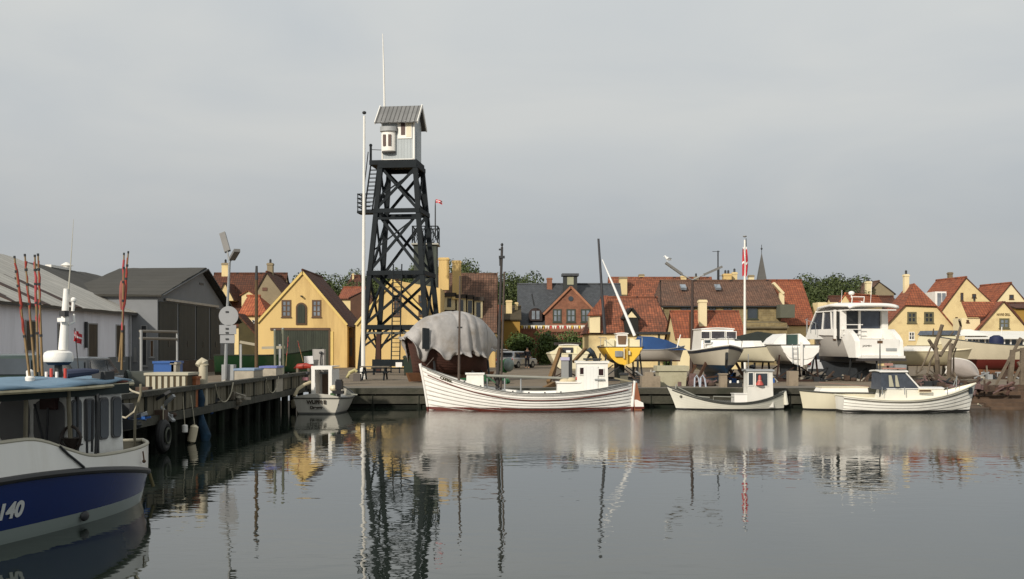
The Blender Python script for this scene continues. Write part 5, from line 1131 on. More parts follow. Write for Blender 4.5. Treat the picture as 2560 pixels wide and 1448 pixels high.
# grey pump and red buoy flags standing on the corner behind it
pu = thing('fuel_pump', 'tall pale grey fuel pump cabinet standing at the corner of the quay', 'pump', (X(799, 51), 51, ZG))
MB().box(X(783, 51), X(812, 51), 50.8, 51.3, ZG, Z(873, 51)).build('cabinet', mat('pale_grey_cabinet', rgb(188, 184, 178, .7), .4, .08), pu); m = MB(); m.ball((X(802, 50.7), 50.72, Z(882, 51)), .09, 1, .3, .8); m.build('dial', DARKM, pu)
MB().tube([(X(802, 50.7), 50.74, Z(885, 51)), (X(801, 50.7), 50.7, Z(905, 51)), (X(803, 50.7), 50.74, Z(920, 51))], .025).build('hose', DARKM, pu)
sb = thing('notice_board', 'blank bright white board beside the grey fuel pump', 'sign', (X(770, 50.5), 50.5, ZG)); MB().bar((X(771, 50.5), 50.5, Z(891, 50.5)), (X(772, 50.5), 50.6, Z(910, 50.5)), .42, .04, up=(0, 1, 0)).build('board', mat('bright_white_board', (.85, .85, .85), .4, .02), sb) 
MB().tube([(X(772, 50.6), 50.62, ZG), (X(772, 50.6), 50.62, Z(905, 50.5))], .03).build('post', GREYM, sb)

# ================================================================ foreground fishing boat
fbw = boat('fishing_boat', 'blue hulled fishing boat with white bulwark, canopy and the number 140', (-7.75, 14.2, 0), 75)
A = dict(Lh=9.6, B=2.55, zb=1.35, zm=.98, zst=.72, zk=-.75, w0=0., tm=.5, rb=.55, rs=.22, am=.30, ab=.9, ast=.50, fb=2.2, fs=3.4)
FB_ROT = 255
# the near, visible end is the stern (local +x must run to the right: build mirrored)
fbw.rotation_euler = (0, 0, R(FB_ROT))
BLUEH = paint2('deep_blue_hull_paint', rgb(11, 50, 124, .6), rgb(170, 184, 178, .62), .20, .22, dirty=.06, grime=(.02, .03, .05))
Ah = dict(A); Ah.update(zb=1.15, zm=.88, zst=.40)
BW = mat('white_bulwark_paint', (.78, .77, .72), .35, .05, dirt=(.4, .34, .22), dirt_amt=.25, streak=True)
ptl, zl, hl = boat_hull(fbw, Ah, BLUEH, mat('olive_grey_deck', rgb(92, 92, 76, .5), .8, .2), None, deck=.10, nt=48)
m = MB()
for side in (1, -1): m.tube([ptl(i / 48, 1, side) for i in range(49)], .05, 8)
m.build('rubbing_band', mat('black_rubbing_band', (.02, .02, .02), .5, .2), fbw)
# bulwark: a thin wall rising from the rubbing band, low aft, high hump forward
def bulh(t):
    if t < .30: return .20 + .36 * ((.30 - t) / .30) ** 1.5
    if t < .45: u = (t - .30) / .15; return .20 + .28 * (3 * u * u - 2 * u ** 3)
    return .48 - .12 * (t - .45)
m = MB(); nt_ = 60; cap = {}
for side in (1, -1):
    r = [[], [], [], []]
    for i in range(nt_ + 1):
        t = i / nt_; p = ptl(t, 1, side); h = bulh(t); inn = .12 * h * (1 if t > .36 else .35)
        q = Vector((p.x - (.04 if t < .1 else 0), side * max(0, abs(p.y) - inn), p.z + h)); pi_ = Vector((p.x, side * max(0, abs(p.y) - .05), p.z - .05)); qi = Vector((q.x, side * max(0, abs(q.y) - .05), q.z))
        for k_, v_ in enumerate((p, q, qi, pi_)): r[k_].append(v_)
    n = nt_ + 1
    for a, b_, mm in ((0, 1, 0), (1, 2, 0), (2, 3, 1)):
        m.add(r[a] + r[b_], [((i, i + 1, n + i + 1, n + i) if side < 0 else (n + i, n + i + 1, i + 1, i)) for i in range(nt_)], mm)
    cap[side] = r
m.build('bulwark', [BW, mat('grey_bulwark_inside', rgb(120, 118, 104, .55), .7, .15)], fbw)
m = MB()
for side in (1, -1): m.tube([(a + b_) / 2 + Vector((0, 0, .01)) for a, b_ in zip(cap[side][1], cap[side][2])], .032, 8)
m.build('bulwark_cap', mat('pale_cap_rail', rgb(196, 190, 168, .68), .5, .1, 3), fbw)
# foredeck cover, forward of the hump
fd = MB(); L_, Rr = cap[1][1], cap[-1][1]; n = 0
for i in range(31, nt_): 
    rowa = []; 
    for row_i in (i, i + 1):
        a, b_ = L_[row_i], Rr[row_i]; rowa.append([a + (b_ - a) * k / 8 + Vector((0, 0, .16 * (1 - (k / 4 - 1) ** 2))) for k in range(9)])
    for k in range(8): fd.add([rowa[0][k], rowa[0][k + 1], rowa[1][k + 1], rowa[1][k]], [(3, 2, 1, 0)])
fd.build('foredeck_cover', BW, fbw)
# crease where the high bulwark ends
s_ = 1
m = MB(); m.tube([cap[1][0][i] + (cap[1][1][i] - cap[1][0][i]) * f + Vector((0, .02, 0)) for i, f in ((20, .02), (20, .25), (21, .55), (22, .8), (23, 1.02))], .018, 6)
m.build('bulwark_seam', DARKM, fbw)
hull_text('D140', .30, mat('number_white', (.62, .64, .62), .5, .05), fbw, ptl, .488, .74, 1, .012, 'hull_number', 1.05, .012)

# wheelhouse (white, aft of centre) with rounded windows
def bp(px, py, Y):                     # photo point at depth Y to this boat's own coordinates
    v = P(px, py, Y) - Vector((-7.75, 14.2, 0)); a = -R(FB_ROT); return Vector((v.x * math.cos(a) - v.y * math.sin(a), v.x * math.sin(a) + v.y * math.cos(a), v.z))
WHP = mat('wheelhouse_white', (.74, .74, .70), .4, .08, dirt=(.25, .22, .16), dirt_amt=.35)
hx0, hx1 = -3.3, -1.9; hw_ = .62; z0, z1 = .45, 1.97
ww = cabin(fbw, hx0, hx1, hw_ * 1.9, hw_ * 2, z0, z1, WHP, 'wheelhouse', .05, .0, None, tw=.96); ww.location.y = .16
def rwin(parent, face, a, b_, z0, z1, off):
    """rounded window: face 'y' = side wall at local y=off; 'x' = end wall at local x=off"""
    r = min(b_ - a, z1 - z0) * .3; pts = []
    for cx, cz, s in ((b_ - r, z1 - r, 0), (a + r, z1 - r, 90), (a + r, z0 + r, 180), (b_ - r, z0 + r, 270)):
        for k in range(5): t = R(s + 22.5 * k); pts.append((cx + r * math.cos(t), cz + r * math.sin(t)))
    w = MB(); fr = [((p[0] - (a + b_) / 2) * 1.14 + (a + b_) / 2, (p[1] - (z0 + z1) / 2) * 1.08 + (z0 + z1) / 2) for p in pts]
    ax = 'y' if face == 'y' else 'x'
    o = MB().prism(fr, off - .012, off + .018, axis=ax).build('window', mat('grey_rubber_seal', (.12, .12, .12)), parent)
    s = 1 if off > 0 or face == 'y' else -1
    MB().prism(pts, off - .02 if off < 0 else off + .01, off - .01 if off < 0 else off + .03, axis=ax).build('pane', GLASS, o)
for a in (-.54, .07): rwin(ww, 'x', a, a + .46, 1.2, 1.8, hx1 + .005)
for a in (-3.17, -2.85, -2.5, -2.2): rwin(ww, 'y', a, a + .2, 1.2, 1.8, .60)
m = MB(); m.box(-2.6, -2.56, .59, .64, .5, 1.9); m.box(-2.12, -2.08, .59, .64, .5, 1.9); m.box(-2.6, -2.08, .59, .635, 1.86, 1.9); m.build('door_frame', DARKM, ww)
# canopy (pale blue tarpaulin on a tube frame) over the fore part
TARP = mat('pale_blue_tarpaulin', rgb(128, 164, 190, .62), .6, .18, 1.6, .3, dirt=rgb(90, 110, 125, .5), dirt_amt=.5)
cz = 2.06; cpts = []; nx, ny = 16, 8; ca, cb_ = -3.75, 2.4; m = MB(); g = []
for i in range(nx + 1):
    row = []
    for j in range(ny + 1):
        u, v = i / nx, j / ny; x = ca + (cb_ - ca) * u; y = -1.0 + 2.05 * v * (1 if u > .12 else 1)
        zz = cz + .07 * math.sin(v * math.pi) + .02 * math.sin(i * 1.7) - .03 * math.sin(u * 9 + v * 4) * .6
        if u < .3: y *= .55 + 1.5 * u
        row.append((x, y, zz))
    g.append(row)
for i in range(nx):
    for j in range(ny): m.add([g[i][j], g[i + 1][j], g[i + 1][j + 1], g[i][j + 1]], [(0, 1, 2, 3)])
cnp = weld(m.build('canopy', TARP, fbw), 60); sol = cnp.modifiers.new('thickness', 'SOLIDIFY'); sol.thickness = .03
MB().tube([(g[i][ny][0], g[i][ny][1] + .02, cz - .06) for i in range(nx + 1)], .03, 6).build('canopy_rail', mat('dirty_white_trim', rgb(196, 186, 150, .7), .5, .3, 4), fbw)
m = MB(); m.box(-3.3, 2.3, .80, .84, cz - .19, cz - .04); m.box(-1.82, -1.78, -.7, .8, cz - .19, cz - .04); m.build('canopy_shade_strip', mat('canopy_shade_green', (.012, .022, .02), .8, .3), fbw)  # dark strips added to stand for the shade under the canopy
STP = mat('weathered_white_post', rgb(150, 142, 118, .6), .6, .25, 3)
for px, Yp, bot in ((170 , 15.75, 1150), (66, 15.1, 1115), (285, 17.4, 1155)):
    p = bp(px, 965 if px < 250 else 950, Yp); q = bp(px + (8 if px > 100 else -3), bot, Yp); MB().tube([p, q], .032, 8).build('canopy_post', STP, fbw)
p0, p1 = bp(281, 970, 17.6), bp(284, 1155, 17.6); m = MB(); m.tube([p0, p1], .045, 8)
mz = m.build('stern_mast', mat('brown_stern_mast', rgb(100, 70, 50, .5), .7, .3), fbw); MB().tube([bp(279, 978, 17.55), bp(281, 1058, 17.55)], [.06, .07], 8).build('furled_red_flag', mat('dull_red_cloth', rgb(110, 34, 26, .5), .9, .3), mz)
m = MB(); m.tube([bp(352, 960, 18.6), bp(352, 985, 18.6), bp(338, 1035, 18.6), bp(336, 1128, 18.6)], .022, 6); m.build('stern_rail_post', STP, fbw)
# radar dome, light mast and whip antenna on the wheelhouse roof
c = bp(146, 905, 17.0); base = Vector((c.x, c.y, c.z))
m = MB(); m.lathe((c.x, c.y, c.z + .0), [(.215, 0), (.225, .02), (.225, .09), (.21, .145), (.16, .175), (.05, .185)], 24); rd = m.build('radar_dome', WHITE2, fbw)
MB().lathe((c.x, c.y, c.z - .05), [(.15, 0), (.2, .05)], 20).build('dome_base', mat('dome_blue', rgb(30, 60, 90, .5)), rd)
m = MB(); m.tube([(c.x, c.y, cz + .02), (c.x, c.y, c.z - .04)], .06, 10); m.build('dome_stand', DARKM, fbw)
p = bp(158, 875, 17.0); q = bp(166, 722, 17.0); m = MB(); m.tube([p, q], [.075, .042], 12); mm_ = m.build('light_mast', WHITE2, fbw)
m = MB(); a = bp(184, 750, 17); m.ball(a, .045, 1, 1, 1, 10); b_ = bp(182, 778, 17); m.tube([a, b_], .025); m.tube([bp(185, 785, 17), bp(186, 805, 17), bp(172, 812, 17)], .018); m.build('masthead_lamp', WHITE2, mm_)
m = MB(); a = bp(158, 800, 16.9); m.box(a.x - .05, a.x + .05, a.y - .07, a.y + .07, a.z - .03, a.z + .03); a = bp(160, 785, 16.9); m.box(a.x - .05, a.x + .05, a.y - .05, a.y + .05, a.z - .04, a.z + .05, 1); m.build('mast_bracket', [WHITE2, DARKM], mm_)
m = MB(); m.tube([bp(171, 735, 17), bp(173, 705, 17), bp(178, 640, 17), bp(184, 548, 17)], [.014, .012, .007, .003], 6); m.build('whip_antenna', mat('pale_fibreglass', rgb(210, 206, 190, .7)), mm_)
# gear on the canopy
m = MB(); m.tube([bp(165, 935, 16.4), bp(215, 930, 16.6), bp(245, 928, 16.8)], [.075, .06, .03], 10); m.build('rolled_blue_sail', mat('navy_canvas', (.04, .05, .09)), fbw)
m = MB(); a = bp(75, 925, 15.6); m.lathe((a.x, a.y, cz + .02), [(.06, 0), (.07, .08), (.05, .1), (.055, .17), (.02, .2)], 12); m.build('deck_lamp', WHITE2, fbw)
m = MB()
for k_, px in enumerate((116, 128, 142, 163)): a = bp(px, 925, 16.2); m.tube([(a.x, a.y, cz), (a.x, a.y, cz + .17 + .05 * (k_ % 2))], .022, 8, m=k_ % 2)
m.build('buoy_sticks', [WHITE2, REDM], fbw)
m = MB(); a = bp(258, 935, 17); m.box(a.x - .12, a.x + .12, a.y - .12, a.y + .12, cz - .05, cz + .16); m.build('dark_box', DARKM, fbw)
m = MB(); a = bp(305, 952, 17.8); m.ball(a, .07, 2.2, 1, .6, 10, 0); a = bp(325, 955, 18); m.ball(a, .06, 1.4, 1, .8, 10, 1); m.build('bundled_nets', [mat('pink_red_net', rgb(190, 120, 110, .6), .9, .4), mat('pale_float', rgb(190, 195, 185, .7))], fbw)
# deck gear
m = MB(); n = 14; c = bp(178, 1095, 15.75); ring = [(c.x + .02 * math.sin(k), c.y + .17 * math.cos(2 * math.pi * k / n), c.z + .17 * math.sin(2 * math.pi * k / n)) for k in range(n + 1)]
m.tube(ring, .022, 6); m.lathe((c.x, c.y, c.z - .5), [(.07, 0), (.05, .35), (.14, .5)], 10); m.build('net_hauler', mat('dark_rusty_metal', (.04, .03, .025), .6, .4), fbw)
m = MB()
for (a, b_) in (((86, 1010), (110, 1112)), ((120, 1020), (116, 1110)), ((216, 1000), (218, 1150)), ((245, 985), (238, 1150)), ((232, 1000), (230, 1130))): MB().tube([bp(*a, 15.8), bp(*b_, 15.8)], .018, 6).build('standing_pole', DARKM, fbw)
m = MB(); m.tube([bp(140, 1120, 15.6), bp(200, 1112, 16.1), bp(285, 1096, 17.5)], .014, 6); m.build('grab_rail', DARKM, fbw)
m = MB(); c = bp(258, 1140, 17.0); m.ball(c, .07, 1, 1, 1.2, 10); m.build('blue_rope_coil', mat('teal_rope', rgb(30, 80, 100, .5), .9, .4), fbw)
m = MB(); c = bp(128, 1010, 15.85); m.box(c.x - .05, c.x + .05, c.y - .16, c.y + .1, c.z - .08, c.z + .1); m.build('red_gear_box', mat('dark_red_box', rgb(70, 34, 28, .5)), fbw)
m = MB(); a = cap[1][0][8]; m.tube([a + Vector((0, .03, .3)), a + Vector((0, .05, .16))], .012); m.ball(a + Vector((0, .05, .14)), .03); m.build('rope_eye', BRWND, fbw)
m = MB(); a = bp(45, 1112, 15); m.tube([bp(0, 1112, 14.6), bp(40, 1108, 14.9), bp(90, 1098, 15.3)], .018, 6); m.tube([bp(38, 1108, 14.9), bp(38, 1122, 14.9)], .02); m.build('foredeck_rail', DARKM, fbw)
m = MB(); a = ptl(.30, .62, 1); m.ball((a.x, a.y + .0, .13), .075, 1.3, .4, 1, 12); m.build('exhaust_outlet', DARKM, fbw)
m = MB(); a = ptl(.01, .95, 1); m.tube([a + Vector((0, .02, .1)), a + Vector((-.1, .04, .02)), a + Vector((-.12, .1, -.2))], .03, 8, m=0); m.build('stern_rope', mat('yellowed_rope', rgb(130, 120, 80, .5), .9, .3), fbw)
# ================================================================ boats laid up on the quay
def land_boat(name, label, px, Y, rot, args, top, bottom, zw, zbase, rail=None, deck=.12, transom=True, mtr=None, stripe=None, nt=26, grime=.12, strakes=0, name_m=None, keel=True, cat='boat', deckm=None, bottomname='antifouled_bottom'):
    """boat standing ashore; zbase = height of the hull's lowest point above the quay"""
    t = thing(name, label, cat, (X(px, Y), Y, ZG), R(rot), None, local=True)
    A = dict(args)
    for k in ('zb', 'zm', 'zst'): A[k] = A[k] + zbase
    A['zk'] = zbase
    hm = paint2(name_m or (label[:18].replace(' ', '_')), top, bottom, zbase + zw, .35, stripe, dirty=grime)
    f = boat_hull(t, A, hm, deckm or WHITE2, rail, strakes=strakes, deck=deck, nt=nt, transom=transom, mtransom=mtr, rail=.03)
    return t, f
def cradle(parent, x0, x1, w, h, m=None, name='cradle'):
    mb = MB(); m = m or DARKM
    for x in (x0, x1):
        for s in (-1, 1):
            mb.bar((x, s * w, 0), (x, s * w * .85, h), .08); mb.bar((x, s * w, h * .1), (x, s * .15, h * .55), .06)
        mb.bar((x, -w, .06), (x, w, .06), .1)
    for s in (-1, 1): mb.bar((x0, s * w, .06), (x1, s * w, .06), .08)
    return mb.build(name, m, parent)
NAVY = rgb(40, 50, 66, .6)
# yellow sailing boat, stern to the water
Yy = 57.0; k = Yy / F
ysb, fy = land_boat('sailing_boat', 'yellow hulled sailing boat on a dark cradle with tall black mast and white boom', 1547, Yy + 2.6, 90,
    dict(Lh=5.6, B=2.42, zb=1.15, zm=.92, zst=.92, w0=.82, tm=.42, rb=.6, rs=-.3, am=.42, ab=.9, ast=.42), rgb(232, 184, 60, .78), (.015, .02, .02), .26, .88, mat('black_rub_strip', (.03, .03, .03)), name_m='yellow_hull_paint', mtr=mat('bright_yellow_transom', rgb(240, 196, 70, .9), .35, .06), grime=.05)
zdk = 2.1; g = lambda px: -(px - 1547) * k        # photo column to local y near the stern
lz = lambda py, Y=Yy: Z(py, Y) - ZG
MB().prism([(-.85, lz(871)), (.85, lz(871)), (.78, lz(885)), (.42, lz(905)), (0, lz(913)), (-.42, lz(905)), (-.78, lz(885))], -2.98, -2.92, axis='x').build('transom_panel', mat('bright_yellow_transom', (.7, .45, .08)), ysb)
m = MB(); m.prism([(-3.15, .9), (-3.0, .9), (-2.98, 1.85), (-3.15, 1.85)], -.16, -.1); ru = m.build('rudder', mat('yellow_rudder', rgb(226, 190, 90, .8), .4), ysb)
m = MB(); m.box(-3.1, -2.99, .1, .5, 1.3, 1.6, 0); m.box(-3.12, -2.99, .0, .06, 1.2, 1.75, 1); m.box(-3.12, -2.99, -.3, -.2, 1.4, 1.6, 1); m.build('stern_fittings', [GREYM, CREAM], ysb)
cb1 = cabin(ysb, -1.6, 1.6, 1.75, 1.1, 1.7, lz(846), mat('cream_gelcoat', rgb(236, 226, 190, .82), .3, .05), 'cabin', .05, .5, None, tw=.72)
for q0, q1 in ((-.95, -.42), (.42, .95)): MB().box(-1.75, -1.5, q0, q1, 1.75, 2.2).build('coaming', mat('cream_gelcoat', (.7, .65, .5)), ysb)
hb = cabin(ysb, -1.75, -.6, .62, .6, 1.8, lz(835), WHITE2, 'companionway', .0, .1, WHITE2, .05, .05, .03)
MB().prism([(-.2, 1.95), (.2, 1.95), (.24, lz(839)), (-.24, lz(839))], -1.79, -1.74, axis='x').build('companionway_boards', mat('brown_hatch_board', rgb(134, 104, 76, .6), .5, .2), hb)
m = MB()
for s in (-1, 1): m.tube([(-2.8, s * .9, 1.8), (-2.75, s * .95, 2.3), (-1.5, s * 1.12, 2.3), (.2, s * 1.1, 2.35)], .016, 6); m.tube([(-1.5, s * 1.12, 1.8), (-1.5, s * 1.12, 2.3)], .016, 6)
m.build('guard_rail', GREYM, ysb)
Yn = Yy + 1.6; m = MB(); a = Vector((-2.6 + 1.6, -(X(1512, Yn) - X(1547, Yy + 2.6)), Z(835, Yn) - ZG)); b_ = Vector((-1.0, -(X(1496, Yn) - X(1547, Yy + 2.6)), Z(597, Yn) - ZG))
m.tube([a, b_], [.085, .06], 10); m.build('mast', mat('black_mast', (.03, .03, .035), .4, .2), ysb)
a = Vector((-1.2, -(X(1505, Yn) - X(1547, Yy + 2.6)), Z(650, Yn) - ZG)); b_ = Vector((-1.9, -(X(1582, Yn) - X(1547, Yy + 2.6)), Z(840, Yn) - ZG))
MB().tube([a, a + (b_ - a) * .5, b_], [.03, .07, .085], 10).build('furled_white_sail', mat('white_sail_cover', (.75, .75, .73), .6, .04), ysb)
MB().prism([(-1.4, .12), (.9, .12), (1.2, 1.05), (-1.6, 1.05)], -.16, .16).build('keel', mat('dark_green_bottom', rgb(20, 34, 34, .6), .6, .2), ysb)
cradle(ysb, -2.2, 1.6, 1.05, 1.45)
m = MB(); m.box(-2.4, 2, -1.0, 1.0, 1.0, 1.04)
# boat with navy band, bow to the water
Yn = 52.0; k2 = Yn / F
nb, fn = land_boat('motor_sailer', 'grey white boat with navy band and three pane windscreen, bow facing the water', 1791, Yn + 3.0, -90,
    dict(Lh=6.0, B=2.52, zb=1.40, zm=1.12, zst=1.1, w0=.75, tm=.45, rb=.35, rs=0., am=.36, ab=.75, fb=2.4), rgb(198, 190, 172, .8), rgb(14, 56, 84, .55), .42, .50, WHITE2, stripe=None, name_m='grey_white_hull_paint', mtr=WHITE2, grime=.1)
m = MB(); pt = fn[0]
for side in (1, -1):
    n = 27; r0 = [pt(i / 26, .965, side, .012) for i in range(n)]; r1 = [pt(i / 26, .865, side, .014) for i in range(n)]
    m.add(r0 + r1, [((i, i + 1, n + i + 1, n + i) if side > 0 else (n + i, n + i + 1, i + 1, i)) for i in range(n - 1)])
m.build('navy_band', mat('navy_band_paint', NAVY, .4, .1), nb)
zt_ = lambda py: Z(py, Yn + 1.5) - ZG
h_ = lambda px: (px - 1791) * (Yn + 1.5) / F
cn = cabin(nb, -1.6, 1.7, 1.9, 1.5, 1.5, 2.05, WHITE2, 'cabin', .1, .5, None)
wsx = .55; sc_b = cabin(nb, -1.7, wsx, 1.95, 1.75, 1.6, zt_(823), WHITE2, 'wheelhouse', .1, .25, WHITE2, .05, .05, .05, tw=.92)
for a, b_, t0, t1 in ((1748, 1769, 829, 846), (1774, 1807, 828, 846), (1812, 1836, 829, 846)):
    wpane(sc_b, h_(a), h_(b_), 0, zt_(t1), zt_(t0), mat('windscreen_dark', (.05, .045, .05), .08, .5, 3, spec=.8), WHITE2, along='y', cx=(wsx - .22, wsx - .04))
wpane(cn, h_(1748), h_(1763), 0, zt_(858), zt_(850), GLASS, WHITE2, along='y', cx=(1.28, 1.42))
m = MB(); m.tube([(1.6, -.9, 1.6), (1.7, -.95, 2.1), (3.0, 0, 2.3), (1.7, .95, 2.1), (1.6, .9, 1.6)], .018, 6); m.tube([(3.0, 0, 1.85), (3.0, 0, 2.3)], .018, 6); m.build('pulpit', GREYM, nb)
ks = mat('blue_keel_paint', rgb(14, 56, 84, .55), .5, .1)
MB().prism([(-2.2, .12), (1.6, .12), (2.2, .8), (-2.5, .6)], -.2, .2).build('keel', ks, nb)
m = MB(); xb = fn[0](1, .62, 1).x; m.prism([(xb + .05, 1.15), (xb + .12, 1.2), (xb + .12, 1.55), (xb, 1.5), (xb - .1, .8)], -.14, -.02); m.build('bow_anchor', DARKM, nb)
m = MB(); 
for s in (-1, 1): m.bar((1.4, s * 1.3, 0), (1.2, s * .7, 1.1), .12); m.bar((-1.4, s * 1.3, 0), (-1.2, s * .7, 1.1), .12); m.bar((1.35, s * 1.3, .2), (1.3, s * .2, .35), .08)
m.build('props', mat('brown_prop_timber', rgb(96, 66, 46, .5), .9, .3), nb)
# white boat, stern view, to its right
Yw = 56.0; wbt, fw_ = land_boat('cruising_yacht', 'white transom yacht with dark companionway and a boarding ladder, between two other boats', 1968, Yw + 2.4, 90,
    dict(Lh=5.4, B=2.4, zb=1.2, zm=1.05, zst=1.05, w0=.84, tm=.4, rb=.5, rs=-.2, am=.4, ab=.9), rgb(206, 200, 186, .84), rgb(40, 44, 50, .5), .2, .86, mat('grey_rub_strip', rgb(96, 94, 92, .5)), name_m='off_white_yacht_hull', mtr=WHITE2, grime=.08)
lz = lambda py, Y=Yw: Z(py, Y) - ZG; g = lambda px: -(px - 1968) * Yw / F
MB().prism([(-.95, lz(869)), (.95, lz(869)), (.9, lz(880)), (.6, lz(894)), (.3, lz(898)), (-.3, lz(898)), (-.6, lz(894)), (-.9, lz(880))], -2.82, -2.76, axis='x').build('transom_panel', WHITE2, wbt)
for s, a, b_ in ((1, g(1915), g(1947)), (-1, g(1978), g(2008))):
    lo_, hi_ = sorted((a, b_)); inner_first = s > 0
    pr = [(lo_, 1.8), (hi_, 1.8), (hi_, lz(858)), (hi_ - .22, lz(845)), (lo_ + .1, lz(834)), (lo_, lz(834))] if s > 0 else [(lo_, 1.8), (hi_, 1.8), (hi_, lz(834)), (hi_ - .1, lz(834)), (lo_ + .22, lz(845)), (lo_, lz(858))]
    MB().prism(pr, -1.5, 1.0, axis='x').build('coaming', WHITE2, wbt)
MB().box(-1.35, -1.3, g(1978), g(1947), 1.8, lz(836)).build('companionway', mat('dark_green_hatch', (.03, .06, .05), .4), wbt)
m = MB(); m.prism([(-2.95, .8), (-2.83, .8), (-2.83, 2.05), (-2.95, 2.05)], -.05, .06); m.build('rudder', WHITE2, wbt)
m = MB(); y0_ = g(1945)
for y in (y0_, y0_ - .26): m.tube([(-2.95, y, .95), (-2.9, y, 1.95)], .018, 6)
for z in (.98, 1.25, 1.5, 1.75): m.tube([(-2.93, y0_, z), (-2.93, y0_ - .26, z)], .014, 6)
m.build('boarding_ladder', GREYM, wbt); MB().prism([(-1.3, .12), (.9, .12), (1.2, 1.1), (-1.6, 1.1)], -.15, .15).build('keel', mat('dark_keel', (.03, .035, .04)), wbt)
cradle(wbt, -2.1, 1.4, 1.1, 1.4, mat('brown_cradle', rgb(72, 48, 36, .5), .9, .3))
# small white bow seen between them
sbw, _ = land_boat('dinghy', 'small cream boat on a trailer between the navy banded boat and the white yacht', 1876, 60, -60,
    dict(Lh=4.2, B=1.6, zb=.95, zm=.8, zst=.8, w0=.7, tm=.45, rb=.4, rs=0, am=.36, ab=.8), rgb(226, 218, 190, .84), rgb(120, 110, 90, .5), .1, .95, mat('grey_rub_strip', (.1, .1, .1)), name_m='cream_dinghy_hull')
cabin(sbw, -1, 1.0, 1.2, .8, 1.6, 2.15, WHITE2, 'cuddy', .1, .5, None, tw=.8); cradle(sbw, -1.2, .9, .6, .95)
# grey covered boat behind
gsb, _ = land_boat('covered_boat', 'dark green tarpaulin covered boat behind the cream dinghy', 1905, 66, 170,
    dict(Lh=5.0, B=1.9, zb=1.1, zm=.9, zst=.9, w0=.7, tm=.45, rb=.4, rs=0, am=.36, ab=.8), rgb(150, 148, 140, .7), rgb(60, 60, 60, .5), .1, .95, GREYP, name_m='grey_covered_hull')
MB().prism([(-2.3, 1.9), (2.4, 1.95), (2.0, 2.35), (.3, 2.75), (-1.8, 2.45)], -.7, .7).build('tarpaulin', mat('dark_green_tarp', rgb(52, 62, 56, .5), .8, .25, 1.5, .5), gsb); cradle(gsb, -1.5, 1.2, .7, .95)
# cream boat, stern view, left of the yellow one
Yc = 57.0; cbt, fc = land_boat('cabin_boat', 'cream cabin boat seen from its stern behind slanting brown timbers', 1418, Yc + 2.2, 90,
    dict(Lh=4.8, B=2.3, zb=1.15, zm=.9, zst=.9, w0=.86, tm=.4, rb=.4, rs=0, am=.32, ab=.8), rgb(232, 222, 190, .84), rgb(180, 170, 140, .6), .12, .55, mat('cream_gelcoat', (.7, .65, .5)), name_m='cream_cabin_boat_hull', grime=.08)
lz = lambda py, Y=Yc: Z(py, Y) - ZG; g = lambda px: -(px - 1418) * Yc / F
CG = mat('cream_gelcoat', (.7, .65, .5))
o = cabin(cbt, -1.5, 1.4, 2.0, 1.2, 1.4, lz(864), CG, 'cabin', .0, .6, WHITE2, .04, .04, .04, tw=.5)
for s in (-1, 1): MB().prism([(s * .42, 1.45), (s * 1.05, 1.45), (s * 1.0, lz(880)), (s * .42, lz(869))][::s], -2.35, -1.45, axis='x').build('quarter_seat', CG, cbt)
MB().box(-1.56, -1.5, g(1429), g(1402), 1.5, lz(869)).build('companionway', mat('dark_grey_hatch', rgb(70, 72, 80, .5), .4), cbt)
MB().box(-1.6, -1.56, -.1, .14, lz(882), lz(876)).build('name_board', WHITE2, cbt); m = MB(); m.box(-1.2, .8, -.7, .7, lz(863), lz(856)); m.build('folded_cover', mat('dark_brown_cover', rgb(60, 54, 50, .5), .9, .2), cbt)
cradle(cbt, -1.6, 1.2, .8, .7, mat('brown_cradle', (.05, .03, .02)))
# blue grey folded sail cover between cream and yellow boats
tp = thing('tarpaulin_bundle', 'dark blue grey tarpaulin draped over stacked gear left of the yellow boat', 'tarpaulin', (X(1475, 60), 60, ZG))
m = MB(); rnd = random.Random(3); n = 9; rows = []
for i in range(n + 1):
    u = i / n * 2 - 1; rows.append([(X(1475, 60) + .72 * (v * 2 / 6 - 1) * (1 - .25 * abs(u)), 60 + u * 1.0, ZG + max(.02, 1.75 * (1 - abs(v * 2 / 6 - 1) ** 2.2) * (1 - .25 * u * u)) + rnd.uniform(-.06, .06)) for v in range(7)])
for i in range(n):
    for j in range(6): m.add([rows[i][j], rows[i][j + 1], rows[i + 1][j + 1], rows[i + 1][j]], [(0, 1, 2, 3)])
m.build('cover', mat('blue_grey_tarp', rgb(70, 86, 100, .5), .7, .25, 2, .5), tp)
# blue tarp boat
btb, _ = land_boat('tarped_motor_boat', 'white boat with bright blue tarpaulin behind the yellow sailing boat', 1636, 66, 8,
    dict(Lh=3.6, B=1.7, zb=.95, zm=.72, zst=.7, w0=.75, tm=.45, rb=.3, rs=0, am=.36, ab=.8), rgb(210, 202, 190, .84), rgb(120, 60, 50, .5), .08, .92, GREYP, name_m='white_blue_tarp_hull')
m = MB(); pr = []
xs_ = [-1.7, -1.0, -.1, .8, 1.5, 1.9]; hs = [.15, .85, .82, .6, .3, .1]
rows = [[(x, w * (.78 - .1 * max(0, x)), 1.62 + (h if abs(w) < .1 else h * .45 if abs(w) < .7 else 0)) for w in (-1, -.5, 0, .5, 1)] for x, h in zip(xs_, hs)]
for i in range(5):
    for j in range(4): m.add([rows[i][j], rows[i + 1][j], rows[i + 1][j + 1], rows[i][j + 1]], [(0, 1, 2, 3)])
weld(m.build('blue_tarpaulin', mat('bright_blue_tarp', rgb(34, 84, 146, .55), .6, .15, 2, .3), btb), 60)
MB().tube([(1.2, -.75, 1.75), (1.5, -.5, 2.55)], .03).build('strut', WHITE2, btb); cradle(btb, -1.2, .9, .6, 1.05)
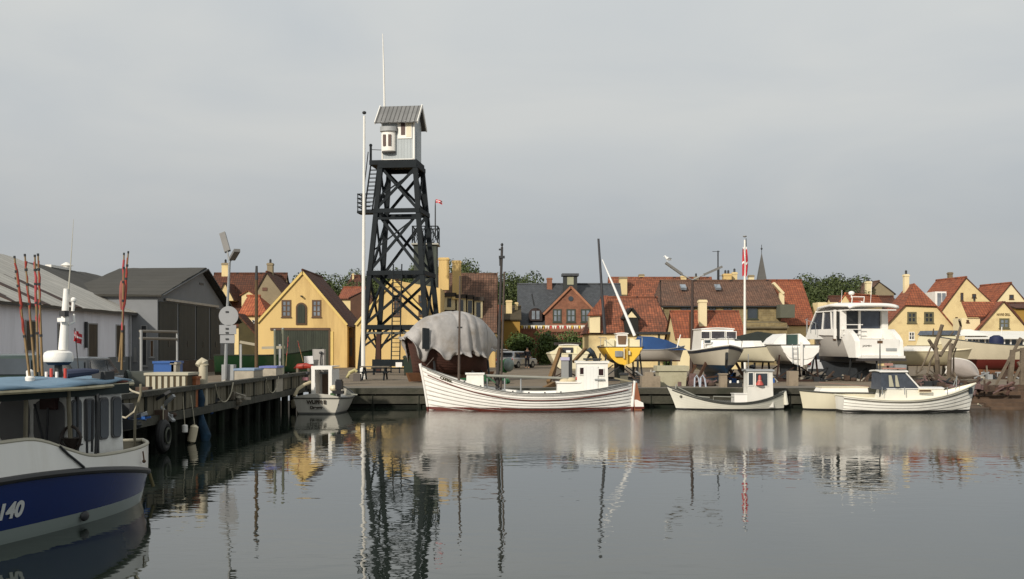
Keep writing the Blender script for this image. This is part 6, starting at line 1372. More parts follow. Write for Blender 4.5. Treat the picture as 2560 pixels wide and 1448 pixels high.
# large tarped wooden boat
Yh = 55.0; wb = thing('tarped_wooden_boat', 'big old brown clinker boat under a sagging grey white tarpaulin on the quay', 'boat', (X(1126, Yh + 1.4), Yh + 1.4, ZG), R(180 + 38), None, local=True)
A = dict(Lh=5.1, B=2.5, zb=2.3, zm=1.65, zst=1.9, zk=.35, w0=0., tm=.5, rb=.4, rs=.3, am=.36, ab=.8, ast=.8, fb=2.2, fs=2.1)
boat_hull(wb, A, mat('old_brown_planking', rgb(100, 60, 46, .5), .8, .25, 1.2, .3, dirt=(.03, .02, .015), dirt_amt=.6, streak=True), None, BROWNW, strakes=11, deck=.2, nt=34, transom=False, lap=.025)
pt, zs, half = hull_fn(**A)
TW = mat('grey_white_tarp', rgb(190, 186, 182, .66), .55, .2, 1.4, 0, dirt=rgb(160, 142, 116, .55), dirt_amt=.6)
t = TW.node_tree; l = t.links.new; co = N(t, 'ShaderNodeTexCoord'); mpn = N(t, 'ShaderNodeMapping'); mpn.inputs['Scale'].default_value = (1, 1, .8)
l(co.outputs['Object'], mpn.inputs[0]); vo = N(t, 'ShaderNodeTexVoronoi', feature='DISTANCE_TO_EDGE'); vo.inputs['Scale'].default_value = 1.5; vo.inputs['Randomness'].default_value = 1
ns = N(t, 'ShaderNodeTexNoise'); ns.inputs['Scale'].default_value = 1.1; ns.inputs['Detail'].default_value = 2.5; l(mpn.outputs[0], ns.inputs['Vector'])
mv = N(t, 'ShaderNodeVectorMath', operation='ADD'); l(mpn.outputs[0], mv.inputs[0]); l(ns.outputs[1], mv.inputs[1]); l(mv.outputs[0], vo.inputs['Vector'])
mm = N(t, 'ShaderNodeMath', operation='ADD'); l(vo.outputs[0], mm.inputs[0]); l(ns.outputs[0], mm.inputs[1])
bb = N(t, 'ShaderNodeBump'); bb.inputs['Strength'].default_value = 1; bb.inputs['Distance'].default_value = .03; l(mm.outputs[0], bb.inputs['Height']); l(bb.outputs[0], t.nodes['Principled BSDF'].inputs['Normal'])
m = MB(); nu, nv = 84, 40; rows = []; rnd = random.Random(11); ph_ = [rnd.random() * 6 for _ in range(8)]
for i in range(nu + 1):
    u = i / nu; t = -.03 + 1.06 * u; tc = min(max(t, 0), 1); c = pt(tc, 1, 1); w = max(abs(c.y), .12) + .12; x = (t - .5) * A['Lh'] * 1.06 + (.1 if u > .5 else 0)
    crown = 3.68 - 1.5 * abs((u - .46) / .54) ** 2.2; edge = zs(tc) - .30 - .20 * math.sin(u * 9 + ph_[0]) * math.sin(u * 21) - .14 * math.sin(u * 33 + ph_[1]) - .30 * math.exp(-((u - .16) / .05) ** 2) - .55 * math.exp(-((u - .86) / .05) ** 2); row = []
    for j in range(nv + 1):
        v = j / nv * 2 - 1; a = abs(v); s = 1 if v > 0 else -1
        if a < .62:
            q = a / .62; y = s * w * 1.02 * math.sin(q * math.pi / 2) ** .9; z = zs(tc) + (crown - zs(tc)) * max(0, 1 - q ** 2.3)
            z -= .07 * abs(math.sin(u * 11 + ph_[2])) * q * (1 - q) * 4
        else:
            q = (a - .62) / .38; y = s * (w * 1.02 + .05 * q + .17 * q * math.sin(u * 30 + ph_[3] + q * 2.2) + .07 * q * math.sin(u * 67 + ph_[4] - q)); z = zs(tc) + (edge - zs(tc)) * q
        # sag folds across the side
        tri = lambda q: abs((q / math.pi) % 2 - 1) * 2 - 1
        cz_ = .5 + .5 * math.sin(u * 5 + ph_[7]); y += s * (.035 * tri(u * 19 + 5 * a * cz_ + ph_[5]) + .02 * tri(u * 41 - 7 * a + ph_[1])) * a * (1 if a > .3 else a * 3); z += .02 * tri(u * 23 + a * 11 * cz_ + ph_[6]) * (1 - .6 * a)
        q_ = Vector((x, y, z)); k1, k2 = noise.noise(q_ * .9 + Vector((3, 1, 7))), noise.noise(q_ * 1.7)
        uw = u * 7 + .35 * math.sin(u * 13 + s); arch = abs(math.sin(math.pi * uw)); e_ = max(0, (a - .25) / .75)
        z += .12 * k1 * (1 - .3 * a) + .09 * (1 - arch) ** 2 * (1 - e_) * -1; y += s * (.26 * (arch - .7) * e_ + .05 * k2 * a)
        if a > .62: z -= .22 * (arch - .5) * (a - .62) / .38
        row.append((x + .06 * math.sin(a * 8 + u * 9) + .12 * k1 * a, y, z))
    rows.append(row)
for i in range(nu):
    for j in range(nv): m.add([rows[i][j], rows[i + 1][j], rows[i + 1][j + 1], rows[i][j + 1]], [(0, 1, 2, 3)])
me_ = m.build('tarpaulin', TW, wb, ang=75)
weld(me_, 50); tx = me_.modifiers.new('thick', 'SOLIDIFY'); tx.thickness = .02
m = MB()
for u_ in (17,): m.tube([Vector(rows[u_][j]) + Vector((0, 0, .03)) for j in range(3, nv - 2)], .01, 5)
m.build('lashing', mat('grey_lashing', (.14, .13, .12)), wb)
MB().prism([(-2.6, .05), (2.5, .05), (2.7, .5), (-2.8, .5)], -.1, .1).build('keel', BROWNW, wb); cradle(wb, -1.8, 1.6, 1.0, 1.1)
m = MB(); p = Vector((2.95, .1, 0)); m.bar((2.2, 1.0, 1.7), (2.1, .86, 2.75), .36, .12); m.build('dark_rudder_board', mat('dark_blue_board', rgb(30, 38, 42, .5), .5, .3), wb)
MB().box(-2.9, -2.7, -.9, -.5, 1.75, 2.1).build('orange_float', mat('orange_plastic', rgb(190, 80, 50, .6)), wb)

# big white motor cruiser, stern view
Yb = 56.5; mc, fm = land_boat('motor_cruiser', 'large white motor cruiser on a stand, stern with open cockpit facing the water', 2112, Yb + 4.0, 99,
    dict(Lh=7.4, B=2.75, zb=2.0, zm=1.5, zst=1.15, w0=.88, tm=.40, rb=.8, rs=0., am=.30, ab=.75, ast=.24), rgb(206, 200, 192, .86), rgb(20, 28, 46, .5), .36, .92, mat('brown_grey_strip', rgb(120, 105, 95, .6)), name_m='cruiser_hull', mtr=WHITE2, grime=.05, nt=34)
lz = lambda py, Y=Yb: Z(py, Y) - ZG; g = lambda px: -(px - 2200) * Yb / F
HMm = bpy.data.materials['cruiser_hull']
for s in (-1, 1): m = MB(); m.prism([(-4.0, 1.25), (-3.2, 1.25), (-2.4, 2.3), (-2.2, 2.75), (-3.0, 2.75), (-3.6, 2.4), (-3.9, 2.1)], s * 1.2 - .15, s * 1.2 + .15); m.build('quarter_moulding', WHITE2, mc)
m = MB(); m.box(-3.95, -3.75, -1.1, 1.1, 1.35, lz(848)); m.box(-4.4, -3.75, -1.2, 1.2, 1.22, 1.34); m.build('transom_wall', WHITE2, mc)
MB().box(-4.45, -3.8, -1.25, 1.25, 1.08, 1.2).build('bathing_platform', mat('dark_platform_edge', (.05, .045, .045)), mc)
text('JASMIN', .13, DL, mc, (-3.96, .7, lz(865)), (R(90), 0, R(-90)), sx=1.2); MB().box(-3.99, -3.95, -.95, -.35, lz(892) + .3, lz(885) + .3).build('transom_locker', GREYP, mc)
cz0, cz1 = 2.25, lz(772)
shp = [(-2.5, cz0), (1.9, cz0), (1.0, cz1 - .35), (.55, cz1), (-2.3, cz1)]
cab = MB(); 
for s in (-1, 1): cab.prism([(-2.3, cz0), (-2.1, cz0), (-2.05, cz1), (-2.25, cz1)], s * 1.2 - .18, s * 1.2 + .18)
cab.prism([(-2.2, cz0), (2.4, cz0), (1.9, cz0 + .55), (-2.2, cz0 + .55)], -1.3, 1.3); cab = cab.build('superstructure', WHITE2, mc)
MB().prism([(-2.1, cz0 + .5), (1.9, cz0 + .5), (.9, cz1 - .05), (-2.1, cz1 - .05)], -1.22, 1.22).build('saloon_glazing', mat('dark_saloon_glass', (.04, .05, .07), .1, .4, 2, spec=.8), mc)
m = MB()
for s in (-1, 1):
    for x, xt in ((-1.0, -.9), (.2, .0), (1.95, .95)): MB().bar((x, s * 1.235, cz0 + .5), (xt, s * 1.235, cz1), .09, .1, up=(1, 0, 0)).build('window_pillar', WHITE2, mc)
o = MB().box(-2.22, -2.14, g(2185), g(2128), cz0 - .1, cz1 - .1).build('saloon_door', mat('dark_saloon_interior', (.02, .022, .022), .2, .6, 4), mc)
m = MB()
for px in (2120, 2187): m.box(-2.3, -2.2, g(px) - .06, g(px) + .06, cz0, cz1)
for z in (2.5, 2.75, 3.0): m.box(-2.75, -2.7, g(2185), g(2130), z - .02, z + .02)
m.build('door_frame', WHITE2, mc)
m = MB(); n = 14; rows = []
for x, zz, w in ((-3.35, cz1 + .0, 1.38), (-3.2, cz1 + .1, 1.42), (-1, cz1 + .2, 1.42), (.6, cz1 + .12, 1.3), (1.3, cz1 - .1, 1.1)): rows.append([(x, w * (2 * i / n - 1), zz + .12 * (1 - (2 * i / n - 1) ** 4)) for i in range(n + 1)])
for a in range(4):
    for i in range(n): m.add([rows[a][i], rows[a + 1][i], rows[a + 1][i + 1], rows[a][i + 1]], [(0, 1, 2, 3)])
rf = weld(m.build('roof', WHITE2, mc)); rf.modifiers.new('t', 'SOLIDIFY').thickness = -.12
MB().box(-3.3, 1.0, -1.3, 1.3, cz1 - .06, cz1 - .0).build('roof_lining', WHITE2, mc)
m = MB(); m.tube([(-1.2, .2, cz1 + .2), (-1.3, .2, cz1 + .75), (-1.3, -.5, cz1 + .75), (-1.2, -.5, cz1 + .2)], .03); m.ball((-1.3, .25, cz1 + .95), .17, 1, 1, .7, 12); m.tube([(-1.3, .25, cz1 + .7), (-1.3, .25, cz1 + .9)], .03); m.ball((-1.2, -.3, cz1 + .45), .13, 1.6, 1.4, .6, 12); m.box(-1.4, -1.2, .7, 1.2, cz1 + .2, cz1 + .4); m.tube([(-1.2, -.9, cz1 + .2), (-1.3, -.95, cz1 + 1.6)], .012); m.tube([(-1.2, .8, cz1 + .2), (-1.5, .9, cz1 + 1.1)], .012)
m.build('radar_arch', WHITE2, mc); MB().box(-1.5, -1.3, -.2, .15, cz1 + .3, cz1 + .5).build('orange_lamp', mat('orange_plastic', (.4, .1, .03)), mc)
m = MB()
for s in (-1, 1):
    m.tube([(.5, s * 1.5, 2.5), (.5, s * 1.5, 3.15), (3.2, s * .9, 3.4), (4.4, s * .2, 3.5)], .02, 6)
    for x, y, z in ((1.5, 1.35, 3.2), (2.6, 1.05, 3.35), (3.6, .65, 3.45)): m.tube([(x, s * y, 2.6), (x, s * y, z)], .016, 6)
m.build('bow_rail', GREYM, mc)
m = MB(); p = fm[0](.62, .72, 1); m.ball((p.x, p.y, p.z), .09, 1, .4, 1.6, 10); p = fm[0](.3, .9, 1); m.box(p.x - .15, p.x + .15, p.y - .02, p.y + .03, p.z - .08, p.z + .08); m.build('side_ports', BRWND, mc)
MB().prism([(-3.2, .12), (2.0, .12), (2.8, 1.0), (-3.4, 1.0)], -.15, .15).build('keel', mat('dark_keel', (.03, .035, .04)), mc)
cradle(mc, -2.8, 1.8, 1.2, 1.15); m = MB(); m.tube([(-4.3, .3, .4), (-4.2, .3, 1.1)], .05); m.ball((-4.3, .3, .55), .14, 1, 1, 1, 10); m.build('stern_drive', DARKM, mc)

# cream boats right of it
ccb, _ = land_boat('open_motor_boat', 'cream open boat beside the motor cruiser, propped behind the branching timbers', 2322, 63, 6,
    dict(Lh=5.0, B=2.0, zb=1.0, zm=.85, zst=.85, w0=.8, tm=.45, rb=.4, rs=0, am=.4, ab=.8), rgb(226, 214, 178, .84), rgb(150, 110, 90, .5), .06, .7, CREAM, name_m='cream_open_hull')
cabin(ccb, -1.3, .2, 1.3, 1.0, 1.5, 1.85, WHITE2, 'cuddy', .1, .3, None); cradle(ccb, -1.6, 1.2, .7, .7, WOOD)
m = MB(); m.box(-2.3, -1.9, -.15, .15, 1.5, 2.05); m.ball((-2.1, 0, 2.1), .2, 1, .8, .7); m.build('outboard_motor', DARKM, ccb)
ccc, _ = land_boat('cabin_boat', 'small cream cabin boat with grey canvas roof behind the branching timbers', 2352, 67, -75,
    dict(Lh=4.6, B=2.0, zb=1.4, zm=1.1, zst=1.1, w0=.8, tm=.45, rb=.4, rs=0, am=.36, ab=.8), rgb(232, 218, 176, .86), rgb(150, 110, 90, .5), .06, .8, CREAM, name_m='cream_cabin_hull2')
o = cabin(ccc, -1.4, 1.2, 1.6, 1.2, 1.85, 2.75, CG, 'cabin', .2, .6, None, tw=.75); MB().prism([(-.75, 2.55), (.75, 2.55), (.55, 2.82), (-.55, 2.82)], -1.3, .9, axis='x').build('canvas_roof', mat('blue_grey_canvas', rgb(110, 120, 135, .55), .8, .3, 4), ccc); cradle(ccc, -1.5, 1.2, .7, .8, WOOD)
lwb, fl_ = land_boat('wooden_boat', 'long cream and red bottomed boat with navy rail running out of the right edge', 2545, 64.5, 172,
    dict(Lh=8.6, B=2.6, zb=1.95, zm=1.45, zst=1.5, w0=.6, tm=.45, rb=.5, rs=0, am=.36, ab=.85), rgb(214, 204, 178, .84), rgb(120, 50, 44, .6), .62, .45, mat('navy_rail', rgb(60, 74, 86, .5)), name_m='cream_red_hull', grime=.2)
MB().prism([(-2.5, .1), (2.2, .1), (2.8, .6), (-2.8, .6)], -.1, .1).build('keel', BROWNW, lwb); cradle(lwb, -2.4, 2, .9, .7, WOOD)
ob2 = thing('outboard_cover', 'round dark blue cover on top of the long cream boat', 'cover', (X(2491, 64), 64, Z(866, 64)))
c = P(2491, 866, 64); MB().lathe((c.x, c.y, c.z), [(.28, 0), (.4, .08), (.42, .35), (.36, .55), (.15, .66)], 14).build('canvas_cover', mat('dark_blue_canvas', rgb(24, 40, 90, .5), .7, .25, 4, .3), ob2); MB().tube([c + Vector((.3, 0, -.1)), c + Vector((.32, 0, 1.15))], .03).build('lamp_pole', WHITE2, ob2)
dg_ = thing('upturned_dinghy', 'pale grey dinghy lying on its side on the ground near the slipway', 'dinghy', (X(2418, 57), 57, ZG + .35), 0, None, local=True)
boat_hull(dg_, dict(Lh=1.9, B=1.15, zb=.5, zm=.42, zst=.42, zk=0, w0=.8, tm=.45, rb=.2, rs=0, am=.35, ab=.8), mat('pale_grey_dinghy', rgb(196, 186, 178, .75), .5, .1), GREYP, WHITE2, transom=True, nt=18)
dg_.rotation_euler = (R(-68), R(14), R(12)); dg_.location.z = ZG + .45; dg_.scale = (.95,) * 3

# ================================================================ timbers, trestles, clutter on the far quay
BRT = mat('brown_rough_timber', rgb(140, 108, 68, .6), .85, .3, 2.5, .5); GRT = mat('grey_rough_timber', rgb(132, 118, 100, .62), .9, .35, 2.5, .6)
def timber(label, p, q, w, mm, h=None, group=None, taper=False, mid=None):
    p, q = Vector(p), Vector(q); m = MB()
    if taper:
        pts = [p, (mid if mid is not None else (p + q) / 2 + Vector((.03, 0, .02))), q]; m.tube(pts, [w / 2, w * .45, w * .3], 8)
    else: m.bar(p, q, w, h or w)
    lowp = p if p.z < q.z else q
    o = m.build('timber', mm, None, lowp); tag(o, label, 'timber', group); return o
timber('brown timber leaning from lower left against the cream cabin boat', P(1371, 957, 49.5), P(1402, 872, 51), .17, BRT)
timber('brown timber leaning to the right above the grey pillar', P(1434, 905, 52), P(1464, 872, 53), .13, BRT)
timber('short brown timber lying by the foot of the grey pillar', P(1352, 978, 48), P(1385, 960, 48.6), .2, BRT)
pl = thing('power_pillar', 'grey power and water pillar behind the white wheelhouse boat', 'pillar', (X(1415, 48.5), 48.5, ZG))
MB().box(X(1403, 48.5), X(1421, 48.5), 48.3, 48.6, ZG, Z(893, 48.5)).build('casing', mat('pillar_grey', rgb(168, 170, 168, .7), .5, .08), pl); MB().box(X(1421, 48.5), X(1430, 48.5), 48.32, 48.58, ZG, Z(885, 48.5)).build('dark_side', DARKM, pl)
MB().box(X(1401, 48.5), X(1423, 48.5), 48.25, 48.6, Z(901, 48.5), Z(893, 48.5)).build('label_plate', mat('pale_lilac_plate', rgb(205, 200, 225, .75)), pl)
MB().bar(P(1402, 870, 48.6), P(1402, 895, 48.6), .04).build('bracket', DARKM, pl)
def block(name, label, cat, px0, px1, pyt, Y, dep, mm, zb=ZG, group=None, taper=.0):
    a, b_, zt = X(px0, Y), X(px1, Y), Z(pyt, Y); t = thing(name, label, cat, ((a + b_) / 2, Y + dep / 2, zb), 0, group)
    m = MB(); k = taper; m.add([(a + k, Y, zb), (b_ - k, Y, zb), (b_ - k, Y + dep, zb), (a + k, Y + dep, zb), (a, Y, zt), (b_, Y, zt), (b_, Y + dep, zt), (a, Y + dep, zt)], [(0, 3, 2, 1), (4, 5, 6, 7), (0, 1, 5, 4), (1, 2, 6, 5), (2, 3, 7, 6), (3, 0, 4, 7)])
    m.build('body', mm, t); return t
CON = mat('pale_concrete', rgb(176, 160, 138, .62), .9, .12, 1.5, .3, dirt=rgb(110, 100, 80, .5), dirt_amt=.5); TUB = mat('stained_white_tub', rgb(196, 190, 160, .7), .6, .08, 1.5, .1, dirt=rgb(150, 140, 105, .55), dirt_amt=.5)
b1 = block('concrete_block', 'pale concrete block on the quay below the yellow sailing boat', 'block', 1605, 1651, 941, 48.2, .8, CON); MB().box(X(1612, 48.3), X(1634, 48.3), 48.3, 48.8, Z(941, 48.2), Z(931, 48.2)).build('top_stone', CON, b1)
b2 = block('plastic_tub', 'large stained white plastic tub standing left of the navy banded boat', 'tub', 1646, 1718, 922, 49.5, 1.1, TUB, taper=.06); MB().box(X(1642, 49.5), X(1722, 49.5), 49.42, 50.7, Z(928, 49.5), Z(915, 49.5)).build('rim', TUB, b2)
b3 = block('bollard_post', 'short square grey post with dark cap left of the concrete block', 'post', 1552, 1570, 938, 47.9, .35, mat('grey_green_post', rgb(130, 126, 108, .55), .9, .2)); MB().box(X(1550, 47.9), X(1572, 47.9), 47.86, 48.3, Z(938, 47.9), Z(933, 47.9)).build('cap', DARKM, b3)
b4 = block('concrete_post', 'square concrete post on the quay right of the blue keel', 'post', 1801, 1818, 937, 48.2, .4, CON); MB().box(X(1799, 48.2), X(1820, 48.2), 48.15, 48.65, Z(937, 48.2), Z(934, 48.2)).build('cap', CON, b4)
b5 = block('quay_box', 'low black box with white caps lying right of the concrete post', 'box', 1820, 1856, 958, 48.1, .5, RUBBER); 
for px in (1826, 1845): MB().lathe(P(px, 958, 48.3), [(.05, 0), (.05, .1), (.02, .12)], 8).build('cap', WHITE2, b5)
b6 = block('timber_kerb', 'weathered horizontal kerb timber along the quay edge by the small wheelhouse boat', 'kerb', 1725, 1862, 969, 46.9, .25, WOOD, ZG + .01)
b7 = block('timber_kerb', 'weathered kerb timber along the quay edge between the cream boats', 'kerb', 1930, 2040, 972, 46.9, .3, WOOD, ZG + .01)
b8 = block('concrete_post', 'wide low concrete block under the white transom yacht', 'block', 1973, 1996, 928, 50, .5, CON)
# blue rope net frames
hf = thing('hoop_frame', 'pair of bent pale blue hose hoops standing under the navy banded boat', 'hose', (X(1748, 48.5), 48.5, ZG)); m = MB()
for px in (1741, 1756): m.tube([P(px - 5, 968, 48.5), P(px - 4, 945, 48.5), P(px + 1, 938, 48.5), P(px + 6, 948, 48.5), P(px + 9, 968, 48.5)], .035, 8)
m.build('hoop', mat('pale_blue_hose', rgb(196, 206, 220, .75)), hf)
def junk(label, px, py, Y, r, mats_, n, seed, sx=1.6, name='junk_pile', cat='scrap'):
    t = thing(name, label, cat, (X(px, Y), Y, ZG)); rnd = random.Random(seed); c = P(px, py, Y); m = MB(); hgt = max(.15, c.z - ZG)
    for k in range(n):
        p = Vector((c.x + rnd.uniform(-r, r) * sx, Y + rnd.uniform(-r, r) * .6, ZG)); q = rnd.random(); h = hgt * (1 - abs(p.x - c.x) / (r * sx) * .7) * rnd.uniform(.4, 1); p.z = ZG + h * rnd.uniform(.2, .9)
        mi = rnd.randrange(len(mats_))
        if q < .4: d = Vector((rnd.uniform(-1, 1), rnd.uniform(-.5, .5), rnd.uniform(-.5, .7))).normalized() * rnd.uniform(.2, .6); m.bar(p - d, p + d, rnd.uniform(.04, .12), rnd.uniform(.04, .1), mi)
        elif q < .75: s = rnd.uniform(.06, .18); m.box(p.x - s, p.x + s, p.y - s, p.y + s, ZG + .0 if q < .55 else p.z - s, p.z + s, mi)
        else: m.ball(p, rnd.uniform(.07, .17), 1.2, 1, .8, 8, mi)
    m.build('heap', mats_, t, smooth=True); return t
RUST = mat('rusty_iron', rgb(100, 80, 66, .5), .9, .35, 4); PALE = mat('pale_scrap', rgb(190, 182, 165, .65), .8, .25, 4); PURP = mat('mauve_net', rgb(140, 112, 108, .55), .95, .35, 6)
junk('heap of grey rope and scrap between the yellow boat and the plastic tub', 1625, 905, 54, .5, [PALE, GREYP, DARKM, RUST], 26, 1)
junk('mauve brown heap of nets beside the blue keel of the navy banded boat', 1730, 930, 49.8, .6, [PURP, RUST, PURP], 30, 2)
junk('dark scrap and trestles under the small cream dinghy', 1880, 905, 55, .7, [DARKM, RUST, PALE, DARKM, BLUEM], 34, 3)
junk('scrap iron and boxes under the big white motor cruiser', 2100, 935, 57, 1.3, [DARKM, RUST, PALE, DARKM], 44, 4)
junk('rusty heap of nets and chains right of the clinker cabin boat', 2330, 950, 50.5, 1.2, [RUST, PURP, DARKM, RUST], 60, 5)
junk('red and brown net heap on the slipway edge', 2455, 985, 46.8, .6, [mat('red_net', rgb(116, 84, 72, .45), .95, .3, 6), PURP, RUST], 30, 6, 2.2)
junk('boxes and gear beside the upturned dinghy', 2500, 922, 61, 1.2, [PALE, GREYP, DARKM, RUST], 40, 7)
junk('small heap of gear below the tarped wooden boat', 1205, 925, 53, .8, [DARKM, DARKM, GREENM, RUST], 26, 8)
# branching timbers
bs = thing('branching_timbers', 'cluster of tall grey forked tree trunk timbers standing on end near the slipway', 'timbers', (X(2345, 52.5), 52.5, ZG)); YY = 52.5
for pts, r_ in (([(2345, 960), (2343, 900), (2338, 865), (2356, 812)], .17), ([(2338, 875), (2322, 850)], .12), ([(2350, 890), (2364, 868), (2378, 850)], .11), ([(2318, 935), (2326, 905), (2345, 870)], .07),
               ([(2372, 955), (2374, 900), (2378, 860)], .16), ([(2378, 880), (2392, 850), (2402, 815), (2398, 800)], .10), ([(2300, 928), (2318, 890), (2330, 862)], .06), ([(2398, 958), (2384, 930), (2384, 890), (2390, 870)], .07), ([(2332, 838), (2334, 822)], .05), ([(2376, 840), (2384, 828)], .05)):
    pp = [P(a, b__, YY + .3 * math.sin(a)) for a, b__ in pts]; MB().tube(pp, [r_ * .78 * (1 - .4 * i / len(pp)) for i in range(len(pp))], 8).build('trunk', GRT, bs)
junk('dark tangled timber base around the forked trunks', 2350, 935, 52, .9, [GRT, DARKM, RUST, GRT], 30, 12, name='timber_heap', cat='timber heap')
tr_ = thing('slipway_trestle', 'tall rough timber trestle with slanting legs at the right edge of the picture', 'trestle', (X(2530, 49.5), 49.5, ZG)); YY = 49.5
for p, q, w in (((2487, 967), (2520, 905), .15), ((2520, 905), (2552, 845), .17), ((2524, 965), (2532, 875), .26), ((2517, 982), (2560, 900), .14), ((2554, 965), (2556, 870), .22), ((2530, 880), (2575, 868), .16), ((2545, 905), (2590, 990), .15)):
    MB().bar(P(*p, YY), P(*q, YY), w * .75, w * .65).build('leg', GRT, tr_)
MB().bar(P(2476, 972, 48.2), P(2520, 984, 47.6), .14, .14).build('foot_beam', mat('rusty_timber', (.2, .1, .05)), tr_)

# street lamp with a gull, small objects
sl = thing('street_lamp', 'two armed street lamp on a tall brown post among the laid up boats', 'street lamp', (X(1729, 62), 62, ZG)); YY = 62
MB().tube([P(1728, 950, YY), P(1730, 850, YY), P(1731, 700, YY)], [.12, .1, .07], 8).build('post', mat('brown_lamp_post', rgb(78, 54, 42, .5), .6, .2), sl)
for s, pts in ((-1, [(1731, 700), (1703, 686)]), (1, [(1731, 700), (1762, 686)])): MB().tube([P(*p, YY) for p in pts], .035, 6).build('arm', GREYM, sl)
LH = mat('lamp_housing', rgb(140, 138, 134, .6), .4, .1, 3)
MB().bar(P(1705, 686, YY), P(1664, 657, YY), .3, .13).build('lamp_head', LH, sl); MB().bar(P(1760, 687, YY), P(1805, 667, YY), .3, .13).build('lamp_head', LH, sl)
gu = thing('gull', 'white and grey gull perched on the left arm of the street lamp', 'bird', P(1668, 655, 62)); c = P(1668, 646, 62)
m = MB(); n = 8
pts = [c + Vector(v) for v in ((-.16, 0, .12), (-.12, 0, .13), (-.07, 0, .06), (.0, 0, .0), (.12, 0, -.06), (.26, 0, -.10))]; m.tube(pts, [.03, .05, .055, .095, .07, .012], 10); m.tube([pts[0], pts[0] + Vector((-.07, 0, -.02))], [.018, .005], 6)
for dx in (-.01, .04): m.tube([c + Vector((dx, .02 if dx < 0 else -.02, -.05)), c + Vector((dx, .02 if dx < 0 else -.02, -.2))], .008, 5)
m.build('body', mat('gull_white', (.75, .75, .73), .8, .03), gu); m = MB()
for s in (-1, 1): m.ball(c + Vector((.1, s * .06, -.02)), .13, 1.2, .25, .4, 10)
m.build('wings', mat('gull_grey', (.2, .21, .22), .8, .1), gu)

# white van with open tailgate and the standing person
def car(name, label, px, Y, rot, paint, Lc=4.2, Wc=1.75, Hc=1.45, tall=False, tailgate=False, group=None, cat='car'):
    t = thing(name, label, cat, (X(px, Y), Y, ZG), R(rot), group, local=True); w = Wc / 2; h = Hc
    low = [(-Lc / 2, .32), (-Lc / 2, h * .62), (Lc / 2 - (.1 if tall else .2), h * .56), (Lc / 2, h * .46), (Lc / 2, .3)]
    top = [(-Lc / 2 + .05, h * .6), (-Lc / 2 + (.15 if tall else .35), h * .97), (-Lc / 2 + (.5 if tall else .8), h), (Lc * .14, h * .98), (Lc * .34, h * .6)]
    m = MB(); m.prism(low, -w, w)
    vs_ = []
    for s in (-1, 1): vs_ += [(x, s * w * (.97 if z < h * .7 else .8), z) for x, z in top]
    m.add(vs_, [(0, 1, 2, 3, 4), (9, 8, 7, 6, 5)] + [(i, 5 + i, 5 + (i + 1) % 5, (i + 1) % 5) for i in range(5)]); bd = m.build('body', paint, t); bd.modifiers.new('b', 'BEVEL').width = .05
    g = MB()
    for s in (-1, 1):
        def sp(x, z): f = (z - h * .6) / (h * .37); return (x, s * (w * (.97 - .17 * f) + .012), z)
        g.add([sp(-Lc / 2 + .3, h * .64), sp(-.05, h * .64), sp(-.05, h * .93), sp(-Lc / 2 + .5, h * .93)], [(0, 1, 2, 3)]); g.add([sp(.05, h * .64), sp(Lc * .28, h * .64), sp(Lc * .13, h * .93), sp(.05, h * .93)], [(0, 1, 2, 3)])
    g.add([(Lc * .325, -w * .8, h * .64), (Lc * .325, w * .8, h * .64), (Lc * .17, w * .7, h * .94), (Lc * .17, -w * .7, h * .94)], [(0, 1, 2, 3)])
    xr = -Lc / 2 + .055 - .02; g.add([(xr + .0, -w * .78, h * .66), (xr + .0, w * .78, h * .66), (xr + .2 if not tall else xr + .06, w * .7, h * .92), (xr + .2 if not tall else xr + .06, -w * .7, h * .92)], [(3, 2, 1, 0)])
    g.build('windows', GLASS, t)
    for sx in (-1, 1):
        for s in (-1, 1):
            o = MB().tube([(sx * Lc * .3, s * w * 1.01, .31), (sx * Lc * .3, s * (w - .2), .31)], .31, 16).build('wheel', RUBBER, t); MB().tube([(sx * Lc * .3, s * (w * 1.01 + .012), .31), (sx * Lc * .3, s * (w - .05), .31)], .18, 12).build('rim', GREYM, o)
    for s in (-1, 1):
        MB().box(-Lc / 2 - .015, -Lc / 2 + .03, s * w * .85 - .09, s * w * .85 + .09, h * .44, h * .58).build('tail_light', REDM, t); MB().box(Lc / 2 - .03, Lc / 2 + .012, s * w * .72 - .14, s * w * .72 + .14, h * .38, h * .47).build('headlight', GLASSL, t)
    MB().box(-Lc / 2 - .04, -Lc / 2 + .02, -w * .95, w * .95, .3, .48).build('bumper', DARKM, t)
    if tailgate: m = MB(); m.slab((-Lc / 2 + .1, -w * .8, h), (-Lc / 2 + .1, w * .8, h), (-Lc / 2 - .85, w * .8, h + .12), (-Lc / 2 - .85, -w * .8, h + .12), .06); m.build('open_tailgate', paint, t)
    return t
car('hatchback', 'silver hatchback with raised tailgate parked behind the masts', 1292, 93, 60, mat('silver_paint', (.45, .46, .47), .3, .05, metal=.3), tailgate=True)
car('estate_car', 'pale silver car glimpsed between the white yacht and the motor cruiser', 2046, 68, 80, mat('light_silver_paint', (.55, .56, .57), .3, .05, metal=.2), Hc=1.6, tall=True)
car('delivery_van', 'dark blue grey car roof visible behind the white yacht and cruiser', 2018, 82, 175, mat('blue_grey_paint', (.12, .15, .19), .3, .05), Hc=2.0, tall=True, cat='van')
car('parked_car', 'small white car parked below the grill house awning', 2470, 80, 5, mat('white_car_paint', (.7, .7, .7), .3, .03))
car('estate_car', 'dark green grey estate car parked behind the blue fishing boat', 78, 31, 96, mat('dark_green_car_paint', (.03, .05, .045), .25, .1), Hc=1.62, Lc=4.4, Wc=1.8)
car('parked_car', 'black car roof seen beside the estate car behind the fishing boat canopy', 205, 35, 95, mat('charcoal_car_paint', (.04, .045, .05), .25, .1), Hc=1.5)
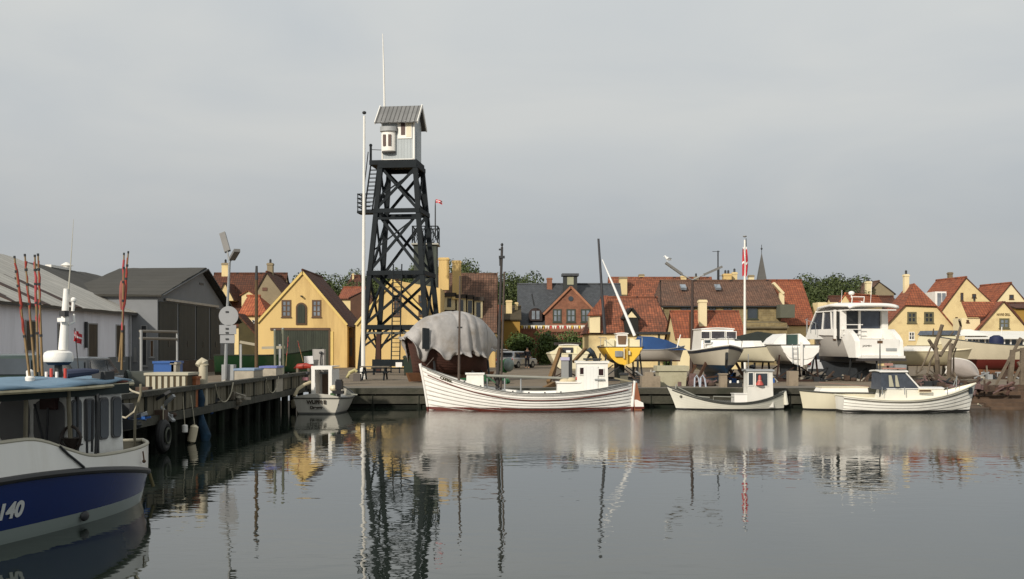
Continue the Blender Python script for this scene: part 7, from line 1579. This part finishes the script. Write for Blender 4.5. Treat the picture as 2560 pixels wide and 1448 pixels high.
# person: one skinned body, dark clothes
Yp = 92; pe = thing('person', 'person in black jacket and trousers standing beside the open hatchback', 'person', (X(1318, Yp), Yp, ZG), R(20), None, local=True)
def skin(name, pts, edges, rad, m_, parent, sub=2):
    me = bpy.data.meshes.new(name); me.from_pydata(pts, edges, []); o = bpy.data.objects.new(name, me); col.objects.link(o); o.parent = parent; ORG[o.name] = Vector((0, 0, 0)); me.materials.append(m_)
    s = o.modifiers.new('skin', 'SKIN'); s.use_smooth_shade = True
    for v, r_ in zip(me.skin_vertices[0].data, rad): v.radius = (r_, r_) if not isinstance(r_, tuple) else r_
    me.skin_vertices[0].data[0].use_root = True; d = o.modifiers.new('sub', 'SUBSURF'); d.levels = d.render_levels = sub; return o
SKIN = mat('skin', (.5, .3, .2), .6, .05); CLO = mat('black_clothing', (.012, .012, .016), .9, .2, 6)
bpnts = [(0, 0, .95), (0, 0, 1.15), (0, 0, 1.42), (0, 0, 1.52), (0, -.01, 1.64), (0, -.01, 1.74), (.2, 0, 1.42), (.27, -.03, 1.14), (.22, -.16, .93), (.21, -.2, .86), (-.2, 0, 1.42), (-.27, -.03, 1.14), (-.2, -.18, .95), (-.18, -.22, .88),
         (.1, 0, .9), (.12, 0, .48), (.12, .02, .08), (.13, -.12, .04), (-.1, 0, .9), (-.14, -.03, .48), (-.13, .0, .08), (-.14, -.14, .04)]
be = [(0, 1), (1, 2), (2, 3), (3, 4), (4, 5), (2, 6), (6, 7), (7, 8), (8, 9), (2, 10), (10, 11), (11, 12), (12, 13), (0, 14), (14, 15), (15, 16), (16, 17), (0, 18), (18, 19), (19, 20), (20, 21)]
br_ = [.15, .15, .17, .06, .095, .08, .07, .05, .035, .04, .07, .05, .035, .04, .1, .065, .045, .04, .1, .065, .045, .04]
body = skin('body', bpnts, be, br_, SKIN, pe)
skin('jacket', [(0, 0, .88), (0, 0, 1.15), (0, 0, 1.44), (.21, 0, 1.43), (.28, -.03, 1.14), (.23, -.15, .96), (-.21, 0, 1.43), (-.28, -.03, 1.14), (-.21, -.17, .98)], [(0, 1), (1, 2), (2, 3), (3, 4), (4, 5), (2, 6), (6, 7), (7, 8)], [.17, .175, .19, .085, .065, .055, .085, .065, .055], CLO, pe)
skin('trousers', [(0, 0, .93), (.1, 0, .88), (.12, 0, .48), (.12, .02, .1), (-.1, 0, .88), (-.14, -.03, .48), (-.13, 0, .1)], [(0, 1), (1, 2), (2, 3), (0, 4), (4, 5), (5, 6)], [.165, .115, .085, .07, .115, .085, .07], CLO, pe)
MB().ball((0, .015, 1.70), .105, 1, 1.08, 1.0, 12).build('hair', mat('dark_hair', (.02, .015, .01), .8), pe)
m = MB(); m.ball((0, -.105, 1.66), .022, 1, 1, 1.3, 8); m.build('nose', SKIN, pe)
# net balls, green bin, picnic table, bench
nb2 = thing('net_buoys', 'bunch of green and pale net floats standing right of the main mast', 'buoys', (X(1268, 60), 60, ZG)); m = MB(); rnd = random.Random(5)
for k in range(10): m.ball(P(1258 + rnd.uniform(-6, 8), 915 + rnd.uniform(-14, 12), 60), .16, 1, 1, 1, 10, 0)
m.ball(P(1272, 912, 59.5), .36, .8, .8, 1.1, 14, 1); m.build('float_bunch', [mat('green_floats', rgb(96, 180, 100, .6), .5, .2), mat('pale_float_net', rgb(170, 186, 180, .6), .8, .25, 4)], nb2)
def wheelie(label, px, Y, c): 
    t = thing('wheeled_bin', label, 'bin', (X(px, Y), Y, ZG)); x = X(px, Y); w = .42
    m = MB(); m.add([(x - w * .85, Y - .3, ZG + .1), (x + w * .85, Y - .3, ZG + .1), (x + w * .85, Y + .3, ZG + .1), (x - w * .85, Y + .3, ZG + .1), (x - w, Y - .38, ZG + 1.12), (x + w, Y - .38, ZG + 1.12), (x + w, Y + .38, ZG + 1.12), (x - w, Y + .38, ZG + 1.12)], [(0, 3, 2, 1), (4, 5, 6, 7), (0, 1, 5, 4), (1, 2, 6, 5), (2, 3, 7, 6), (3, 0, 4, 7)]); m.build('bin_body', c, t)
    m = MB(); m.slab((x - w - .03, Y - .42, ZG + 1.13), (x + w + .03, Y - .42, ZG + 1.13), (x + w + .03, Y + .42, ZG + 1.22), (x - w - .03, Y + .42, ZG + 1.22), .05); m.build('lid', c, t)
    for s in (-1, 1): MB().tube([(x + s * w * .8, Y + .3, ZG + .1), (x + s * w * .95, Y + .3, ZG + .1)], .1, 10).build('wheel', RUBBER, t)
wheelie('dark green wheeled bin under the right side of the lookout tower', 1026, 68, mat('bin_green', rgb(36, 56, 40, .55), .5, .15))
tn = thing('harbour_bench', 'dark bench with a white sign board behind it below the lookout tower', 'bench', (X(975, 70), 70, ZG)); x = X(975, 70)
MB().box(x - 1.2, x + 1.4, 69.8, 70.3, ZG + .4, ZG + .48).build('seat', BLACKT, tn); MB().box(x - 1.2, x + 1.4, 70.3, 70.38, ZG + .55, ZG + 1.0).build('backrest', BLACKT, tn)
for dx in (-1.1, 1.25): MB().box(x + dx, x + dx + .08, 69.82, 70.35, ZG, ZG + .4).build('leg', BLACKT, tn)
MB().box(X(989, 69.6), X(1005, 69.6), 69.6, 69.64, Z(918, 69.6), Z(906, 69.6)).build('white_sign', WHITE2, tn)
pc = thing('picnic_table', 'dark timber picnic table at the foot of the white flagpole', 'picnic table', (X(940, 59), 59, ZG)); x = X(938, 59)
MB().box(x - .8, x + .8, 58.7, 59.4, ZG + .7, ZG + .76).build('table_top', WOOD, pc)
for yy in (58.2, 59.7): MB().box(x - .8, x + .8, yy, yy + .28, ZG + .42, ZG + .47).build('seat', BLACKT, pc)
for dx in (-.6, .55):
    m = MB(); m.bar((x + dx, 58.25, ZG), (x + dx + .0, 58.85, ZG + .7), .08, .1); m.bar((x + dx, 59.9, ZG), (x + dx, 59.3, ZG + .7), .08, .1); m.bar((x + dx, 58.2, ZG + .4), (x + dx, 59.95, ZG + .4), .06, .1); m.build('leg_frame', BLACKT, pc)
rb2 = thing('life_saving_post', 'pale yellow covered hose reel beside the picnic table', 'reel', (X(880, 57), 57, ZG)); m = MB(); m.tube([P(868, 945, 57), P(874, 932, 57), P(888, 925, 57), P(892, 930, 57)], .09, 8); m.build('curved_cover', mat('pale_yellow_plastic', rgb(205, 195, 140, .7)), rb2); MB().box(X(884, 57), X(902, 57), 56.8, 57.3, ZG, Z(935, 57)).build('cabinet', mat('grey_brown_cabinet', rgb(120, 112, 105, .5), .8, .15), rb2)

# ================================================================ left quay clutter
sp2 = thing('sign_lamp_post', 'grey lamp post with two tilted lamp heads carrying the backs of round and square signs', 'street lamp', (X(566, 40), 40, ZG)); YY = 40
MB().tube([P(563, 948, YY), P(569, 760, YY), P(574, 655, YY)], [.07, .05, .045], 8).build('post', GREYM, sp2)
MB().tube([P(574, 658, YY), P(568, 628, YY)], .03, 6).build('arm', GREYM, sp2); MB().tube([P(574, 655, YY), P(580, 648, YY)], .03, 6).build('arm', GREYM, sp2)
MB().bar(P(569, 629, YY), P(556, 583, YY + .4), .22, .1, up=(0, 1, 0)).build('lamp_head', LH, sp2); MB().bar(P(580, 648, YY), P(593, 626, YY - .9), .22, .11).build('lamp_head', LH, sp2)
SB = mat('sign_back_grey', rgb(170, 172, 174, .7), .5, .06)
m = MB(); c = P(572, 790, YY - .06); m.prism([(c.x + .36 * math.cos(k_ * math.pi / 14), c.z + .36 * math.sin(k_ * math.pi / 14)) for k_ in range(28)], YY - .1, YY - .07); m.build('round_sign', SB, sp2)
MB().box(X(550, YY), X(592, YY), YY - .1, YY - .07, Z(836, YY), Z(813, YY)).build('square_sign', SB, sp2); MB().box(X(552, YY), X(588, YY), YY - .1, YY - .07, Z(858, YY), Z(838, YY)).build('square_sign', SB, sp2)
m = MB()
for py in (780, 822, 832, 848): m.box(X(566, YY), X(573, YY), YY - .13, YY - .1, Z(py + 2, YY), Z(py - 2, YY))
m.build('sign_clamp', DARKM, sp2); MB().box(X(552, YY), X(582, YY), YY + .1, YY + .5, ZG, Z(912, YY)).build('cabinet', GREYP, sp2)
mp_ = thing('mooring_post', 'tall round brown timber post with dark tip left of the yellow boathouse', 'post', (X(641, 48), 48, ZG))
m = MB(); m.tube([P(641, 972, 48), P(641, 700, 48)], [.085, .07], 10); m.build('timber_post', mat('brown_post_wood', rgb(112, 88, 56, .55), .8, .3, 3, .3), mp_); MB().tube([P(641, 700, 48), P(641.5, 665, 48)], [.072, .05], 10).build('dark_tip', DARKM, mp_)
for i, (px, pyt, Yq, lab) in enumerate(((687, 825, 42.5, 'left of two thin pale green mooring poles at the quay corner'), (707, 822, 42.8, 'right of two thin pale green mooring poles, with a green net bag at its foot'))):
    t = thing('mooring_pole', lab, 'pole', (X(px, Yq), Yq, 0), 0, 'thin mooring poles at the quay corner'); MB().tube([P(px + 2, 990, Yq), P(px, pyt, Yq)], .05, 8).build('pole', mat('pale_green_pole', rgb(140, 142, 120, .6), .7, .2, 3), t)
    MB().lathe(P(px, pyt + 1, Yq), [(.055, 0), (.03, .05)], 8).build('cap', GREYM, t)
    if i: MB().ball(P(px, 955, Yq - .15), .2, 1, .7, 1.3, 12).build('net_bag', mat('green_net', rgb(34, 84, 62, .55), .9, .4, 8), t)
# crossbar between poles
t = thing('timber_crossbar', 'pale horizontal timber rail behind the green boat by the thin poles', 'rail', (X(670, 44), 44, ZG)); MB().bar(P(600, 855, 52), P(640, 862, 52), .12).build('rail', mat('pale_rail', rgb(200, 190, 165, .6), .8, .1), t); MB().bar(P(655, 870, 50), P(712, 868, 50), .12).build('rail', mat('pale_rail', (.5, .45, .35)), t)
for px in (602, 700): MB().bar(P(px, 861, 51), Vector((X(px, 51), 51, ZG)), .09).build('support', GREYP, t)
gb, _ = land_boat('green_boat', 'dark green hulled boat behind the mooring post with blue tarp in front', 668, 60, 8, dict(Lh=5.6, B=2, zb=1.5, zm=1.1, zst=1.1, w0=.6, tm=.45, rb=.5, rs=0, am=.4, ab=.8), rgb(22, 66, 36, .6), rgb(20, 40, 26, .5), .2, .25, mat('green_boat_rail', rgb(40, 52, 36, .5)), name_m='dark_green_boat_hull', deckm=WOOD); cradle(gb, -1.5, 1.2, .8, .4)
def crate(label, px0, px1, pyt, Y, dep, c, slats=None, name='fish_crate', lid=None, cat='crate'):
    t = block(name, label, cat, px0, px1, pyt, Y, dep, c)
    a, b_ = X(px0, Y), X(px1, Y); z1 = Z(pyt, Y)
    MB().box(a - .03, b_ + .03, Y - .03, Y + dep + .03, z1 - .05, z1 + .02).build('rim', lid or c, t)
    if slats:
        m = MB(); n = slats; w = (b_ - a) / n
        for i in range(n): m.box(a + w * (i + .18), a + w * (i + .72), Y - .025, Y, ZG + .05, z1 - .08)
        m.build('side_panel', lid or c, t)
    return t
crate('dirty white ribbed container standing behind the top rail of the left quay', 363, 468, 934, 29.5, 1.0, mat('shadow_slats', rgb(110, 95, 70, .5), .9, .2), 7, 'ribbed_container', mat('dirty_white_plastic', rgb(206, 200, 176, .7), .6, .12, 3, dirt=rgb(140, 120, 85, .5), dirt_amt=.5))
crate('dark blue crates stacked behind the white ribbed container', 384, 434, 905, 33, .9, BLUEM, 0, 'blue_crate')
b9 = crate('small white sack on the blue crates', 428, 440, 907, 33, .4, PALE, 0, 'white_sack', None, 'sack')
crate('pale crate row with light blue top beside the grey sign cabinet', 586, 634, 923, 38, 1.4, mat('pale_crate', rgb(200, 190, 170, .65), .7, .2, 4), 0, 'fish_crate', mat('light_blue_tarp', rgb(150, 175, 205, .7), .6, .2, 3))
crate('pale crate with lilac blue cover beside the mooring post', 650, 690, 917, 40, 1.2, mat('pale_crate', (.5, .45, .4)), 0, 'fish_crate', mat('lilac_blue_tarp', rgb(130, 140, 210, .65), .6, .2, 3))
crate('orange plastic lid box just behind the quay rail', 467, 490, 943, 30, .4, mat('orange_box', rgb(200, 120, 70, .6)), 0, 'orange_box', None, 'box')
vp = thing('ventilation_post', 'pale mushroom headed ventilation post behind the left quay rail', 'vent', (X(508, 31), 31, ZG)); x = X(508, 31); PV = mat('pale_post_paint', rgb(206, 196, 170, .72), .6, .1, 2, dirt=(.3, .25, .18), dirt_amt=.3)
MB().tube([(x, 31, ZG), (x, 31, Z(912, 31))], .13, 12).build('post', PV, vp); m = MB(); m.tube([(x + .04, 31, Z(915, 31)), (x + .02, 31, Z(908, 31)), (x - .04, 31, Z(904, 31)), (x - .1, 30.95, Z(908, 31)), (x - .14, 30.9, Z(914, 31))], [.13, .14, .12, .09, .07], 12); m.build('hood', PV, vp)
fr2 = thing('pipe_frame', 'thin grey pipe frame with two horizontal bars in front of the shed doors', 'frame', (X(352, 45), 45, ZG)); YY = 45
MB().tube([(X(353, YY), YY, ZG), P(353, 825, YY)], .06, 8).build('upright', GREYP, fr2); 
for py in (828, 846): MB().tube([P(350, py, YY), P(443, py + 2, YY + 3)], .055, 8).build('bar', mat('pale_bar', rgb(160, 152, 138, .6)), fr2)
MB().tube([(X(443, 48), 48, ZG), P(443, 828, 48)], .05, 8).build('upright', GREYP, fr2)
dr = thing('cable_drum', 'large dark green and grey drum lying behind the fishing boat canopy', 'drum', (X(333, 36), 36, ZG)); x = X(322, 36); MB().tube([(x, 36, ZG + .5), (x + .8, 36.4, ZG + .5)], .5, 20).build('barrel', mat('grey_green_drum', rgb(84, 88, 78, .5), .7, .2), dr); MB().tube([(x - .08, 35.95, ZG + .5), (x - .01, 35.99, ZG + .5)], .54, 20).build('drum_flange', mat('dark_green_flange', rgb(30, 52, 38, .5), .5, .2), dr)
# dan buoy sticks with red flags
def dan(label, px0, py0, px1, py1, Y, group='flag buoys standing on the fishing boat', c=0, dark=0):
    t = thing('flag_buoy', label, 'flag buoy', P(px1, py1, Y), 0, group); a, b_ = P(px0, py0, Y), P(px1, py1, Y)
    MB().tube([a, b_], [.012, .02], 6).build('stick', mat('bamboo_stick', rgb(160, 130, 84, .6), .7, .25, 8), t)
    cm = mat('faded_red_flag', rgb(176, 66, 54, .62), .85, .3, 6) if not c else mat('pink_red_flag', rgb(200, 84, 88, .66), .85, .25, 6)
    m = MB(); n = 9; rnd = random.Random(int(px0)); f = .02; pts = [a + (b_ - a) * (.06 + .62 * i / n) for i in range(n + 1)]; m.tube([p + Vector((rnd.uniform(-.012, .012), 0, 0)) for p in pts], [.008 + rnd.random() * .014 for _ in pts], 7); m.build('wrapped_flag', cm, t)
    m = MB(); 
    for f in (.0, .12, .24, .40, .66): q = a + (b_ - a) * f; MB().tube([q, q + (b_ - a) * .02], .016 + .006 * (f > 0), 7).build('black_tape', DARKM, t)
YD = 14.8
dan('leftmost flag buoy, leaning right with faded red wrapping', 36, 640, 74, 940, YD); dan('second flag buoy from the left with brownish red wrapping', 62, 635, 88, 940, YD + .3); dan('pink red flag buoy, left of the close pair', 87, 637, 96, 930, YD, c=1); dan('faded red flag buoy, right of the close pair', 95, 634, 106, 940, YD - .2)
dan('pink red flag buoy standing left behind the stern of the fishing boat', 310, 632, 304, 925, 18.2, 'flag buoys behind the stern', 1); dan('dark tipped flag buoy standing right behind the stern of the fishing boat', 321, 628, 298, 905, 18.6, 'flag buoys behind the stern')
ff = thing('hanging_float', 'dull pink cloth bundle hanging on the flag buoys behind the stern', 'cloth', P(306, 780, 18.3)); m = MB(); m.tube([P(306, 702, 18.3), P(307, 715, 18.3), P(305, 745, 18.3), P(304, 775, 18.3)], [.03, .055, .05, .02], 10); m.build('cloth', mat('dull_pink_cloth', rgb(176, 108, 96, .6), .9, .2, 5), ff)
sf = thing('small_flag', 'small red and white cross flag on a thin stick above the fishing boat', 'flag', P(196, 925, 20)); MB().tube([P(196, 925, 20), P(187, 820, 20)], .012, 6).build('stick', DARKM, sf); danish_flag(sf, P(184, 826, 20), .16, .2, 'flag', .1, 1, .5)
for i, (px0, py0, px1, py1, lab) in enumerate(((800, 840, 770, 912, 'faded pink flag pole leaning by the green door of the yellow boathouse'),)):
    pass
for px0, py0, px1, py1, c_, lab in ((721, 838, 715, 915, 1, 'pale red and white marker stick in front of the green boathouse door'), (744, 850, 758, 905, 0, 'dark red furled flag leaning in front of the green boathouse door')): dan(lab, px0, py0, px1, py1, 49, None, c_)
rbx = thing('red_kayak', 'small red upturned kayak lying beside the white notice board', 'kayak', (X(757, 50), 50, ZG + .6)); m = MB(); m.tube([P(735, 921, 50), P(745, 917, 50), P(765, 915, 50), P(783, 918, 50)], [.03, .14, .15, .08], 10); m.build('hull', mat('faded_red_hull', rgb(190, 60, 40, .6), .5, .15), rbx)
for px in (745, 773): MB().box(X(px, 50) - .05, X(px, 50) + .05, 49.8, 50.2, ZG, Z(921, 50)).build('trestle', WOOD, rbx)
# tyres, fenders and ropes on the left quay face
def tyre(px, py, Y, r, lab):
    t = thing('tyre_fender', lab, 'tyre', P(px, py, Y)); c = P(px, py, Y); m = MB(); m.tube([c + Vector((.03 * 0, r * math.cos(k_ * math.pi / 12), r * math.sin(k_ * math.pi / 12))) for k_ in range(25)], r * .36, 10, caps=False); m.build('tyre', RUBBER, t)
    m = MB(); m.tube([c + Vector((.12, r * .62 * math.cos(k_ * math.pi / 12), r * .62 * math.sin(k_ * math.pi / 12))) for k_ in range(25)], .025, 6, caps=False); m.build('worn_rim', mat('worn_rim_grey', rgb(96, 100, 84, .5)), t)
    MB().tube([c + Vector((0, 0, r)), Vector((c.x, c.y, 1.2))], .015, 5).build('rope', ROPE, t)
tyre(408, 1090, 26.4, .30, 'black tyre hanging on the left quay with pale worn inner rim')
def fender(px, py, Y, lab, c, r=.14, h=.42, tilt=0):
    t = thing('fender', lab, 'fender', P(px, py, Y)); p = P(px, py, Y); a = Vector((math.sin(tilt), 0, math.cos(tilt))) * h / 2; m = MB(); m.tube([p - a, p - a * .8, p, p + a * .8, p + a], [r * .4, r * .95, r, r * .95, r * .4], 12); m.build('body', c, t)
    MB().tube([p + a, Vector((p.x - .05, p.y, 1.3))], .012, 5).build('rope', ROPE, t)
fender(482, 1085, 29.2, 'cream fender hanging beside the teal net on the left quay', CREAM, .12, .5, .2); fender(462, 1072, 28.4, 'small white float between the tyre and the cream fender', WHITE2, .08, .22); fender(733, 1010, 43.3, 'cream white fender hanging at the quay corner beside the small motor boat', CREAM, .1, .36)
tn2 = thing('hanging_net', 'long teal blue net hanging down the left quay face into the water', 'net', P(503, 960, 30.2)); m = MB(); m.tube([P(498, 975, 30.3), P(502, 1000, 30.3), P(500, 1030, 30.3), P(505, 1060, 30.2), P(514, 1090, 30.1), P(510, 1125, 30.0)], [.09, .13, .07, .13, .16, .06], 12); m.build('net', mat('teal_net', rgb(26, 66, 92, .55), .9, .4, 6, .5), tn2)
MB().tube([P(492, 980, 30.3), P(494, 1018, 30.3)], .05, 8).build('pale_rope', ROPE, tn2)
rp = thing('mooring_rope', 'pale slack mooring rope from the left quay to the stern of the fishing boat', 'rope', P(290, 975, 20)); pts = []
A0, A1 = P(352, 985, 19.5), P(260, 985, 21)
m = MB(); m.tube([A0, P(345, 1010, 19.5), P(335, 1030, 19.5), P(315, 1045, 20), P(296, 1040, 20.5), P(285, 1020, 21)], .018, 6); m.tube([A0, P(330, 978, 21), P(318, 968, 22)], .018, 6); m.build('rope', ROPE, rp)
for i, (ya, yb_) in enumerate(((31.5, 33.5), (38, 40))):
    t = thing('rope_loop', ('pale rope loop hanging from the top rail near the teal net', 'pale rope loop hanging from the top rail nearer the quay corner')[i], 'rope', (QX + .1, (ya + yb_) / 2, 1.5)); n = 10
    MB().tube([(QX + .1, ya + (yb_ - ya) * j / n, 1.5 - .55 * math.sin(math.pi * j / n) ** .6) for j in range(n + 1)], .018, 6).build('rope', ROPE, t)

for k_, (px, py, Yq, rr, ms, lab) in enumerate(((345, 950, 27, .6, [DARKM, GREYP, RUST], 'dark gear heap behind the quay rail just right of the canopy'), (545, 945, 34, .5, [DARKM, PALE, WOOD], 'low heap of boxes and boards between the vent post and the sign post'),
    (615, 938, 41, .6, [DARKM, RUST, PALE], 'dark heap of nets behind the pale crate rows'), (725, 928, 46, .6, [DARKM, WOOD, PALE], 'dark gear below the red kayak'), (440, 948, 32, .7, [DARKM, RUST, BLUEM], 'rusty and blue gear behind the white ribbed container'), (255, 945, 24, .6, [DARKM, GREYP, BLUEM], 'grey and blue gear heap behind the fishing boat canopy'))):
    junk(lab, px, py, Yq, rr, ms, 30, 40 + k_, 1.5, 'gear_heap', 'gear')
